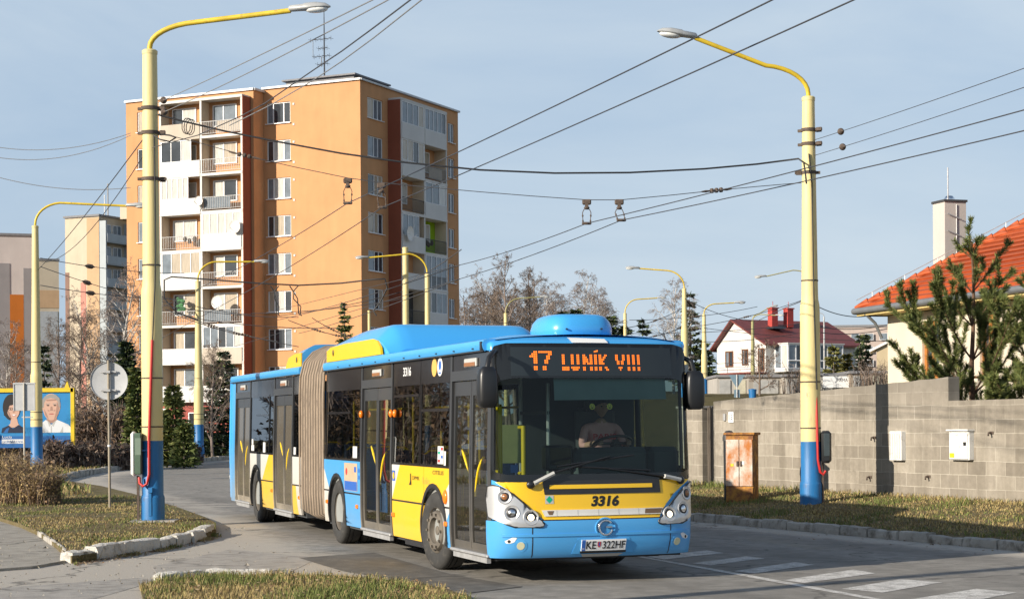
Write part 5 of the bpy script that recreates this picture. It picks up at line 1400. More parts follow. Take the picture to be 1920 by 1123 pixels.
for k in range(9):
    z = H_-3.2-2.75*k
    fb = MB(); fb.box((.55, 5.0, z), (1.1,9.6,.16)); fb.box((1.1, 5.0, z+.55), (.06,9.6,.95)); fb.build('balcony', M['bal_blue'], PB)
    for a in (.6,2.6,5.0,7.4): win_unit(PB, MR(0), a, a+1.7, z+.6, z+2.3, -.05, (.5,), rnd, sill=False, kinds=['pane_dark','pane_grey'])
mb = MB(); mb.box((.5,.12,13.5),(1.0,.2,27)); mb.box((.5,5.0,13.5),(1.0,.2,27)); mb.build('fin', M['bal_blue'], PB)
mb = MB(); mb.tube([(-1,3,H_),(-1,3,H_+4.4)], .09, 6); mb.tube([(-1.5,3,H_),(-1.5,3,H_+3)], .06, 5); mb.build('mast', M['galv'], PB)
mb = MB(); mb.box((2.0,5,H_+.7),(3,3,1.6)); mb.build('lift_house', M['pale'], PB)
# ======== grey striped block at the left edge
GB = thing('apartment_block', 'grey apartment block with dark stripes and one orange stripe at the left edge', 'apartment block', (-43.2,161,0), R(19))
M['lilac'] = wall_mat('lilac_grey', (.60,.54,.51)); M['dgrey'] = wall_mat('dark_grey_stripe', (.30,.285,.29)); M['or_s'] = wall_mat('orange_stripe', (.50,.16,.03))
mb = MB(); H_ = 18.9
mb.box((-9,6,H_/2),(18,12,H_),0); mb.box((-9,6,H_+.1),(18.2,12.2,.22),3)
for (a, b, z0, z1, mi) in ((.15,.9,0,16,1),(2.1,3.3,0,16.4,1),(.85,2.1,5.2,13.6,2),(4.6,6.0,0,17,1)): mb.box((-(a+b)/2, -.02, (z0+z1)/2), (b-a,.05,z1-z0), mi)
mb.build('facade', [M['lilac'], M['dgrey'], M['or_s'], M['roof_grey']], GB)
mb = MB(); mb.tube([(-3.4,2,H_),(-3.4,2,H_+2.2)], .06, 5); mb.tube([(-3.8,2,H_+1.6),(-3.0,2,H_+1.6)], .03, 5); mb.box((-3.4,2,H_+.9),(.4,.3,.5)); mb.build('antenna', M['galv'], GB)
SB_ = thing('apartment_block', 'low cream and grey block with an orange band behind the left lamp post', 'apartment block', (-66.8,262,0), R(20))
mb = MB(); mb.box((-2,5,13),(4.4,10,26),0); mb.box((-2,-.03,20.3),(4.45,.05,2.6),1); mb.box((-1.6,-.03,9),(3.2,.05,19),2); mb.box((-2,5,26.1),(4.6,10.2,.3),3)
mb.build('facade', [M['pale'], M['peach'], mat('blue_grey_wall', (.38,.40,.42), .9), M['roof_grey']], SB_)
# ======== house with maroon roof on the right in the distance
HB = thing('house', 'white gabled house with dark red roof, two red chimneys and a glazed veranda', 'house', (19.3,135,3.75), R(30)); HB.scale = (.77,.77,.77)
# local x = along the long shaded side (right/away), y = into the house along the gable
mb = MB(); LW, GW, EH, RH = 11.5, 8.0, 5.2, 7.5
gy = [(0,0),(GW,0),(GW,EH-.2),(GW*.62,RH),(0,EH)]
mb.add([(0,y,z) for y, z in gy] + [(LW,y,z) for y, z in gy], [tuple(range(5)), tuple(range(9,4,-1)), (0,4,9,5), (1,6,7,2)])
hw = mb.build('wall', M['white_w'], HB)
M['maroon'] = mat('maroon_sheet', (.16,.042,.036), .55, var=.15, vscale=2)
mb = MB(); th = .18; ov = .7
def slab(p, q, x0, x1):
    mb.add([(x0,p[0],p[1]),(x1,p[0],p[1]),(x1,q[0],q[1]),(x0,q[0],q[1]),(x0,p[0],p[1]+th),(x1,p[0],p[1]+th),(x1,q[0],q[1]+th),(x0,q[0],q[1]+th)], [(0,1,2,3),(4,5,6,7),(0,1,5,4),(2,3,7,6),(0,3,7,4),(1,2,6,5)])
slab((-ov, EH-.40), (GW*.62, RH), -.6, LW+.5); slab((GW+.6, EH-.7), (GW*.62, RH+.0), -.6, LW+.5)
for k in range(24): mb.box((lerp(-.5,LW+.4,k/23), 2.2, lerp(EH-.4, RH, .52)+.2), (.04,5.4,.04), 0, Matrix.Identity(4)) if False else None
rf = mb.build('roof', M['maroon'], HB)
for x in (3.6,5.6):
    mb = MB(); mb.box((x,3.4,RH+.35),(.75,.7,1.9)); mb.box((x,3.4,RH+1.3),(.9,.85,.12)); mb.tube([(x,3.4,RH+1.3),(x,3.4,RH+2.0)],.03,5); mb.build('chimney', mat('chimney_red', (.40,.05,.04), .7), rf)
mb = MB(); mb.box((3.2,2.4,EH+1.55),(1.6,1.2,.2)); mb.build('skylight', M['pane_dark'], rf)
MG = Matrix(((0,1,0,0),(1,0,0,0),(0,0,1,0),(0,0,0,1)))         # gable wall: t along y, w along x
M['wood_frame'] = mat('brown_frame', (.13,.05,.02), .6)
for (t, z0, z1, wd) in ((5.9,2.9,4.5,1.3),(3.3,3.0,4.6,1.0),(.7,2.3,4.6,1.0)): win_unit(HB, MG, t-wd/2, t+wd/2, z0, z1, -.06, (.5,), rnd, sill=False, kinds=['pane_dark','pane_grey'], framem='wood_frame', fr=.12)
mb = MB(); mb.box((-.9,4.0,2.15),(1.9,8.2,.16)); mb.build('terrace_roof', M['maroon'], HB)
mb = MB()
for y in (0.2,4,7.8): mb.tube([(-1.7,y,2.2),(-1.7,y,3.2)],.03,5)
mb.tube([(-1.7,0,3.2),(-1.7,8,3.2)],.03,5); mb.tube([(-1.7,0,2.75),(-1.7,8,2.75)],.02,5); mb.build('terrace_railing', M['rail_dark'], HB)
mb = MB(); mb.box((-.8,4,.8),(1.5,7.8,2.6)); mb.build('lower_storey', wall_mat('beige_render', (.50,.43,.35)), HB)
mb = MB(); mb.box((4.6,-1.0,2.35),(7.0,2.2,.25)); mb.box((4.6,-1.0,5.0),(7.2,2.4,.12)); vo_ = mb.build('veranda', M['white_w'], HB)
MVf = Matrix(((1,0,0,0),(0,1,0,-2.1),(0,0,1,0),(0,0,0,1)))
win_unit(HB, MVf, 1.1, 8.1, 2.5, 4.95, .0, [i/7 for i in range(1,7)], rnd, 'veranda_glazing', False, kinds=['pane_grey','pane_dark','pane_grey','pane_curtain','pane_dark','pane_grey','pane_grey'], fr=.13)
win_unit(HB, Matrix(((0,1,0,1.1),(1,0,0,0),(0,0,1,0),(0,0,0,1))), -2.1, 0, 2.5, 4.95, -.0, (.5,), rnd, 'veranda_glazing', False, kinds=['pane_curtain','pane_grey'], fr=.13)
mb = MB(); mb.tube([(1.1,-2.1,3.3),(8.1,-2.1,3.3)], .08, 4); mb.build('veranda_rail', M['frame'], HB)
# ======== cream bungalow with orange tiled hip roof behind the block wall
CH = thing('house', 'cream house with bright orange tiled hip roof and tall pale chimney behind the block wall', 'house', (9.9,46.8,.3), math.atan2(-.964,.265))
def tiles(name):
    m, nt, b = _nt(name)
    tc = nt.nodes.new('ShaderNodeTexCoord'); wv = nt.nodes.new('ShaderNodeTexWave'); wv.wave_type = 'BANDS'; wv.bands_direction = 'Z'; wv.inputs['Scale'].default_value = 2.1; wv.inputs['Distortion'].default_value = .6; wv.inputs['Detail'].default_value = 2
    nt.links.new(tc.outputs['Object'], wv.inputs['Vector'])
    f = _noise(nt, 2.5, 5, .65); c = _ramp(nt, f, .3, .7, (.36,.062,.012), (.47,.095,.02))
    c = _mix(nt, 1.0, c, _ramp(nt, wv.outputs['Fac'], .0, .35, (.62,.6,.6), (1,1,1)), 'MULTIPLY')
    nt.links.new(c, b.inputs['Base Color']); b.inputs['Roughness'].default_value = .7; _bump(nt, b, wv.outputs['Fac'], .6, .05)
    return m
M['tiles'] = tiles('orange_tiles'); M['cream'] = wall_mat('cream_plaster', (.64,.57,.45)); M['soffit'] = mat('soffit_cream', (.62,.48,.20), .8)
mb = MB(); LX, LY = 14.0, 10.0; WH = 4.25
holesC = [(1.86,2.73,2.55,4.0),(4.67,5.40,2.55,4.0),(8.0,9.3,2.55,4.0)]
MC = Matrix(((1,0,0,0),(0,1,0,0),(0,0,1,0),(0,0,0,1)))
wall(mb, MC, 0, LX, 0, WH, holesC, .14)
mb.add([(0,0,0),(0,LY,0),(0,LY,WH),(0,0,WH)], [(0,1,2,3)]); mb.add([(LX,0,0),(LX,LY,0),(LX,LY,WH),(LX,0,WH)], [(0,1,2,3)]); mb.add([(0,LY,0),(LX,LY,0),(LX,LY,WH),(0,LY,WH)], [(0,1,2,3)])
mb.build('wall', M['cream'], CH)
M['pine_frame'] = mat('orange_wood', (.40,.15,.03), .5)
for h in holesC: win_unit(CH, MC, *h, .07, (.5,), rnd, kinds=['pane_dark','pane_dark'], framem='pine_frame', fr=.11)
ez, kk, o_ = 4.42, .65, .60
def rz_(d): return ez + kk*d
mb = MB()
a = (-o_,-o_,ez); b_ = (LX+o_,-o_,ez); c = (LX+o_,LY+o_,ez); d_ = (-o_,LY+o_,ez); hy = LY/2; rzz = rz_(hy+o_); e1 = (hy,hy,rzz); e2 = (LX-hy,hy,rzz)
# courses of tiles as real steps
NCR = 26
for (p, q, r_, s_) in ((a,b_,e2,e1),(d_,a,e1,e1),(c,d_,e1,e2),(b_,c,e2,e2)):
    p, q, r_, s_ = map(Vector, (p,q,r_,s_))
    nrm = (q-p).cross(s_-p).normalized()
    if nrm.z < 0: nrm = -nrm
    for k in range(NCR):
        v0, v1 = k/NCR, (k+1)/NCR
        A, B, C_, D_ = p.lerp(s_, v0), q.lerp(r_, v0), q.lerp(r_, v1), p.lerp(s_, v1)
        mb.add([A+nrm*.05, B+nrm*.05, C_+nrm*.012, D_+nrm*.012, A, B], [(0,1,2,3),(4,5,1,0)])
rfc = mb.build('roof', M['tiles'], CH)
mb = MB()
for p, q in ((a,e1),(b_,e2),(d_,e1),(e1,e2)):
    p, q = Vector(p), Vector(q); n = int((q-p).length/.36)
    for k in range(n):
        mb.tube([p.lerp(q,k/n)+Vector((0,0,.03)), p.lerp(q,(k+1.08)/n)+Vector((0,0,.055))], [.10,.125], 8)
mb.build('ridge_tiles', M['tiles'], rfc, 50)
mb = MB(); mb.box((LX/2,-o_/2,ez-.10),(LX+2*o_-.04,o_,.10)); mb.box((-o_/2,LY/2,ez-.10),(o_-.02,LY+2*o_-.04,.10)); mb.build('soffit', M['soffit'], rfc)
mb = MB(); mb.tube([(-o_-.05,-o_-.05,ez-.02),(LX+o_,-o_-.05,ez-.02)], .085, 8); mb.tube([(-o_-.05,-o_-.05,ez-.02),(-o_-.05,LY+o_,ez-.02)], .085, 8); mb.tube([(-.1,-o_,ez-.1),(-.12,-.3,ez-.35),(-.1,-.12,ez-.75)], .04, 7); mb.build('gutter', mat('zinc_gutter', (.17,.18,.19), .5, metal=.2), rfc, 50)
mb = MB(); cx_, cy_ = -.05, 1.86
Mq = Matrix.Translation((cx_, cy_, 0)) @ Matrix.Rotation(R(2), 4, 'Z')
mb.box((0,0,5.9),(.60,.64,2.76),0,Mq); mb.box((0,0,7.30),(.66,.70,.06),1,Mq)
chm = mb.build('chimney', [wall_mat('chimney_render', (.52,.48,.44)), M['rail_dark']], rfc)
mb = MB(); mb.lathe([(.14,7.33),(.14,7.40),(.09,7.46),(.0,7.47)], 14, 0, Mq, 'z'); mb.build('chimney_pot', M['chrome'], chm, 50)
mb = MB(); mb.tube([Mq @ Vector((.1,-.1,7.3)), Mq @ Vector((.1,-.1,8.2))], .018, 6); mb.tube([Mq @ Vector((.32,.02,7.2)), Mq @ Vector((.32,.02,5.2))], .014, 5)
for z in (6.95,6.5): mb.tube([Mq @ Vector((.34,-.26,z)), Mq @ Vector((.36,.14,z-.14))], .016, 5)
mb.build('lightning_rod', M['galv'], chm)
mb = MB()
for k in range(9):
    p = Vector(a).lerp(Vector(e1), (k+.5)/9); mb.tube([p+Vector((0,0,.1)), p+Vector((0,0,.28))], .012, 4)
mb.tube([Vector(a).lerp(Vector(e1), k/12)+Vector((0,0,.28)) for k in range(13)], .010, 4); mb.build('lightning_wire', M['galv'], rfc)
# ======== small far buildings on the right
SH = thing('shed', 'small ochre gabled hut with white fascia beside the cream house', 'hut', (23.2,113,3.4), R(-12))
mb = MB(); W2, H2, R2, D2 = 2.6, 3.0, 3.9, 4.0
g2 = [(0,0),(W2,0),(W2,H2+.2),(W2*.75,R2),(0,H2-.1)]
mb.add([(x,0,z) for x, z in g2]+[(x,D2,z) for x, z in g2], [tuple(range(5)), tuple(range(9,4,-1)), (0,4,9,5), (1,6,7,2)]); mb.build('wall', wall_mat('ochre_render', (.46,.38,.25)), SH)
mb = MB(); mb.box((.85,D2/2,3.32),(2.9,D2+.5,.14),0,Matrix.Translation((.85,0,3.4)) @ Matrix.Rotation(R(-26),4,'Y') @ Matrix.Translation((-.85,0,-3.32))); mb.box((2.35,D2/2,3.62),(1.0,D2+.4,.12),0,Matrix.Translation((2.35,0,3.6)) @ Matrix.Rotation(R(40),4,'Y') @ Matrix.Translation((-2.35,0,-3.62))); mb.build('roof', M['plaster_white'], SH)
win_unit(SH, MC, 1.45, 2.35, 1.75, 3.0, -.05, (.5,), rnd, kinds=['pane_grey','pane_dark'])
FBs = thing('apartment_block', 'far pinkish grey flat-roofed block low on the skyline behind the hut', 'apartment block', (75,395,5), R(-8))
mb = MB(); mb.box((0,8,8.7),(27,15,17.4),0); mb.box((0,8,17.5),(27.4,15.4,.5),1); mb.build('facade', [wall_mat('pinkish_render', (.46,.38,.34)), M['roof_grey']], FBs)
for k in range(4):
    for i in range(8): win_unit(FBs, MC, -12+3.1*i, -10.2+3.1*i, 14.3-2.9*k, 15.8-2.9*k, -.03, (), rnd, sill=False, kinds=['pane_grey'])
# garages below the far house
def garage(px0, px1, d, ytop, ybot, col, label, doors=1, rz=0.0, roofc='roof_grey'):
    p, q = at(px0, ybot, d), at(px1, ybot, d); top = at(px0, ytop, d); w_ = (q-p).length; h_ = top.z-p.z
    g = thing('garage', label, 'garage', p, rz, 'garages below the far house')
    b = MB(); b.box((w_/2, 2.5, h_/2-.3), (w_, 5, h_+.6)); b.build('wall', wall_mat('garage_wall', col, .10, .2), g)
    b = MB(); b.box((w_/2, 2.45, h_+.06), (w_+.2, 5.2, .14)); b.build('roof', M[roofc], g)
    for k in range(doors):
        b = MB(); cw = w_/doors; b.box((cw*(k+.5), -.03, h_*.42), (cw*.72,.06,h_*.84)); 
        b.build('garage_door', mat('garage_door', (.34+.1*(k%2),.34+.08*(k%2),.33), .7, var=.2), g)
    return g
garage(1345,1402,100,707,742,(.42,.40,.37),'grey corrugated garage with a dark roof edge left of the bare bush',2)
garage(1404,1468,99,707,742,(.36,.33,.29),'brownish garage behind the round bare bush',1)
garage(1470,1505,98,706,740,(.44,.41,.36),'narrow garage with an iron gate beside the right lamp post',1)
garage(1537,1592,97,704,733,(.60,.56,.48),'pale garage carrying a white notice board to the right of the lamp post',1)
garage(1595,1660,96,700,728,(.34,.29,.23),'brown plank garage next to the cream house',2)
mb = MB(); p = at(1543,716,96.5); mb.box((0.72,0,0),(1.45,.04,.62)); nb = mb.build('notice_board', M['sticker_white']); nb.location = p
tag(nb, 'white notice board with faded letters on the pale garage', 'notice board')
vs, fs = text_fit('FIRMA', .75, 1.35, .0, .18); mb = MB(); mb.add([(a_, -.025, b) for a_, b in vs], fs); mb.build('notice_lettering', M['sticker_grey'] if False else M['wire'], nb)
# ---------------------------------------------------------------- lamp posts, wires, signs, wall and small things
def px_r(npx, d): return npx*d/FPX/2
def lamp_post(base, top_z, r0, r1, label, arm=None, blue=1.6, fat=3.4, lamp=True, group='yellow and blue lamp posts', name='lamp_post', lean=0.0, armc='arm_yellow', ring=True, heads=1, thin=None):
    """base = world point; arm = (dx, dy, rise, bend) reach of the arm in world xy"""
    p = thing(name, label, 'lamp post' if lamp else 'pole', base, 0, group)
    h = top_z - base.z
    mb = MB()
    def rad(z): return lerp(r0, r1, min(1, z/h))
    if blue > 0:
        b = MB(); b.lathe([(r0*1.14,-.15),(r0*1.14,.42),(r0*1.10,.46),(r0*1.03,.48),(r0*1.02,blue)], 24); b.build('blue_base', M['pole_blue'], p, 40)
    z0 = max(0, blue) if blue > 0 else -.2
    prof = [(r0*1.02, z0)]
    if fat > 0: prof += [(r0*1.0, fat-.12),(r0*.97,fat),(r0*.86,fat+.10),(r0*.84,fat+.2)]; ra = r0*.84
    else: ra = r0
    prof += [(lerp(ra, r1, .5), lerp(fat, h, .5)), (r1, h)]
    mb.lathe(prof, 24); mb.lathe([(r1*1.05,h-.05),(r1*1.08,h+.01),(r1*.9,h+.03),(.0,h+.03)], 24)
    mb.build('shaft', M['pole_yellow'] if thin is None else M[thin], p, 40)
    if ring:
        for z in (fat+.45 if fat > 0 else 1.2, fat*.62, blue+.25):
            b = MB(); rr = rad(z)*1.03+.004 if z > fat else r0*1.025; b.lathe([(rr,z-.012),(rr+.006,z-.012),(rr+.006,z+.012),(rr,z+.012)], 20); b.build('band', M['rust_iron'], p, 40)
    if arm:
        arms = arm if isinstance(arm, list) else [arm]
        for (dx, dy, rise, straight) in arms:
            u = Vector((dx, dy, 0)); Lh = u.length; u.normalize()
            ra_ = max(.022, r1*.36)
            pts = [Vector((0,0,h-.05)), Vector((0,0,h+.08))]
            bend = min(.95, Lh*.42)
            for k in range(1, 9):
                a = R(84*k/8); pts.append(Vector((u.x*bend*(1-math.cos(a)), u.y*bend*(1-math.cos(a)), h+.08 + bend*1.05*math.sin(a)*(rise[0]))))
            q = pts[-1]; e = Vector((u.x*Lh, u.y*Lh, h+rise[1]))
            pts += [q.lerp(e, .5), e]
            b = MB(); b.tube(pts, ra_, 10); b.build('arm', M[armc], p, 50)
            if lamp:
                sc_ = max(.8, min(1.0, r0/.19)); tilt = (e-q).normalized(); tilt.z *= .35; tilt.normalize()
                X = tilt; Y = Vector((-u.y, u.x, 0)); Z = X.cross(Y)
                Mx = Matrix.Translation(e) @ Matrix(((X.x,Y.x,Z.x,0),(X.y,Y.y,Z.y,0),(X.z,Y.z,Z.z,0),(0,0,0,1)))
                hb = MB(); secs = [(-.03,.05,.05,.05),(.0,.085,.075,.075),(.24,.10,.085,.075),(.28,.115,.10,.085),(.48,.13,.105,.06),(.66,.11,.075,.03),(.745,.04,.02,.0)]
                vs, fs = [], []; n_ = 14
                for (x, w_, up, dn) in secs:
                    for j in range(n_):
                        a = 2*math.pi*j/n_; ca, sa = math.cos(a), math.sin(a)
                        vs.append((x*sc_, w_*ca*sc_, (up if sa > 0 else dn*.55)*sa*sc_ + .02))
                for i in range(len(secs)-1):
                    for j in range(n_): fs.append((i*n_+j, i*n_+(j+1)%n_, (i+1)*n_+(j+1)%n_, (i+1)*n_+j))
                fs += [tuple(range(n_)), tuple(range((len(secs)-1)*n_, len(secs)*n_))]
                hb.add(vs, fs, 0, Mx); lh = hb.build('lamp_head', M['lamp_grey'], p, 50)
                bb = MB(); bb.ellipsoid((.49*sc_,0,-.012),(.215*sc_,.112*sc_,.062*sc_), 14, 8, 0, Mx); bb.build('lamp_bowl', M['lamp_bowl'], lh, 60)
    return p
def clamp(p, z, r, out, name='bracket'):
    """iron strap round a post with a lug pointing at `out` (unit xy)"""
    b = MB(); b.lathe([(r-.005,z-.03),(r+.012,z-.03),(r+.012,z+.03),(r-.005,z+.03)], 20)
    a = math.atan2(out[1], out[0]); Mx = Matrix.Rotation(a, 4, 'Z')
    b.box((r+.06,0,z),(.14,.05,.05),0,Mx); b.box((r+.06,.04,z),(.10,.02,.09),0,Mx); b.box((-r-.04,0,z),(.08,.05,.05),0,Mx)
    b.build(name, M['rust_iron'], p, 40)
# -- the two big posts in front
PL0 = Vector((-6.47,32.0,.10)); PL = lamp_post(PL0, 8.54, .185, .13, 'near yellow and blue lamp post with long arm on the left grass island', (2.58,-.35,(.42,.64),0), blue=1.45, fat=4.15)
PR0 = Vector((5.54,33.0,.22)); PR = lamp_post(PR0, 7.80, .182, .115, 'near yellow and blue lamp post on the right grass strip with arm to the left', (-2.12,-.25,(.55,1.08),0), blue=1.22, fat=3.75)
for z, o in ((7.42,(1,-.2)),(6.98,(1,-.2)),(6.15,(1,.1))): clamp(PL, z, .152, o)
for z, o in ((6.99,(1,-.6)),(6.73,(1,-.6)),(6.20,(-1,.1))): clamp(PR, z, .128, o)
def local_tube(p, base, pts, r, m, name, n=7):
    b = MB(); b.tube([Vector(q)-base for q in pts], r, n); return b.build(name, M[m], p, 60)
# conduit and control box on the left post
cx, cy = PL0.x, PL0.y
local_tube(PL, PL0, [(cx+.05,cy-.21,3.35),(cx+.02,cy-.215,2.6),(cx-.02,cy-.215,1.6),(cx-.02,cy-.225,.95),(cx-.06,cy-.23,.78),(cx-.13,cy-.23,.74),(cx-.19,cy-.22,.80),(cx-.20,cy-.2,.90)], .026, 'red_conduit', 'conduit')
local_tube(PL, PL0, [(cx+.10,cy-.15,7.0),(cx+.11,cy-.15,5.0),(cx+.10,cy-.19,4.3),(cx+.05,cy-.20,3.3)], .012, 'cable', 'cable')
b = MB(); b.box((-.30,-.16,1.22),(.10,.20,.80),0,Matrix.Identity(4),bev=.05); b.box((-.215,-.16,1.22),(.13,.19,.74),1,None,bev=.02); b.box((-.21,-.255,1.35),(.10,.012,.3),2); b.box((-.15,-.17,1.28),(.2,.03,.03),3); b.build('control_box', [M['box_white'], M['box_green'], mat('box_label', (.16,.22,.17), .5), M['pole_blue']], PL, 40)
b = MB(); b.box((-.235,-.14,.40),(.045,.03,.85)); b.build('box_leg', M['rust_iron'], PL)
b = MB(); b.box((-.01,-.205,.36),(.05,.03,.50)); b.box((.0,-.215,.57),(.07,.05,.09)); b.build('cable_cover', M['pole_blue'], PL)
b = MB(); b.box((.05,-.0,.005),(.8,.7,.05)); b.build('footing', M['concrete'], PL)
# black meter box on the right post
cx, cy = PR0.x, PR0.y
local_tube(PR, PR0, [(cx+.085,cy-.13,2.35),(cx+.09,cy-.185,1.7),(cx+.10,cy-.19,1.1),(cx+.14,cy-.19,.88),(cx+.20,cy-.19,.83),(cx+.24,cy-.18,.90)], .024, 'red_conduit', 'conduit')
local_tube(PR, PR0, [(cx-.02,cy-.145,6.75),(cx+.03,cy-.15,6.2),(cx+.04,cy-.16,5.2),(cx+.05,cy-.18,3.9),(cx+.09,cy-.18,2.4)], .014, 'cable', 'cable')
b = MB(); b.box((.26,-.10,1.12),(.19,.22,.60),0,None,bev=.05); b.box((.26,-.215,1.16),(.11,.02,.42),1,None,bev=.008); b.build('meter_box', [M['box_black'], mat('meter_door', (.05,.065,.07), .25)], PR, 40)
b = MB(); b.box((.205,-.08,.35),(.035,.04,.95)); b.build('box_leg', M['rust_iron'], PR)
b = MB(); b.add([(v[0]*.12-.14, -.178, 2.05+v[1]*.12) for v in text_mesh('13')[0]], text_mesh('13')[1]); b.build('post_number', M['sticker_grey'], PR)
# -- the row of posts further off
def post(px, pytop, pybase, d, label, arm=None, r=.2, r1=.11, z0=None, **kw):
    t = at(px, pytop, d); q = at(px, pybase, d) if z0 is None else Vector((t.x, t.y, z0))
    q.x = t.x
    return lamp_post(q, t.z, r, r1, label, arm, **kw)
P3 = post(66,425,886,62,'yellow and blue lamp post at the left edge in front of the billboard',(3.15,.2,(.75,.72),0), r=.20, r1=.11)
P4 = post(371,528,857,87,'far yellow and blue lamp post in front of the white loggias',(2.7,.6,(.9,1.0),0), r=.23, r1=.12)
b = MB(); b.box((-.42,-.1,1.25),(.3,.25,.6),0,None,bev=.04); b.box((-.42,-.1,.5),(.06,.06,1.0)); b.build('control_box', M['box_green'], P4)
P5 = post(760,465,0,85,'tall yellow pole without lamp standing behind the bus roof',None, r=.17, r1=.135, z0=.1, lamp=False, fat=0, blue=0, ring=False, name='pole')
P6 = post(801,515,0,84,'yellow lamp post behind the bus roof with arm reaching left to a white head',(-2.75,-.4,(.9,.78),0), r=.16, r1=.11, z0=.1, fat=0)
P7 = post(692,583,0,118,'short yellow post top peeping over the bus roof before the tower',None, r=.12, r1=.09, z0=.2, lamp=False, fat=0, blue=0, ring=False, name='pole')
P8 = post(1283,542,0,93,'yellow lamp post right of the bus roof with arm to the left',(-2.35,.1,(.9,1.1),0), r=.185, r1=.105, z0=2.4, fat=4.2)
P9 = post(1172,588,0,114,'slim yellow lamp post behind the roof unit with arm to the right',(2.1,.3,(.9,1.0),0), r=.15, r1=.10, z0=2.6, fat=0)
P10 = post(1320,590,757,112,'yellow and blue lamp post beside the right mirror with arm to the right',(1.95,.3,(.7,.75),0), r=.19, r1=.10, fat=3.1)
P11 = post(948,588,0,112,'yellow lamp post among the bare birches with brown arm to the right',(2.2,.3,(.9,1.05),0), r=.14, r1=.11, z0=2.4, fat=0, blue=0, armc='olive')
P12 = post(1411,602,735,128,'slim olive lamp post with two heads in front of the white house',[(1.3,.2,(.8,1.0),0),(1.55,-.8,(.5,.35),0)], r=.16, r1=.10, fat=0, blue=0, armc='olive', thin='olive', group='lamp posts far off', ring=False)
P13 = post(1545,595,708,120,'thin grey lamp post right of the near right lamp post',(-.55,.1,(.8,.35),0), r=.07, r1=.05, fat=0, blue=0, armc='galv', thin='galv', group='lamp posts far off', ring=False, lamp=False)
P14 = post(1518,522,0,90,'lamp post standing behind the near right post, only its arm and head show',(-2.2,.1,(.35,.12),0), r=.12, r1=.08, z0=2.2, fat=0, armc='olive')
# a post outside the frame whose shadow crosses the road
P15 = lamp_post(Vector((-9.1,11.07,0)), 8.7, .185, .12, 'yellow and blue lamp post beside the footpath nearest the camera', (2.6,.6,(.8,.8),0), blue=1.4, fat=4.0)
b = MB(); b.box((.7,0,4.55),(1.3,.16,.08)); b.box((.7,0,4.35),(1.1,.05,.06)); b.build('cross_arm', M['arm_yellow'], P5)
# ======== overhead lines
def sag(a, b, s, n=14): return [a.lerp(b, k/n) - Vector((0,0,s*4*(k/n)*(1-k/n))) for k in range(n+1)]
def wire(pts, label, r=.008, m='wire', group='overhead wires', name='overhead_wire', ins=(), n=5):
    """one line; `ins` = fractions along it that carry a strain insulator"""
    o = pts[0]; t = thing(name, label, 'wire', o, 0, group) if ins else None
    run = list(pts)                                  # lines that leave the picture run on well past its edge
    if any(k in label for k in ('top edge', 'right edge', 'climbing', 'stay wire with insulator')): run.append(pts[-1] + (pts[-1]-pts[-2]).normalized()*32)
    if 'left edge' in label or 'low in the sky' in label: run.insert(0, pts[0] - (pts[1]-pts[0]).normalized()*40)
    b = MB(); b.tube([p - o for p in run], r, n); w_ = b.build(name if t is None else 'strand', M[m], t, 80)
    if t is None: w_.location = o; tag(w_, label, 'wire', group)
    for item in ins:
        f, kind, sc = item if isinstance(item, tuple) else (item, 'ball', 1.0)
        i = f*(len(pts)-1); k = min(int(i), len(pts)-2); p = pts[k].lerp(pts[k+1], i-k) - o; u = (pts[k+1]-pts[k]).normalized()
        Mx = Matrix.Translation(p) @ u.to_track_quat('Z','Y').to_matrix().to_4x4(); ib = MB()
        if kind == 'ball':
            ib.lathe([(.0,-.05),(.03,-.05),(.05,-.03),(.062,.0),(.05,.03),(.03,.05),(.0,.05)], 14, 0, Mx)
            ib.lathe([(.012,-.16),(.02,-.12),(.012,-.05)], 8, 0, Mx); ib.lathe([(.012,.05),(.03,.08),(.02,.13),(.008,.16)], 8, 0, Mx)
        else:
            for q in range(3): ib.lathe([(.014*sc,(-.16+.1*q)*sc),(.045*sc,(-.14+.1*q)*sc),(.045*sc,(-.10+.1*q)*sc),(.014*sc,(-.08+.1*q)*sc)], 12, 0, Mx)
            ib.lathe([(.012*sc,-.34*sc),(.022*sc,-.25*sc),(.014*sc,-.16*sc)], 8, 0, Mx); ib.lathe([(.014*sc,.12*sc),(.024*sc,.20*sc),(.01*sc,.32*sc)], 8, 0, Mx)
        ib.build('insulator', M['rust_iron'], t, 50)
    return t or w_
A = at
# contact wires, two pairs, hung from the span wire between the two big posts
h1, h2, h3, h4 = A(652,381,31.9), A(717,389,31.8), A(1100,419,31.5), A(1165,413,31.4)
def contact(hp, near, far, label):
    pts = sag(near, hp, .03, 8)[:-1] + sag(hp, far, .05, 10)
    return wire(pts, label, .0085, 'wire', 'trolleybus contact wires', 'contact_wire')
contact(h1, A(1530,-40,15.4), A(430,512,47), 'upper left contact wire of the trolleybus line running to the top edge')
contact(h2, A(1690,-40,15.4), A(455,551,47), 'lower left contact wire of the trolleybus line running to the top edge')
contact(h3, A(2010,182,20.0), A(862,497,41), 'upper right contact wire rising to the right edge')
contact(h4, A(2010,224,20.0), A(862,523,41), 'lower right contact wire rising to the right edge')
wire(sag(A(862,497,41), A(520,600,82), .1), 'upper contact wire running on behind the bus towards the far poles', .012, 'wire', 'trolleybus contact wires', 'contact_wire')
wire(sag(A(862,523,41), A(560,625,82), .1), 'lower contact wire running on behind the bus towards the far poles', .012, 'wire', 'trolleybus contact wires', 'contact_wire')
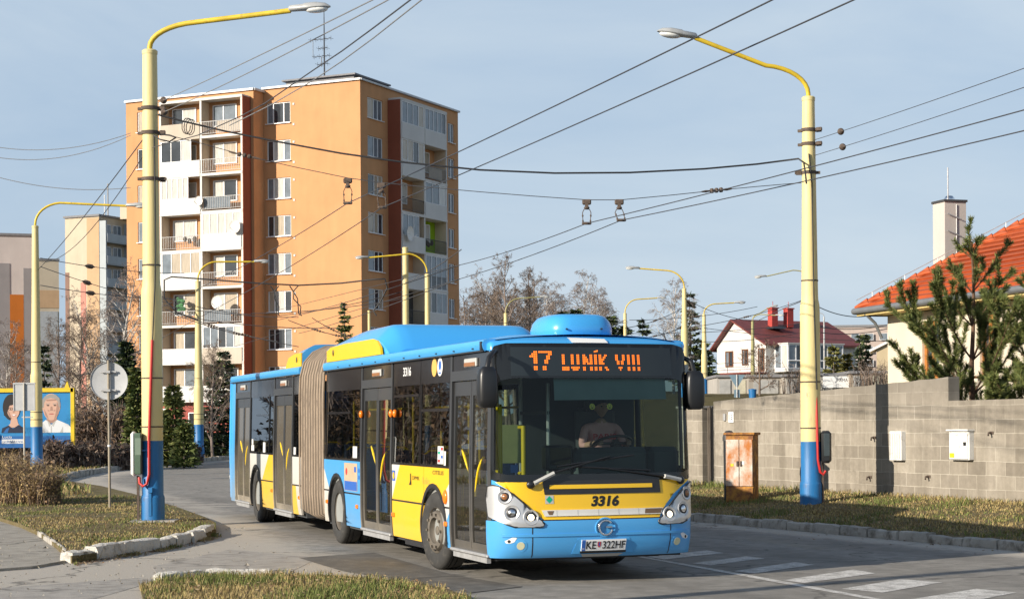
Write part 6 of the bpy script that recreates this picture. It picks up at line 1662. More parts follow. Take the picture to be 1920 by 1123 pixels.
# span wire (supports the hangers)
pA, pB = A(300,250,32), A(1502,343,33)
span = [pA, A(380,270,32), A(460,292,32), A(550,313,32), A(652,334,31.95), A(717,343,31.9), A(800,351,31.8), A(900,360,31.7), A(1000,368,31.6), A(1100,375,31.55), A(1165,375,31.5), A(1260,366,31.9), A(1345,357,32.3), A(1420,350,32.7), pB]
wire(span, 'span wire strung between the two near lamp posts carrying the hangers', .007, 'wire', 'span wires', 'span_wire', ins=((2/14,'long',.9),(12/14,'long',1.0)))
b = MB()
def hanger(top, bot, label):
    t = thing('wire_hanger', label, 'wire hanger', top, 0, 'wire hangers on the span wire'); d = bot-top
    b = MB(); b.box((0,0,-.03),(.16,.05,.10),0,None,bev=.02); b.box((0,0,-.09),(.06,.06,.08)); b.lathe([(.03,-.16),(.05,-.14),(.05,-.12),(.02,-.10)], 10); b.build('clamp_head', M['rust_iron'], t)
    for s in (-1,1):
        b = MB(); b.tube([(0,0,-.15),(s*.05,0,-.16),(s*.075,0,-.22),(d.x*.9+s*.065,d.y,d.z+.03)], .008, 5)
        for q in (.35,.8): b.ellipsoid((lerp(s*.075,d.x+s*.065,q), d.y*q, lerp(-.2,d.z,q)), (.016,.016,.025), 8, 5)
        b.build('hanger_rod', M['rust_iron'], t)
    b = MB(); b.box((d.x,d.y,d.z+.0),(.17,.04,.05),0,None,bev=.015); b.build('wire_clip', M['rust_iron'], t)
hanger(A(652,336,31.95), h1, 'leftmost wire hanger in front of the orange tower'); hanger(A(715,345,31.9), h2, 'second wire hanger, before the right face of the tower')
hanger(A(1100,376,31.55), h3, 'left one of the two wire hangers against the sky'); hanger(A(1161,376,31.5), h4, 'right one of the two wire hangers against the sky')
# feeder cable between the big posts
feed = [A(290,214,32), A(340,227,32), A(420,246,32), A(520,266,32), A(640,288,31.9), A(760,305,31.9), A(900,319,31.9), A(1040,325,32), A(1180,324,32.2), A(1320,317,32.5), A(1420,308,32.8), A(1497,298,33), A(1507,305,32.8), A(1510,325,32.75), A(1512,345,32.75)]
wire(feed, 'thick black feeder cable sagging between the two near lamp posts', .017, 'cable', None, 'feeder_cable')
loop = MB(); o = A(338,232,32)
loop.tube([A(348+9*math.cos(t_*.55)+.35*t_, 236+15*math.sin(t_*.55)+.1*t_, 31.9-.004*t_)-o for t_ in range(34)], .008, 6)
lp = loop.build('cable_loop', M['cable'], None, 60); lp.location = o; tag(lp, 'coil of thin black cable hanging at the feeder beside the left post', 'cable')
lp2 = MB(); o = A(285,256,31.8)
lp2.tube([A(288,254,31.8)-o, A(300,262,31.7)-o, A(318,266,31.7)-o, A(330,258,31.8)-o, A(318,254,31.9)-o, A(300,252,31.9)-o], .014, 6)
q_ = lp2.build('cable_loop', M['cable'], None, 60); q_.location = o; tag(q_, 'thick cable loop beneath the lower bracket of the left post', 'cable')
# wires to the upper right from the left post
wire(sag(A(294,194,32), A(740,-20,16), .02), 'upper one of two pale stay wires from the left post to the top edge', .007, 'wire_pale', 'stay wires of the left post', 'stay_wire', ins=(.055,))
wire(sag(A(294,216,32), A(775,-25,16), .05), 'lower one of two pale stay wires from the left post to the top edge', .007, 'wire_pale', 'stay wires of the left post', 'stay_wire', ins=(.055,))
wire([A(286,277,31.8), A(371,254,30), A(450,219,28), A(497,194,26.5), A(586,133,24), A(640,97,22), A(700,53,20), A(790,-15,18)], 'dark wire climbing from the left post across the tower roof', .009, 'wire', None, 'overhead_wire')
wire([A(430,236,29), A(510,196,27), A(586,152,25), A(640,116,23), A(700,72,21), A(810,-15,18)], 'pale wire climbing beside the dark one across the tower roof', .008, 'wire_pale', None, 'overhead_wire')
# right edge
wire(sag(A(1527,263,33), A(2000,100,21), .02), 'upper thin stay wire with insulator right of the right post', .006, 'wire', 'stay wires of the right post', 'stay_wire', ins=(.155,))
wire(sag(A(1527,292,33), A(2000,137,21), .02), 'lower thin stay wire with insulator right of the right post', .006, 'wire', 'stay wires of the right post', 'stay_wire', ins=(.165,))
# left side
wire(sag(A(268,262,32), A(72,505,62), .1), 'dark wire dropping from the near left post to the post by the billboard', .011, 'wire', None, 'overhead_wire')
wire(sag(A(270,290,32), A(78,492,62), .5), 'second dark wire slanting from the near left post to the far left post', .009, 'wire', None, 'overhead_wire')
for y0, y1, s, l in ((272,250,.4,'upper thin line crossing the sky at the left edge'),(291,254,.5,'lower thin line crossing the sky at the left edge'),(325,352,.3,'thin line low in the sky left of the tower')):
    wire(sag(A(-30,y0,70), A(245,y1,70), s), l, .014, 'wire_pale', 'thin lines at the left edge', 'overhead_wire')
for y0, x1, y1, l in ((484,345,512,'upper span wire with insulator from the post by the billboard'),(500,330,570,'slanting span wire below it from the post by the billboard'),(535,350,560,'lower span wire with insulator from the post by the billboard')):
    wire(sag(A(76,y0,62), A(x1,y1,84), .15), l, .014, 'wire', 'span wires at the left', 'span_wire', ins=((.28,'long',2.0),))
# cluster before the tower: thick feeder and drops
wire([A(372,600,86), A(330,585,86), A(308,560,86), A(308,525,86), A(322,519,86), A(390,524,86), A(480,531,86), A(560,535,86), A(640,531,86), A(700,524,85), A(722,523,85), A(726,540,85), A(714,565,85), A(700,583,85), A(706,592,85)], 'thick black feeder cable hanging in a curve low in front of the tower', .04, 'cable', None, 'feeder_cable', n=6)
for k, (xa, xb, l) in enumerate(((513,519,'left drop cable below the low feeder'),(549,560,'right drop cable below the low feeder'))):
    wire([A(xa-6,536,86), A(xa,545,86), A(xb-2,560,86), A(xb,588,86), A(xb+6,592,86)], l, .028, 'cable', 'drop cables below the low feeder', 'drop_cable')
    wire([A(xa+10,536,86), A(xa+2,545,86), A(xa+1,560,86), A(xb+4,575,86), A(xb+3,590,86)], l.replace('drop', 'second drop'), .028, 'cable', 'drop cables below the low feeder', 'drop_cable')
far = [((307,572),(560,595),'a',86),((470,588),(755,560),'b',86),((520,592),(760,545),'c',86),((540,600),(700,640),'d',80),((585,596),(690,640),'e',80),((310,580),(560,650),'f',80),((330,590),(520,640),'g',80),((372,598),(640,615),'h',84),((300,555),(470,590),'i',86)]
names = ['thin wire from the low feeder across the loggias','wire running from the drops up to the tall pole','upper wire running from the drops up to the tall pole','wire slanting from the left drop down to the bus roof','wire slanting from the right drop down to the bus roof','long thin wire slanting across the lower loggias','short thin wire slanting across the lower loggias','near level wire passing over the bus tail','wire from the near left post to the far loggia post']
for ((a, b_, _, d), l) in zip(far, names):
    wire(sag(A(*a, d), A(*b_, d), .15), l, .018, 'wire', 'contact wires before the tower', 'overhead_wire', ins=((.35,'long',1.2),(.6,'long',1.2)) if d == 80 else ())
wire(sag(A(760,530,85), A(865,468,50), .1), 'wire from the tall pole rising past the tower edge', .014, 'wire', None, 'overhead_wire')
# right background net
net = [((1284,560),(1411,602),92,'thin wire between the two posts right of the bus'),((1180,600),(1420,575),100,'wire rising from the slim post to the right'),((1180,625),(1512,605),100,'level wire over the red roofed house'),((1284,615),(1512,560),95,'wire rising to the near right post'),((1284,640),(1512,622),95,'lower level wire over the red roofed house'),((1320,615),(1700,640),105,'long wire over the bare bush to the cream house'),((1528,572),(1640,590),60,'thin wire right of the right post towards the roof'),((1528,612),(1668,608),90,'dark line to the cream house'),((1528,622),(1668,615),88,'second dark line to the cream house'),((870,600),(1172,605),110,'thin line behind the roof unit'),((1172,615),(1284,575),104,'wire with insulators between the slim posts'),((1172,635),(1284,612),104,'second wire between the slim posts'),((1040,640),(1172,600),108,'thin line over the round conifers')]
for i, (a, b_, d, l) in enumerate(net):
    wire(sag(A(*a, d), A(*b_, d+3), .2), l, .016 if i < 7 else .02, 'wire', 'thin lines right of the bus', 'overhead_wire', ins=((.5,'long',1.2),) if i in (1,3,10,11) else ())
wire([A(1415,604,126), A(1470,578,100), A(1510,562,70)], 'dark line with thick end from the twin lamp to the near right post', .02, 'wire', None, 'overhead_wire')
# ======== signs
SG = thing('traffic_sign', 'back of a grey round traffic sign on a thin pole on the island', 'traffic sign', gr(206,951,.1), 0)
SB = SG.location.copy(); dS = SB.y
zc = (A(204,714,dS)).z; rr = px_r(71, dS)
xo = A(203.5,714,dS).x - SB.x
b = MB(); b.tube([(0,0,-.2),(xo*.5,0,zc*.5),(xo,0,zc+.33)], .028, 10); b.tube([(xo*.62,0,1.28),(xo*.60,0,1.32)], .034, 10, 1); b.build('sign_pole', [mat('brown_pole', (.27,.23,.17), .6, var=.2), M['white']], SG, 50)
b = MB(); Mx = Matrix.Translation((xo,.05,zc-.1+.0)) @ Matrix.Rotation(R(90), 4, 'X')
b.lathe([(.0,.0),(rr*.97,.0),(rr,.004),(rr,.022),(rr*.985,.022),(rr*.97,.006)], 48, 0, Mx); b.build('sign_plate', M['sign_back'], SG, 40)
for dz in (.19,-.20):
    b = MB(); b.box((xo,.01,zc-.1+dz),(.34,.03,.045),0,None,bev=.008); b.box((xo,-.03,zc-.1+dz),(.09,.05,.05)); b.build('sign_bracket', M['galv'], SG)
SR_ = thing('traffic_sign', 'back of a grey rectangular sign on a thin pole before the billboard', 'traffic sign', gr(46,900,.1), 0)
d2 = SR_.location.y; zt = A(45,718,d2).z-.1; zb_ = A(45,770,d2).z-.1; w2 = px_r(39,d2)*2
b = MB(); b.tube([(0,0,-.2),(0,0,zt)], .03, 8); b.build('sign_pole', mat('pale_pole', (.45,.42,.36), .6), SR_, 50)
b = MB(); b.box((0,.05,(zt+zb_)/2),(w2,.03,zt-zb_),0,None,bev=.012); b.box((0,.04,zt-.01),(w2+.04,.06,.05)); b.box((-w2/2,.04,(zt+zb_)/2),(.03,.05,zt-zb_)); b.box((w2/2,.04,(zt+zb_)/2),(.03,.05,zt-zb_)); b.build('sign_plate', M['sign_back'], SR_)
b = MB(); b.box((0.1,.0,zb_-.2),(.35,.03,.04)); b.build('sign_bracket', M['galv'], SR_)
# ======== billboard with two printed portraits
bx0, bx1, dB = -40, 134, 75.0
q0 = A(bx0,840,dB); q1 = A(bx1,840,dB); zT = A(bx1,733,dB).z; zBt = A(bx1,838,dB).z
BB = thing('billboard', 'blue billboard with yellow frame and two printed portraits', 'billboard', (q0.x, dB, 0), 0)
Wb = q1.x-q0.x
def bxx(px): return A(px,780,dB).x - q0.x
def bz(py): return A(60,py,dB).z
M['bb_blue'] = mat('billboard_blue', (.02,.22,.50), .5, var=.08); M['bb_dark'] = mat('billboard_band', (.015,.12,.36), .5, var=.05); M['bb_yellow'] = mat('billboard_yellow', (.72,.50,.02), .5)
b = MB(); b.box((Wb/2,.08,(zT+zBt)/2),(Wb,.12,zT-zBt)); b.box((Wb/2,.015,lerp(zBt,zT,.10)),(Wb-.1,.012,(zT-zBt)*.21),1); b.build('panel', [M['bb_blue'], M['bb_dark']], BB)
b = MB(); b.box((Wb/2,.05,zT+.05),(Wb+.2,.22,.17)); b.box((Wb+.06,.05,(zT+zBt)/2),(.15,.22,zT-zBt+.25)); b.build('frame', M['bb_yellow'], BB)
b = MB(); b.box((Wb*.5,.3,zBt-.6),(.16,.16,2.0)); b.box((Wb*.9,.3,zBt-.6),(.16,.16,2.0)); b.build('leg', M['rust_iron'], BB)
b = MB(); b.prism([(bxx(121),zT+.13),(bxx(131),zT+.13),(bxx(127),zT+.42)], -.05, .1); b.build('topper', M['bb_yellow'], BB)
def bpoly(mb, pts, mi, y): mb.add([(bxx(x), y, bz(yy)) for x, yy in pts], [tuple(range(len(pts)))], mi)
def oval(cx, cy, rx, ry, a0=0, a1=360, n=24): return [(cx+rx*math.cos(R(lerp(a0,a1,k/n))), cy+ry*math.sin(R(lerp(a0,a1,k/n)))) for k in range(n)]
M['pr_skin'] = mat('print_skin', (.58,.36,.27), .5, var=0); M['pr_hair'] = mat('print_hair', (.02,.015,.015), .5, var=0); M['pr_grey'] = mat('print_grey_hair', (.30,.28,.26), .5, var=0); M['pr_navy'] = mat('print_navy', (.012,.02,.05), .5, var=0); M['pr_shirt'] = mat('print_shirt', (.66,.68,.70), .5, var=0); M['pr_lip'] = mat('print_lip', (.40,.10,.09), .5, var=0); M['pr_shade'] = mat('print_shade', (.36,.21,.16), .5, var=0)
b = MB()
bpoly(b, oval(22,763,17,25), 1, .012); bpoly(b, [(8,760),(7,778),(14,782),(14,750)], 1, .0115); bpoly(b, oval(25,769,11.5,16), 0, .008)
bpoly(b, [(21,782),(31,782),(34,794),(40,800),(10,802),(19,794)], 0, .009); bpoly(b, [(2,811),(4,802),(16,797),(24,803),(35,796),(45,802),(47,811)], 2, .006)
bpoly(b, [(11,760),(20,746),(36,752),(30,757),(18,760),(13,772)], 1, .005)
for x in (20,30): bpoly(b, oval(x,766,4.2,2.6), 3, .0045); bpoly(b, oval(x,766,3.2,1.9), 0, .004); bpoly(b, oval(x,766,1.2,1.2), 1, .0035)
bpoly(b, oval(26,778,4,1.6), 4, .004)
bpoly(b, [(14,768),(17,781),(22,785),(17,772)], 5, .0043); bpoly(b, [(21.5,776.5),(30.5,776.5),(26,779.5)], 6, .0036); bpoly(b, [(24.5,768),(26.5,768),(27.5,773),(24,773)], 5, .0043); bpoly(b, [(13,757),(24,747),(31,749),(24,752),(17,760),(14,772)], 1, .0042); bpoly(b, [(6,811),(12,803),(17,801),(14,811)], 7, .0043)
b.build('portrait', [M['pr_skin'], M['pr_hair'], M['pr_navy'], M['ink'], M['pr_lip'], M['pr_shade'], M['sticker_white'], M['bb_dark']], BB)
b = MB()
bpoly(b, oval(96,760,17.5,22), 1, .012); bpoly(b, [(79,764),(79,750),(84,743),(95,739),(105,740),(112,747),(113,764),(110,764),(109,754),(104,748),(96,746),(87,748),(83,755),(82,764)], 2, .0065); bpoly(b, oval(96,764,15.5,24), 0, .008)
bpoly(b, [(88,782),(106,782),(108,793),(86,793)], 4, .009); bpoly(b, [(72,811),(73,797),(86,787),(96,796),(107,787),(128,796),(133,802),(133,811)], 3, .006)
bpoly(b, [(88,787),(96,796),(92,800)], 5, .005); bpoly(b, [(106,787),(96,796),(100,800)], 5, .005)
for x in (90,103): bpoly(b, oval(x,760,2.6,1.2), 6, .005); bpoly(b, [(x-4,756.5),(x+4,756),(x+4,757.2),(x-4,757.8)], 2, .005)
bpoly(b, oval(96.5,776,5,1.0), 7, .005); bpoly(b, [(95,762),(98,762),(99.5,770),(94,770)], 4, .0055)
bpoly(b, [(107,752),(111,764),(108,778),(101,787),(104,776),(106,764)], 4, .0056); bpoly(b, [(82,766),(85,779),(91,786),(87,775)], 4, .0056); bpoly(b, [(89,768),(94,770),(90,771)], 4, .0052); bpoly(b, [(99,770),(104,768),(103,771)], 4, .0052); bpoly(b, [(86,749),(106,748),(105,751),(88,752)], 4, .0054); bpoly(b, [(78,811),(82,800),(84,811)], 5, .0045); bpoly(b, [(112,811),(118,799),(118,811)], 5, .0045); bpoly(b, [(95,798),(97,798),(97,811),(95,811)], 5, .0045)
b.build('portrait', [M['pr_skin'], M['pr_skin'], M['pr_grey'], M['pr_shirt'], M['pr_shade'], M['sticker_grey'], M['ink'], M['pr_lip']], BB)
def btext(body, x0, x1, y0, y1, m, y):
    vs, fs = text_fit(body, bxx(x0), bxx(x1), bz(y1), bz(y0)); b = MB(); b.add([(a, y, c) for a, c in vs], fs); b.build('lettering', M[m], BB)
btext('Lucia', 4, 22, 816, 821, 'sticker_white', .004)
b = MB(); bpoly(b, [(3,823),(44,823),(44,831),(3,831)], 0, .006); b.build('name_bar', M['sticker_white'], BB); btext('GURBÁĽOVÁ', 4, 43, 824, 830, 'bb_dark', .002)
# ======== block wall, gate pillar, cabinet, meter boxes
def block_mat(name):
    m, nt, b = _nt(name)
    tc = nt.nodes.new('ShaderNodeTexCoord'); sp = nt.nodes.new('ShaderNodeSeparateXYZ'); cb = nt.nodes.new('ShaderNodeCombineXYZ'); nt.links.new(tc.outputs['Object'], sp.inputs[0])
    nt.links.new(sp.outputs['X'], cb.inputs[0]); nt.links.new(sp.outputs['Z'], cb.inputs[1])
    wob = nt.nodes.new('ShaderNodeTexNoise'); wob.inputs['Scale'].default_value = 1.1; nt.links.new(tc.outputs['Object'], wob.inputs['Vector'])
    va = nt.nodes.new('ShaderNodeVectorMath'); va.operation = 'MULTIPLY_ADD'; va.inputs[1].default_value = (.05,.05,0); nt.links.new(wob.outputs['Color'], va.inputs[0]); nt.links.new(cb.outputs[0], va.inputs[2])
    br = nt.nodes.new('ShaderNodeTexBrick'); br.inputs['Scale'].default_value = 1.0; br.inputs['Brick Width'].default_value = .5; br.inputs['Row Height'].default_value = .25; br.inputs['Mortar Size'].default_value = .008; br.inputs['Mortar Smooth'].default_value = .4; br.inputs['Bias'].default_value = .0
    br.inputs['Color1'].default_value = (.25,.222,.183,1); br.inputs['Color2'].default_value = (.35,.315,.262,1); br.inputs['Mortar'].default_value = (.44,.405,.34,1)
    nt.links.new(va.outputs[0], br.inputs['Vector'])
    big = _noise(nt, .8, 6, .65); mid = _noise(nt, 7, 5, .7); fine = _noise(nt, 60, 3, .7)
    # mortar is visible only in patches; elsewhere smeared over with grey
    flat_ = _ramp(nt, mid, .3, .7, (.23,.205,.168), (.31,.277,.228))
    c = _mix(nt, _ramp(nt, big, .32, .50), flat_, br.outputs['Color'])
    c = _mix(nt, 1.0, c, _ramp(nt, mid, .25, .75, (.82,.82,.82), (1.1,1.1,1.1)), 'MULTIPLY')
    st_ = _noise(nt, 1.7, 5, .65, 'Object', (1,1,.14)); c = _mix(nt, 1.0, c, _ramp(nt, st_, .34, .6, (.74,.73,.71), (1.04,1.04,1.04)), 'MULTIPLY')
    # grey weathering along the top
    top = nt.nodes.new('ShaderNodeMapRange'); top.inputs[1].default_value = 1.55; top.inputs[2].default_value = 2.2; nt.links.new(sp.outputs['Z'], top.inputs[0])
    tm = nt.nodes.new('ShaderNodeMath'); tm.operation = 'MULTIPLY'; nt.links.new(top.outputs[0], tm.inputs[0]); nt.links.new(mid, tm.inputs[1])
    c = _mix(nt, tm.outputs[0], c, (.17,.155,.135))
    nt.links.new(c, b.inputs['Base Color']); b.inputs['Roughness'].default_value = .95; b.inputs['Specular IOR Level'].default_value = .1
    hh = nt.nodes.new('ShaderNodeMath'); hh.operation = 'MULTIPLY_ADD'; hh.inputs[1].default_value = .35; nt.links.new(fine, hh.inputs[0]); nt.links.new(br.outputs['Fac'], hh.inputs[2])
    _bump(nt, b, hh.outputs[0], .35, .02); return m
M['blocks'] = block_mat('concrete_blocks')
W0 = kp(0, WALLW)
# wall frame: x runs along the kerb direction towards us, y away from the road; 0 = foot opposite the kerb origin
BW = thing('block_wall', 'long rough grey concrete block wall stepping down at its right end', 'wall', (W0.x, W0.y, .36), math.atan2(KD.y, KD.x))
def w_s(px, py=830, yoff=0):
    """distance along the wall under a picture column"""
    r = ray(px, py); n = KN; t = (n.dot(W0 + KN*yoff if False else Vector((W0.x, W0.y))) + yoff)/(n.x*r.x + n.y); p = Vector((r.x*t, t)); return (p - Vector((W0.x, W0.y))).dot(KD), EYE + r.z*t
sL, _ = w_s(1338); sStep, zs_ = w_s(1778,708); _, zL = w_s(1338,753); _, zM = w_s(1565,728); _, zR = w_s(1775,707)
sEnd = sStep + 16
b = MB(); th = .25
def wseg(s0, s1, z0, z1, n):
    top = []; rnd = random.Random(5)
    for k in range(n+1):
        top.append((lerp(s0,s1,k/n), lerp(z0,z1,k/n)-.36 + rnd.uniform(-.008,.008)))
    for k in range(n):
        (a, za), (c, zc_) = top[k], top[k+1]
        b.add([(a,0,-.3),(c,0,-.3),(c,0,zc_),(a,0,za),(a,th,-.3),(c,th,-.3),(c,th,zc_),(a,th,za)], [(0,1,2,3),(5,4,7,6),(3,2,6,7)])
    b.add([(s0,0,-.3),(s0,th,-.3),(s0,th,top[0][1]),(s0,0,top[0][1])], [(0,1,2,3)]); b.add([(s1,0,-.3),(s1,th,-.3),(s1,th,top[-1][1]),(s1,0,top[-1][1])], [(0,1,2,3)])
wseg(sL, sStep, zL, zR, 30)
zlow = w_s(1800,751)[1]
wseg(sStep+.002, sEnd, zlow, zlow+.05, 20)
b.build('wall', M['blocks'], BW)
sP0, sP1 = w_s(1296)[0], w_s(1317)[0]; zP = w_s(1306,765)[1]
GP = thing('gate_pillar', 'narrow block pillar at the left end of the wall beside the mirror', 'pillar', (W0.x, W0.y, .36), math.atan2(KD.y, KD.x))
b = MB(); b.box(((sP0-.6+sP1)/2, .13, (zP-.36)/2-.15),(sP1-sP0+.6,.26,zP-.36+.3)); b.build('pillar_shaft', M['blocks'], GP)
b = MB(); b.box(((sP0-.6+sP1)/2, .13, zP-.36+.025),(sP1-sP0+.66,.32,.05)); b.build('pillar_cap', M['concrete'], GP)
GT = thing('gate', 'dark weathered plank gate between the pillar and the block wall', 'gate', (W0.x, W0.y, .36), math.atan2(KD.y, KD.x))
M['old_wood'] = mat('old_wood', (.115,.095,.075), .9, var=.35, vscale=6, stretch=(1,1,.15), bump=.3, bscale=30)
np_ = 7
for k in range(np_):
    s = lerp(sP1+.04, sL-.08, (k+.5)/np_); b = MB(); b.box((s, .12+.01*(k%2), .90+.03*math.sin(k*2.1)),((sL-sP1-.12)/np_*.86,.025,1.75)); b.build('plank', M['old_wood'], GT)
b = MB(); b.box(((sP1+sL)/2,.16,.45),(sL-sP1-.06,.05,.09)); b.box(((sP1+sL)/2,.16,1.5),(sL-sP1-.06,.05,.09)); b.build('gate_rail', M['old_wood'], GT)
HN = thing('house_number_plate', 'small white number plate on the block wall near the gate', 'number plate', (W0.x, W0.y, .36), math.atan2(KD.y, KD.x))
s1, z1 = w_s(1372,782); b = MB(); b.box((s1,-.015,z1-.36),(.20,.03,.24),0,None,bev=.01); b.build('plate', M['sticker_white'], HN)
b = MB(); vs, fs = text_fit('15', s1-.06, s1+.06, z1-.36-.06, z1-.36+.06); b.add([(a,-.032,c) for a, c in vs], fs); b.build('number', M['ink'], HN)
s2, z2 = w_s(1362,782); b = MB(); b.box((s2-.05,-.02,z2-.36),(.08,.04,.16),0,None,bev=.01); bb_ = b.build('door_bell', M['galv']); bb_.parent = None; bb_.location = (W0.x,W0.y,.36); bb_.rotation_euler = (0,0,math.atan2(KD.y,KD.x)); tag(bb_, 'tiny grey bell box left of the number plate', 'bell')
def meter(px0, px1, py0, py1, label, kind):
    s0, za = w_s(px0,py0); s1, _ = w_s(px1,py0); _, zb = w_s((px0+px1)/2,py1)
    t = thing('meter_box', label, 'meter box', (W0.x, W0.y, .36), math.atan2(KD.y, KD.x), None)
    cx_, cz_, w_, h_ = (s0+s1)/2, (za+zb)/2-.36, s1-s0, za-zb
    b = MB(); b.box((cx_,-.05,cz_),(w_,.12,h_),0,None,bev=.012); b.build('case', M['box_white'], t)
    b = MB()
    if kind == 'door':
        b.box((cx_,-.118,cz_-.02),(w_*.90,.02,h_*.86),0,None,bev=.006); d_ = b.build('door', M['box_white'], t)
        b = MB(); b.box((cx_+w_*.34,-.135,cz_+.03),(.06,.02,.06)); b.build('lock', M['ink'], d_)
        b = MB(); b.box((cx_-w_*.30,-.131,cz_-h_*.34),(.12,.006,.08)); b.build('warning_sticker', M['bb_yellow'], d_)
        b = MB(); b.box((cx_,-.07,cz_+h_/2+.01),(w_+.04,.18,.03)); b.build('rain_cap', M['box_white'], t)
    else:
        for k in range(5): b.box((cx_-w_*.36+w_*.18*k,-.113,cz_),(w_*.05,.014,h_*.86))
        b.build('rib', M['sticker_grey'], t)
    return t
meter(1676,1698,808,863,'narrow ribbed white box low on the block wall','rib'); meter(1788,1826,807,862,'larger white meter box with black lock on the block wall','door')
for px_, py_ in ((1640,820),(1632,894),(1742,893),(1860,811)):
    s, z = w_s(px_,py_); b = MB(); b.tube([(0,.02,0),(0,-.08,0),(.02,-.10,-.05)], .018, 6); b.box((0,-.005,0),(.09,.02,.05))
    o = b.build('wall_hook', M['rust_iron']); o.location = (W0.x+KD.x*s, W0.y+KD.y*s, z); o.rotation_euler = (0,0,math.atan2(KD.y,KD.x))
    tag(o, {1640:'rusty iron stub beside the post shadow on the wall',1632:'rusty iron stub low on the wall left of the shadow',1742:'rusty iron stub low on the wall between the white boxes',1860:'rusty iron stub right of the larger white box'}[px_], 'iron stub', 'iron stubs in the block wall')
# rusty cabinet
dC = 34.6; c0 = A(1387,938,dC)
CB = thing('electrical_cabinet', 'rusty metal electrical cabinet with peeling white doors on the right grass strip', 'cabinet', (c0.x, c0.y, .18), R(-22))
wC, hC, gC = .54, 1.37, .42
b = MB(); b.box((0,gC/2,hC/2+.06),(wC,gC,hC-.1),0); cbn = b.build('case', M['rust_dark'], CB)
for s in (-1,1):
    b = MB(); b.box((s*wC/4,-.012,hC*.61),(wC/2-.012,.03,hC*.66),0,None,bev=.006); dd = b.build('door', M['rust'], CB)
    b = MB(); b.box((s*.035,-.035,hC*.60),(.03,.03,.10)); b.build('handle', M['rust_iron'], dd)
b = MB(); b.box((.08,-.03,hC*.61),(.05,.008,.06)); b.build('label_plate', M['sticker_white'], CB); b = MB(); b.box((-.14,-.03,hC*.58),(.06,.008,.05)); b.build('label_plate', M['bb_yellow'], CB)
b = MB(); b.box((0,-.005,hC*.15),(wC-.01,.02,hC*.22)); b.build('base_panel', M['rust_dark'], CB)
b = MB(); b.box((0,gC/2,hC+.03),(wC+.08,gC+.08,.05),0,None,bev=.01); b.build('lid', M['rust_dark'], CB)
b = MB(); b.box((.02,gC/2,-.02),(wC+.2,gC+.2,.10)); b.build('plinth', M['concrete'], CB)
MBx = thing('dustbin', 'dark rounded lid of a bin behind the rusty cabinet', 'bin', (c0.x-.16, c0.y+.75, .2), 0); MBx.location = A(1367,900,35.3); MBx.location.z = .2
b = MB(); b.lathe([(.10,0),(.11,1.24)], 16); b.build('bin_body', M['box_black'], MBx, 40)
b = MB(); b.lathe([(.125,1.24),(.125,1.30),(.11,1.38),(.06,1.435),(.0,1.445)], 18); b.build('bin_lid', M['rail_dark'], MBx, 50)
# yield sign and blue bin far off
YS = thing('traffic_sign', 'small back of a triangular yield sign beside the bare bush', 'traffic sign', A(1382,742,92), 0)
b = MB(); b.tube([(0,0,-.3),(0,0,1.1)], .03, 6); b.build('sign_pole', M['galv'], YS)
b = MB(); b.prism([(-.42,1.08),(.42,1.08),(0,.38)], .03, .06); b.box((0,.05,.1),(.3,.03,.45)); b.build('sign_plate', mat('sign_blue_grey', (.16,.24,.30), .5), YS)
BN = thing('dustbin', 'small blue bin by the garages', 'bin', A(1411,745,90), 0)
b = MB(); b.lathe([(.16,-.2),(.2,.36)], 14); b.build('bin_body', M['pole_blue'], BN, 40); b = MB(); b.lathe([(.21,.36),(.21,.41),(.0,.45)], 14); b.build('bin_lid', M['pole_blue'], BN, 40)
# ---------------------------------------------------------------- trees and shrubs
M['twig'] = mat('twig_brown', (.165,.12,.088), .9, var=.25, vscale=2)
M['twig_grey'] = mat('twig_grey', (.225,.18,.155), .9, var=.25, vscale=2)
M['birch'] = mat('birch_bark', (.52,.49,.45), .8, var=.2, vscale=3, spot=(.08,.07,.06), spot_amt=.35, spot_scale=5)
M['bark_tree'] = mat('tree_bark', (.12,.095,.075), .9, var=.3, vscale=5)
M['pine_bark'] = mat('pine_bark', (.13,.075,.045), .9, var=.35, vscale=8, bump=.4, bscale=25)
M['needle'] = mat('needle_green', (.10,.13,.033), .75, var=.35, vscale=3)
M['needle_pale'] = mat('needle_fresh', (.19,.20,.055), .75, var=.3, vscale=3)  # paler needle tone, mixed in at random
M['needle_blue'] = mat('needle_blue_green', (.040,.065,.045), .8, var=.35, vscale=3)
M['needle_dark'] = mat('needle_dark', (.022,.040,.020), .8, var=.35, vscale=2)
M['needle_yel'] = mat('thuja_yellow', (.13,.12,.03), .8, var=.35, vscale=2)
M['dead_leaf'] = mat('dead_leaf', (.20,.125,.07), .9, var=.4, vscale=4)
M['dead_leaf2'] = mat('dead_leaf_dark', (.085,.05,.035), .9, var=.4, vscale=4)
M['straw'] = mat('straw', (.36,.26,.12), .9, var=.35, vscale=4)
def ribbon(mb, a, b, w0, w1, rnd, mi=0):
    d = (b-a)
    if d.length < 1e-6: return
    s = d.cross(Vector((rnd.gauss(0,1), rnd.gauss(0,1), rnd.gauss(0,1))))
    if s.length < 1e-6: return
    s.normalize(); k = len(mb.v)
    mb.v += [a-s*w0, a+s*w0, b+s*w1, b-s*w1]; mb.f.append([k,k+1,k+2,k+3]); mb.mi.append(mi)
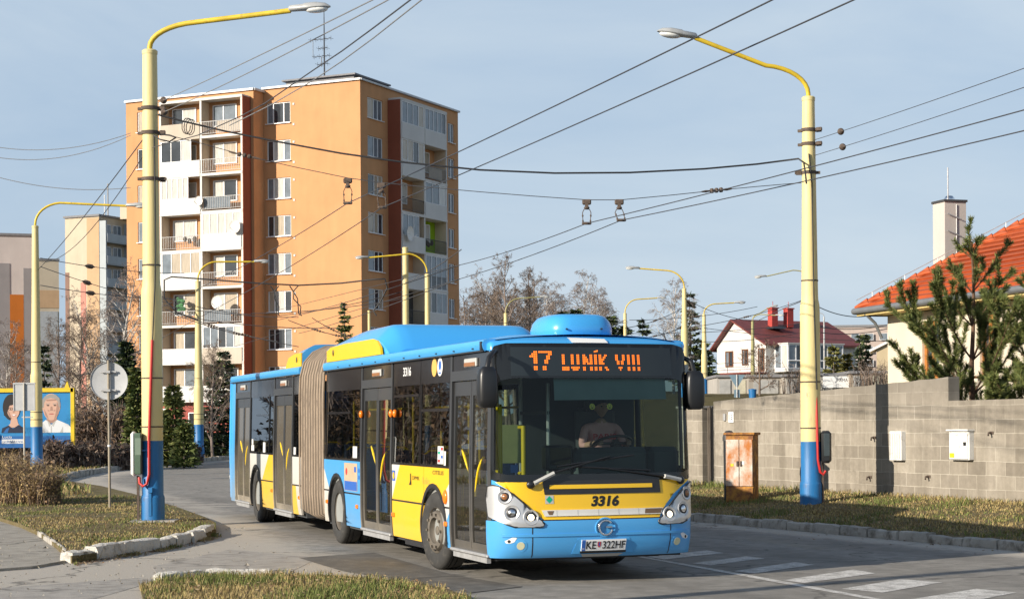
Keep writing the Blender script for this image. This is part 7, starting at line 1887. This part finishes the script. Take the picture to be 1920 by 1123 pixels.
def grow_bare(h, spread, seed, twigw=.018, depth=4, droop=0.0, upright=.5, nmain=9, trunk_r=None, twigs=6, leader=True):
    """bare deciduous tree: returns (trunk builder, crown builder), base at the origin"""
    rnd = random.Random(seed); T, Cn = MB(), MB(); tr = trunk_r or h*.013
    def branch(p, d, ln, r, lv):
        n = 4; pts = [p]; q = p.copy(); dd = d.copy()
        for i in range(n):
            dd = (dd + Vector((rnd.gauss(0,.13), rnd.gauss(0,.13), rnd.gauss(0,.10) + (.10*upright if lv < depth-1 else -droop*.35)))).normalized()
            q = q + dd*(ln/n); pts.append(q.copy())
        if r > twigw*1.3 and lv <= 2: T.tube(pts, [lerp(r, r*.45, i/n) for i in range(n+1)], 5 if lv else 7, 0, False)
        else:
            for i in range(n): ribbon(Cn, pts[i], pts[i+1], lerp(r,r*.4,i/n), lerp(r,r*.4,(i+1)/n), rnd)
        if lv >= depth: return
        m = twigs if lv >= depth-1 else rnd.randint(4,6)
        for k in range(m):
            t = rnd.uniform(.25,1.0); i = min(n-1, int(t*n)); b = pts[i].lerp(pts[i+1], t*n-i)
            ax = dd.orthogonal().normalized(); ax.rotate(Matrix.Rotation(rnd.uniform(0,6.283), 3, dd))
            nd = (dd*rnd.uniform(.55,.95) + ax*rnd.uniform(.45,.85)).normalized()
            branch(b, nd, ln*rnd.uniform(.38,.62), max(twigw*.6, r*.48), lv+1)
    # leader
    pts = [Vector((0,0,-.2))]; q = Vector((0,0,-.2)); dd = Vector((0,0,1)); n = 10
    for i in range(n):
        dd = (dd + Vector((rnd.gauss(0,.045), rnd.gauss(0,.045), .05))).normalized(); q = q + dd*((h*.97+.2)/n); pts.append(q.copy())
    T.tube(pts, [tr*(1-.9*(i/n))+.01 for i in range(n+1)], 8)
    for k in range(nmain):
        t = .18 + .80*(k+rnd.random()*.7)/nmain; i = min(n-1, int(t*n)); b = pts[i].lerp(pts[i+1], t*n-i)
        a = k*2.4 + rnd.uniform(-.4,.4); up = lerp(.35, 1.1, t)*(.6+upright)
        d = Vector((math.cos(a), math.sin(a), up)).normalized()
        ln = spread*(1.05-.62*abs(t-.42)/.58 if t > .42 else .75+.3*t/.42)*rnd.uniform(.8,1.1)
        branch(b, d, ln, tr*(1-.85*t)*.55+.008, 1)
    return T, Cn
def plant(kind, name, label, cat, loc, parts, group=None, rz=0.0, sc=1.0):
    t = thing(name, label, cat, loc, rz, group); t.scale = (sc,sc,sc)
    out = []
    for nm, mb, mats in parts:
        if isinstance(mb, MB): o = mb.build(nm, mats, t)
        else:
            o = bpy.data.objects.new(nm, mb); COL.objects.link(o); o.parent = t
        out.append(o)
    return t, [o.data for o in out]
def zground(x, y):
    return max(0, hz(x, y))
def top_place(px, ytop, d):
    """(foot on the ground, height) of something whose top is at this picture point"""
    p = at(px, ytop, d); z = zground(p.x, d); return Vector((p.x, d, z)), p.z - z
# -- bare birches on the skyline behind the bus
PROT = {}
for i, (hh, spd, sd, drp, upr) in enumerate(((11,2.6,1,.35,.55),(10,2.3,2,.5,.5),(12,1.9,3,.0,.9),(10,2.6,4,.6,.4))):
    T, Cn = grow_bare(hh, spd, sd, .014, 4, drp, upr, 26, twigs=10)
    a = T.build('trunk', M['birch'] if i in (1,3) else M['twig_grey'], None); b = Cn.build('crown', M['twig'] if i % 2 == 0 else M['twig_grey'], None)
    PROT[i] = (hh, a.data, b.data); bpy.data.objects.remove(a); bpy.data.objects.remove(b)
BIRCH = [(872,545,150,0),(893,528,152,1),(912,540,148,0),(930,520,155,1),(948,545,160,0),(966,478,140,2),(985,505,142,2),(1003,515,155,0),(1022,555,150,3),(1045,540,158,3),(1066,560,150,1),(1088,520,152,3),(1112,548,150,3),(1136,556,156,3),(1152,580,160,1),(900,560,170,1),(955,550,172,0),(1010,550,172,1)]
for k, (px, yt, d, i) in enumerate(BIRCH):
    p, h = top_place(px, yt, d+48); hh, a, b = PROT[i]
    plant('bare', 'bare_tree', 'leafless birch in the thicket on the skyline between tower and roof unit', 'tree', p, [('trunk', a, None), ('crown', b, None)], 'leafless birches on the skyline', rz=k*1.7, sc=h/hh)
p, h = top_place(1262, 533, 118); plant('bare', 'bare_tree', 'single drooping leafless birch behind the post right of the bus', 'tree', p, [('trunk', PROT[3][1], None), ('crown', PROT[3][2], None)], None, .8, h/PROT[3][0])
# left side bare trees, birch with white stems among them
LB = [(108,600,105,0,'leafless tree left of the pale block, behind the billboard corner'),(150,585,108,0,'tall leafless tree before the peach wall of the pale block'),(178,560,110,1,'leafless birch before the blue-grey balconies'),(204,512,108,1,'tallest white stemmed leafless birch beside the orange tower'),(30,640,112,0,'leafless tree in front of the grey striped block'),(8,610,118,3,'leafless tree at the extreme left edge')]
for k, (px, yt, d, i, l) in enumerate(LB):
    p, h = top_place(px, yt, d); hh, a, b = PROT[i]
    plant('bare', 'bare_tree', l, 'tree', p, [('trunk', a, None), ('crown', b, None)], 'leafless trees on the left', rz=k*2.3+.5, sc=h/hh)
p, h = top_place(398, 640, 90); plant('bare', 'bare_tree', 'small leafless tree before the lower white loggias', 'tree', p, [('trunk', PROT[0][1], None), ('crown', PROT[0][2], None)], None, 2.0, h/PROT[0][0])
# trees left of the frame (they show as reflections in the bus windows)
for k in range(9):
    x, y = -27-5.5*k - 2*(k%2), 66+5.5*k+6*(k%3); i = k % 4; hh, a, b = PROT[i]
    plant('bare', 'bare_tree', 'leafless tree standing to the left of the photographed scene', 'tree', (x, y, 0), [('trunk', a, None), ('crown', b, None)], 'leafless trees outside on the left', rz=k, sc=1.0+.1*(k%3))
# -- conifers
def grow_spruce(h, w, seed, dens=1.0, droop=.25, card=.20, ragged=.25):
    rnd = random.Random(seed); T, Nd = MB(), MB()
    T.tube([(0,0,-.2),(0,0,h*.5),(0,0,h*.98)], [h*.014+.03,h*.009+.02,.012], 7)
    levels = int(h*4.2*dens)
    for i in range(levels):
        t = (i+rnd.random())/levels; z = h*(.06+.93*t); L_ = w*.5*(1-t)**.85*rnd.uniform(1-ragged,1+ragged*.7)+.06
        for k in range(max(4, int(7*dens*(1-.4*t)))):
            a = rnd.uniform(0,6.283); ln = L_*rnd.uniform(.7,1.1); n = max(2, int(ln/.22))
            u = Vector((math.cos(a), math.sin(a), 0)); pv = Vector((0,0,z))
            for s in range(n):
                f = (s+1)/n; q = u*ln*f + Vector((0,0,z - droop*ln*f + .28*ln*f*f))
                for _ in range(6):
                    d = (u + Vector((rnd.gauss(0,.55), rnd.gauss(0,.55), rnd.gauss(-.05,.3)))).normalized()
                    b = q + d*card*rnd.uniform(.6,1.25); ribbon(Nd, q, b, card*.30, card*.06, rnd, 0 if rnd.random() < .7 else 1)
                pv = q
    return T, Nd
def spruce(px, yt, d, w, label, seed, mats, group='conifers', **kw):
    p, h = top_place(px, yt, d); T, Nd = grow_spruce(h, px_r(w, d)*2, seed, **kw)
    return plant('spruce', 'conifer_tree', label, 'tree', p, [('trunk', T, [M['bark_tree']]), ('crown', Nd, [M[m] for m in mats])], group)
G, GB_, GD = ('needle','needle_pale'), ('needle_blue','needle'), ('needle_dark','needle')
spruce(418,656,92,112,'blue green spruce beside the bus tail in front of the loggias',31,GB_, dens=1.6, card=.26)
spruce(646,566,118,46,'spruce tip rising over the bus roof before the tower',32,G, card=.30, ragged=.5)
spruce(236,640,92,70,'dark conifer between the round sign and the near left post',33,GD, card=.34, dens=1.6)
spruce(82,645,100,40,'slim dark conifer behind the left edge lamp post',34,GD, card=.28)
spruce(256,690,80,50,'low green conifer just left of the near left post',35,G, card=.28, dens=1.6)
spruce(324,722,76,52,'young green pine bush right of the near left post',36,('needle_pale','needle'), card=.28, dens=1.7)
spruce(345,790,74,40,'low green conifer bush at the foot of the tower right of the near left post',40,G, card=.26, dens=1.6)
spruce(1293,552,122,62,'tall dark conifer right behind the bus roof corner',37,GD, card=.34)
spruce(1322,640,118,52,'broad dark conifer beside the right mirror',38,GD, card=.32)
spruce(1205,597,116,52,'dark conifer between the two slim posts behind the bus roof',39,GD, card=.32)
for k, (px, yt, w, l) in enumerate(((1055,580,44,'dark pine crown left behind the roof unit'),(1080,577,48,'dark pine crown behind the roof unit'),(1146,592,44,'dark pine crown right behind the roof unit'),(1172,606,40,'small dark pine crown at the foot of the slim post'))):
    spruce(px,yt,128,w+22,l,41+k,GD, card=.38)
spruce(1612,628,118,20,'left of two slender dark cypresses by the ochre hut',51,GD, card=.24, dens=1.3)
spruce(1624,624,119,18,'right of two slender dark cypresses by the ochre hut',52,GD, card=.24, dens=1.3)
spruce(1563,648,116,46,'yellowish thuja tree right of the near right lamp post',53,('needle_yel','needle_pale'), card=.3, dens=1.2)
spruce(1588,662,117,34,'smaller yellowish thuja beside the first one',54,('needle_yel','needle'), card=.3, dens=1.2)
# -- young pines by the cream house
def grow_pine(h, w, seed, bare=.1):
    rnd = random.Random(seed); T, Nd = MB(), MB()
    tp = [Vector((.05*math.sin(i*1.1)*i/9, .04*math.cos(i*1.7)*i/9, lerp(-.3, h*.96, i/9))) for i in range(10)]
    T.tube(tp, [lerp(.085,.018,i/9) for i in range(10)], 9)
    def tuft(a, b, ln, nn):
        d = (b-a).normalized()
        for k in range(nn):
            q = a.lerp(b, rnd.random()**.8); s = d.orthogonal().normalized(); s.rotate(Matrix.Rotation(rnd.uniform(0,6.283), 3, d))
            v = (d*rnd.uniform(.45,1.0) + s*rnd.uniform(.5,.9)).normalized(); ribbon(Nd, q, q + v*ln*rnd.uniform(.7,1.15), .0065, .0028, rnd, 0 if rnd.random() < .66 else 1)
    def shoot(p, d, ln, lv, rad):
        n = 4; pts = [p]; q = p.copy(); dd = d.copy()
        for i in range(n):
            dd = (dd + Vector((rnd.gauss(0,.08), rnd.gauss(0,.08), .10 + rnd.gauss(0,.04)))).normalized(); q = q + dd*ln/n; pts.append(q.copy())
        T.tube(pts, [lerp(rad, rad*.4, i/n) for i in range(n+1)], 5, 0, False)
        s0 = 1 if lv == 0 else 0
        for i in range(s0, n): tuft(pts[i], pts[i+1], .105, int((46 if lv else 22)*(ln/n)/.10))
        tuft(pts[-1]-dd*.06, pts[-1]+dd*.05, .105, 46)
        if lv < 2:
            m = int(ln/.27) if lv == 0 else int(ln/.36)
            for k in range(m):
                t = rnd.uniform(.35,.97); i = min(n-1,int(t*n)); b = pts[i].lerp(pts[i+1], t*n-i)
                s = dd.orthogonal().normalized(); s.rotate(Matrix.Rotation(rnd.uniform(0,6.283), 3, dd))
                shoot(b, (dd*.8 + s*.62 + Vector((0,0,.22))).normalized(), ln*rnd.uniform(.24,.42), lv+1, rad*.5)
    nw = int(h/.66)
    for i in range(nw):
        t = (i+.6)/nw; z = h*(.03+.92*t)
        L_ = w*.5*(1.02*(1-t)**.7)*rnd.uniform(.85,1.1)+.12
        for k in range(5):
            a = k*1.257 + i*.7 + rnd.uniform(-.3,.3); up = lerp(.36, 1.2, t)
            shoot(Vector((0,0,z)), Vector((math.cos(a), math.sin(a), up)).normalized(), L_*rnd.uniform(.8,1.1), 0, lerp(.030,.012,t))
    shoot(Vector((0,0,h*.90)), Vector((0,0,1)), h*.11, 1, .014)
    return T, Nd
for (px, yt, d, w, sd, l) in ((1822,436,36.5,268,65,'big young green pine with upswept branches before the cream house'),(1932,506,35.5,190,62,'second young pine cut by the right edge of the picture')):
    p = at(px, yt, d); base = Vector((p.x, d, .38)); T, Nd = grow_pine(p.z-.38, px_r(w, d)*3.1, sd)
    plant('pine', 'pine_tree', l, 'tree', base, [('trunk', T, [M['pine_bark']]), ('crown', Nd, [M['needle'], M['needle_pale']])], 'pines by the cream house')
# -- shrubs
def grow_shrub(w, h, dp, seed, n=900, leaf=0.0, lw=.05, stem=.008, arch_=.35, leaves=0, mi_w=(.6,.4)):
    rnd = random.Random(seed); S, Lf = MB(), MB()
    for k in range(n):
        x, y = rnd.gauss(0,.24)*w, rnd.gauss(0,.24)*dp; hh = h*rnd.uniform(.45,1.05)*max(.3,(1-(x/(w*.62))**2)); a = rnd.uniform(0,6.283); sp = hh*arch_*rnd.uniform(.2,1.2)
        p0 = Vector((x,y,-.05)); p1 = Vector((x+math.cos(a)*sp*.4, y+math.sin(a)*sp*.4, hh*.62)); p2 = Vector((x+math.cos(a)*sp, y+math.sin(a)*sp, hh*rnd.uniform(.8,1.0)))
        mi = 0 if rnd.random() < mi_w[0] else 1
        ribbon(S, p0, p1, stem, stem*.8, rnd, mi); ribbon(S, p1, p2, stem*.8, stem*.3, rnd, mi)
        for _ in range(3):
            q = p1.lerp(p2, rnd.random()); v = Vector((rnd.gauss(0,1), rnd.gauss(0,1), rnd.gauss(.2,.7))).normalized()*hh*.22; ribbon(S, q, q+v, stem*.6, stem*.2, rnd, mi)
        for _ in range(leaves):
            q = p0.lerp(p1, rnd.uniform(.25,1)) if rnd.random() < .5 else p1.lerp(p2, rnd.random()); q = q + Vector((rnd.gauss(0,.06), rnd.gauss(0,.06), rnd.gauss(0,.06)))*h
            v = Vector((rnd.gauss(0,1), rnd.gauss(0,1), rnd.gauss(0,1))).normalized()*lw; ribbon(Lf, q, q+v, lw*.45, lw*.2, rnd, 0 if rnd.random() < .6 else 1)
    return S, Lf
def shrub(px, ytop, d, w, label, seed, mats, group=None, n=700, leaves=2, lw=.09, stem=.016, base=None, dp=1.6, name='shrub', arch_=.4, cat='shrub', twm=('twig','twig_grey')):
    p, h = top_place(px, ytop, d)
    if base is not None: h += p.z - base; p.z = base
    S, Lf = grow_shrub(px_r(w,d)*2, h, dp, seed, n, lw=lw, stem=stem, leaves=leaves, arch_=arch_)
    parts = [('stems', S, [M[m] for m in twm])]
    if leaves: parts.append(('foliage', Lf, [M[m] for m in mats]))
    return plant('shrub', name, label, cat, p, parts, group)
BR = ('dead_leaf','dead_leaf2'); BK = ('dead_leaf2','twig')
HED = [(120,752,84,70,'brown leafless hedge bush right of the billboard',BR),(165,748,82,80,'brown hedge bush left of the round sign pole',BR),(212,750,82,80,'brown hedge bush behind the round sign pole',BR),(255,756,83,70,'brown hedge bush left of the near left post',BR),(300,790,84,60,'brown hedge bush right of the near left post',BR),
       (100,820,70,90,'dark bramble bush at the foot of the billboard post',BK),(150,822,71,90,'dark bramble bush low before the brown hedge',BK),(200,826,72,80,'dark bramble bush beside the round sign pole',BK),(246,830,73,60,'dark bramble bush next to the near left post',BK),(318,818,80,50,'low dark bush right of the near left post',BK),(352,826,84,40,'low dark bush left of the far loggia post',BK),(400,830,94,60,'low bush at the foot of the spruce by the bus tail',BK),(20,800,92,90,'brown bush behind the left part of the billboard',BR),(300,770,96,60,'brown bush behind the near left post',BR)]
for k, (px, yt, d, w, l, m) in enumerate(HED): shrub(px, yt, d, w, l, 70+k, m, 'hedge bushes on the far left verge', n=520, leaves=3, lw=.15, stem=.02, dp=2.2)
for k, (px, yt, d, w, l) in enumerate(((46,850,39.5,84,'dry tangled straw coloured bush in the left foreground'),(-4,838,40.5,84,'dry brown bush cut by the left edge'),(80,872,39,45,'small dry weed clump at the right of the straw bush'))):
    shrub(px, yt, d, w, l, 90+k, ('dead_leaf','straw'), 'dry bushes at the left', n=1100, leaves=2, lw=.05, stem=.006, base=.1, dp=1.0, name='dry_bush', arch_=.6, twm=('twig','straw'))
T, Cn = grow_bare(2.5, 1.25, 77, .02, 4, 0, .35, 9, .06, 6); p = at(1424,742,94); plant('bush','bare_bush','round leafless bush in front of the garages','bush',p,[('stems',T,[M['twig']]),('twigs',Cn,[M['twig']])])
for k, (px, d) in enumerate(((1490,96),(1615,92),(1640,90),(1655,93))):
    p = at(px,738,d); S, Lf = grow_shrub(1.6,1.9,.8,110+k,70,stem=.018); plant('bush','bare_bush',['thin leafless twigs at the narrow garage','thin leafless twigs left before the plank garage','thin leafless twigs before the plank garage','thin leafless twigs against the cream house corner'][k],'bush',p,[('stems',S,[M['twig'],M['twig_grey']])],'thin twigs before the garages')
S, Lf = grow_shrub(8.5, 5.0, 3.0, 301, 700, lw=.22, stem=.03, leaves=4, arch_=.3)
sa = S.build('stems', [M['twig'], M['twig_grey']]); sb = Lf.build('foliage', [M['dead_leaf2'], M['dead_leaf']]); SHD = (sa.data, sb.data); bpy.data.objects.remove(sa); bpy.data.objects.remove(sb)
for k in range(13):
    x, y = -27.5-2.6*k, 62+4.6*k
    plant('shrub', 'tall_hedge_bush', 'tall brown hedge bush standing to the left of the photographed scene', 'shrub', (x, y, 0), [('stems', SHD[0], None), ('foliage', SHD[1], None)], 'hedge outside on the left', rz=-.8+.3*(k%3), sc=.9+.12*(k%4))
# ---------------------------------------------------------------- camera, sky, sun
cam = bpy.data.cameras.new('camera'); camo = bpy.data.objects.new('camera', cam); COL.objects.link(camo)
cam.sensor_width = 36; cam.lens = 36*FPX/1920; cam.shift_y = (HORIZ-561.5)/1920; cam.clip_start = .1; cam.clip_end = 6000
camo.matrix_world = Matrix.Translation((0,0,EYE)) @ Matrix.Rotation(R(90), 4, 'X') @ Matrix.Rotation(-ROLL, 4, 'Z')
scene.camera = camo
SUN_AZ, SUN_EL = R(54.5), R(19.5)         # shadows run 54.5 deg right of the view axis
toward = Vector((-math.sin(SUN_AZ)*math.cos(SUN_EL), -math.cos(SUN_AZ)*math.cos(SUN_EL), math.sin(SUN_EL)))
sl = bpy.data.lights.new('sun', 'SUN'); sl.energy = 5.0; sl.angle = R(.5); sl.color = (1.0,.90,.76)
so = bpy.data.objects.new('sun', sl); COL.objects.link(so); so.location = (-60,-40,60)
so.rotation_euler = toward.to_track_quat('Z', 'Y').to_euler()
w = bpy.data.worlds.new('World'); scene.world = w; w.use_nodes = True
nt = w.node_tree; bg = nt.nodes['Background']
sky = nt.nodes.new('ShaderNodeTexSky'); sky.sky_type = 'NISHITA'; sky.sun_disc = False
sky.sun_elevation = SUN_EL; sky.sun_rotation = math.atan2(toward.x, toward.y)
sky.air_density = 1.0; sky.dust_density = 1.5; sky.ozone_density = 1.5; sky.altitude = 200
# thin veil of high cloud over the blue
tc = nt.nodes.new('ShaderNodeTexCoord'); mp = nt.nodes.new('ShaderNodeMapping'); mp.inputs['Scale'].default_value = (1.0,1.0,3.2); mp.inputs['Rotation'].default_value = (0,R(20),R(30))
nz = nt.nodes.new('ShaderNodeTexNoise'); nz.inputs['Scale'].default_value = 2.6; nz.inputs['Detail'].default_value = 7; nz.inputs['Roughness'].default_value = .55; nz.inputs['Distortion'].default_value = .6
nt.links.new(tc.outputs['Generated'], mp.inputs[0]); nt.links.new(mp.outputs[0], nz.inputs['Vector'])
rp = nt.nodes.new('ShaderNodeValToRGB'); rp.color_ramp.elements[0].position = .34; rp.color_ramp.elements[1].position = .72
rp.color_ramp.elements[0].color = (.84,.84,.84,1); rp.color_ramp.elements[1].color = (.95,.95,.95,1)
nt.links.new(nz.outputs['Fac'], rp.inputs[0])
mx = nt.nodes.new('ShaderNodeMix'); mx.data_type = 'RGBA'; cr = nt.nodes.new('ShaderNodeValToRGB'); cr.color_ramp.elements[0].position = .35; cr.color_ramp.elements[1].position = .72; cr.color_ramp.elements[0].color = (.315,.41,.53,1); cr.color_ramp.elements[1].color = (.44,.515,.585,1)
nt.links.new(nz.outputs['Fac'], cr.inputs[0]); sc_ = nt.nodes.new('ShaderNodeVectorMath'); sc_.operation = 'SCALE'; sc_.inputs['Scale'].default_value = 9.9; nt.links.new(cr.outputs[0], sc_.inputs[0]); nt.links.new(sc_.outputs[0], mx.inputs[7])
sxyz = nt.nodes.new('ShaderNodeSeparateXYZ'); nt.links.new(tc.outputs['Generated'], sxyz.inputs[0]); mr = nt.nodes.new('ShaderNodeMapRange'); mr.interpolation_type = 'SMOOTHSTEP'; mr.inputs[1].default_value = .30; mr.inputs[2].default_value = .65; mr.inputs[3].default_value = 1.0; mr.inputs[4].default_value = .12; nt.links.new(sxyz.outputs['Z'], mr.inputs[0])
mm = nt.nodes.new('ShaderNodeMath'); mm.operation = 'MULTIPLY'; nt.links.new(rp.outputs[0], mm.inputs[0]); nt.links.new(mr.outputs[0], mm.inputs[1]); nt.links.new(mm.outputs[0], mx.inputs[0]); nt.links.new(sky.outputs[0], mx.inputs[6]); nt.links.new(mx.outputs[2], bg.inputs['Color'])
bg.inputs['Strength'].default_value = .10
scene.view_settings.view_transform = 'Standard'; scene.view_settings.look = 'None'; scene.view_settings.exposure = 0.5; scene.view_settings.gamma = 1.0
scene.view_settings.use_curve_mapping = False
scene.cycles.max_bounces = 8; scene.cycles.transparent_max_bounces = 16; scene.cycles.glossy_bounces = 3; scene.cycles.diffuse_bounces = 3
scene.cycles.caustics_reflective = False; scene.cycles.caustics_refractive = False
scene.cycles.use_denoising = True
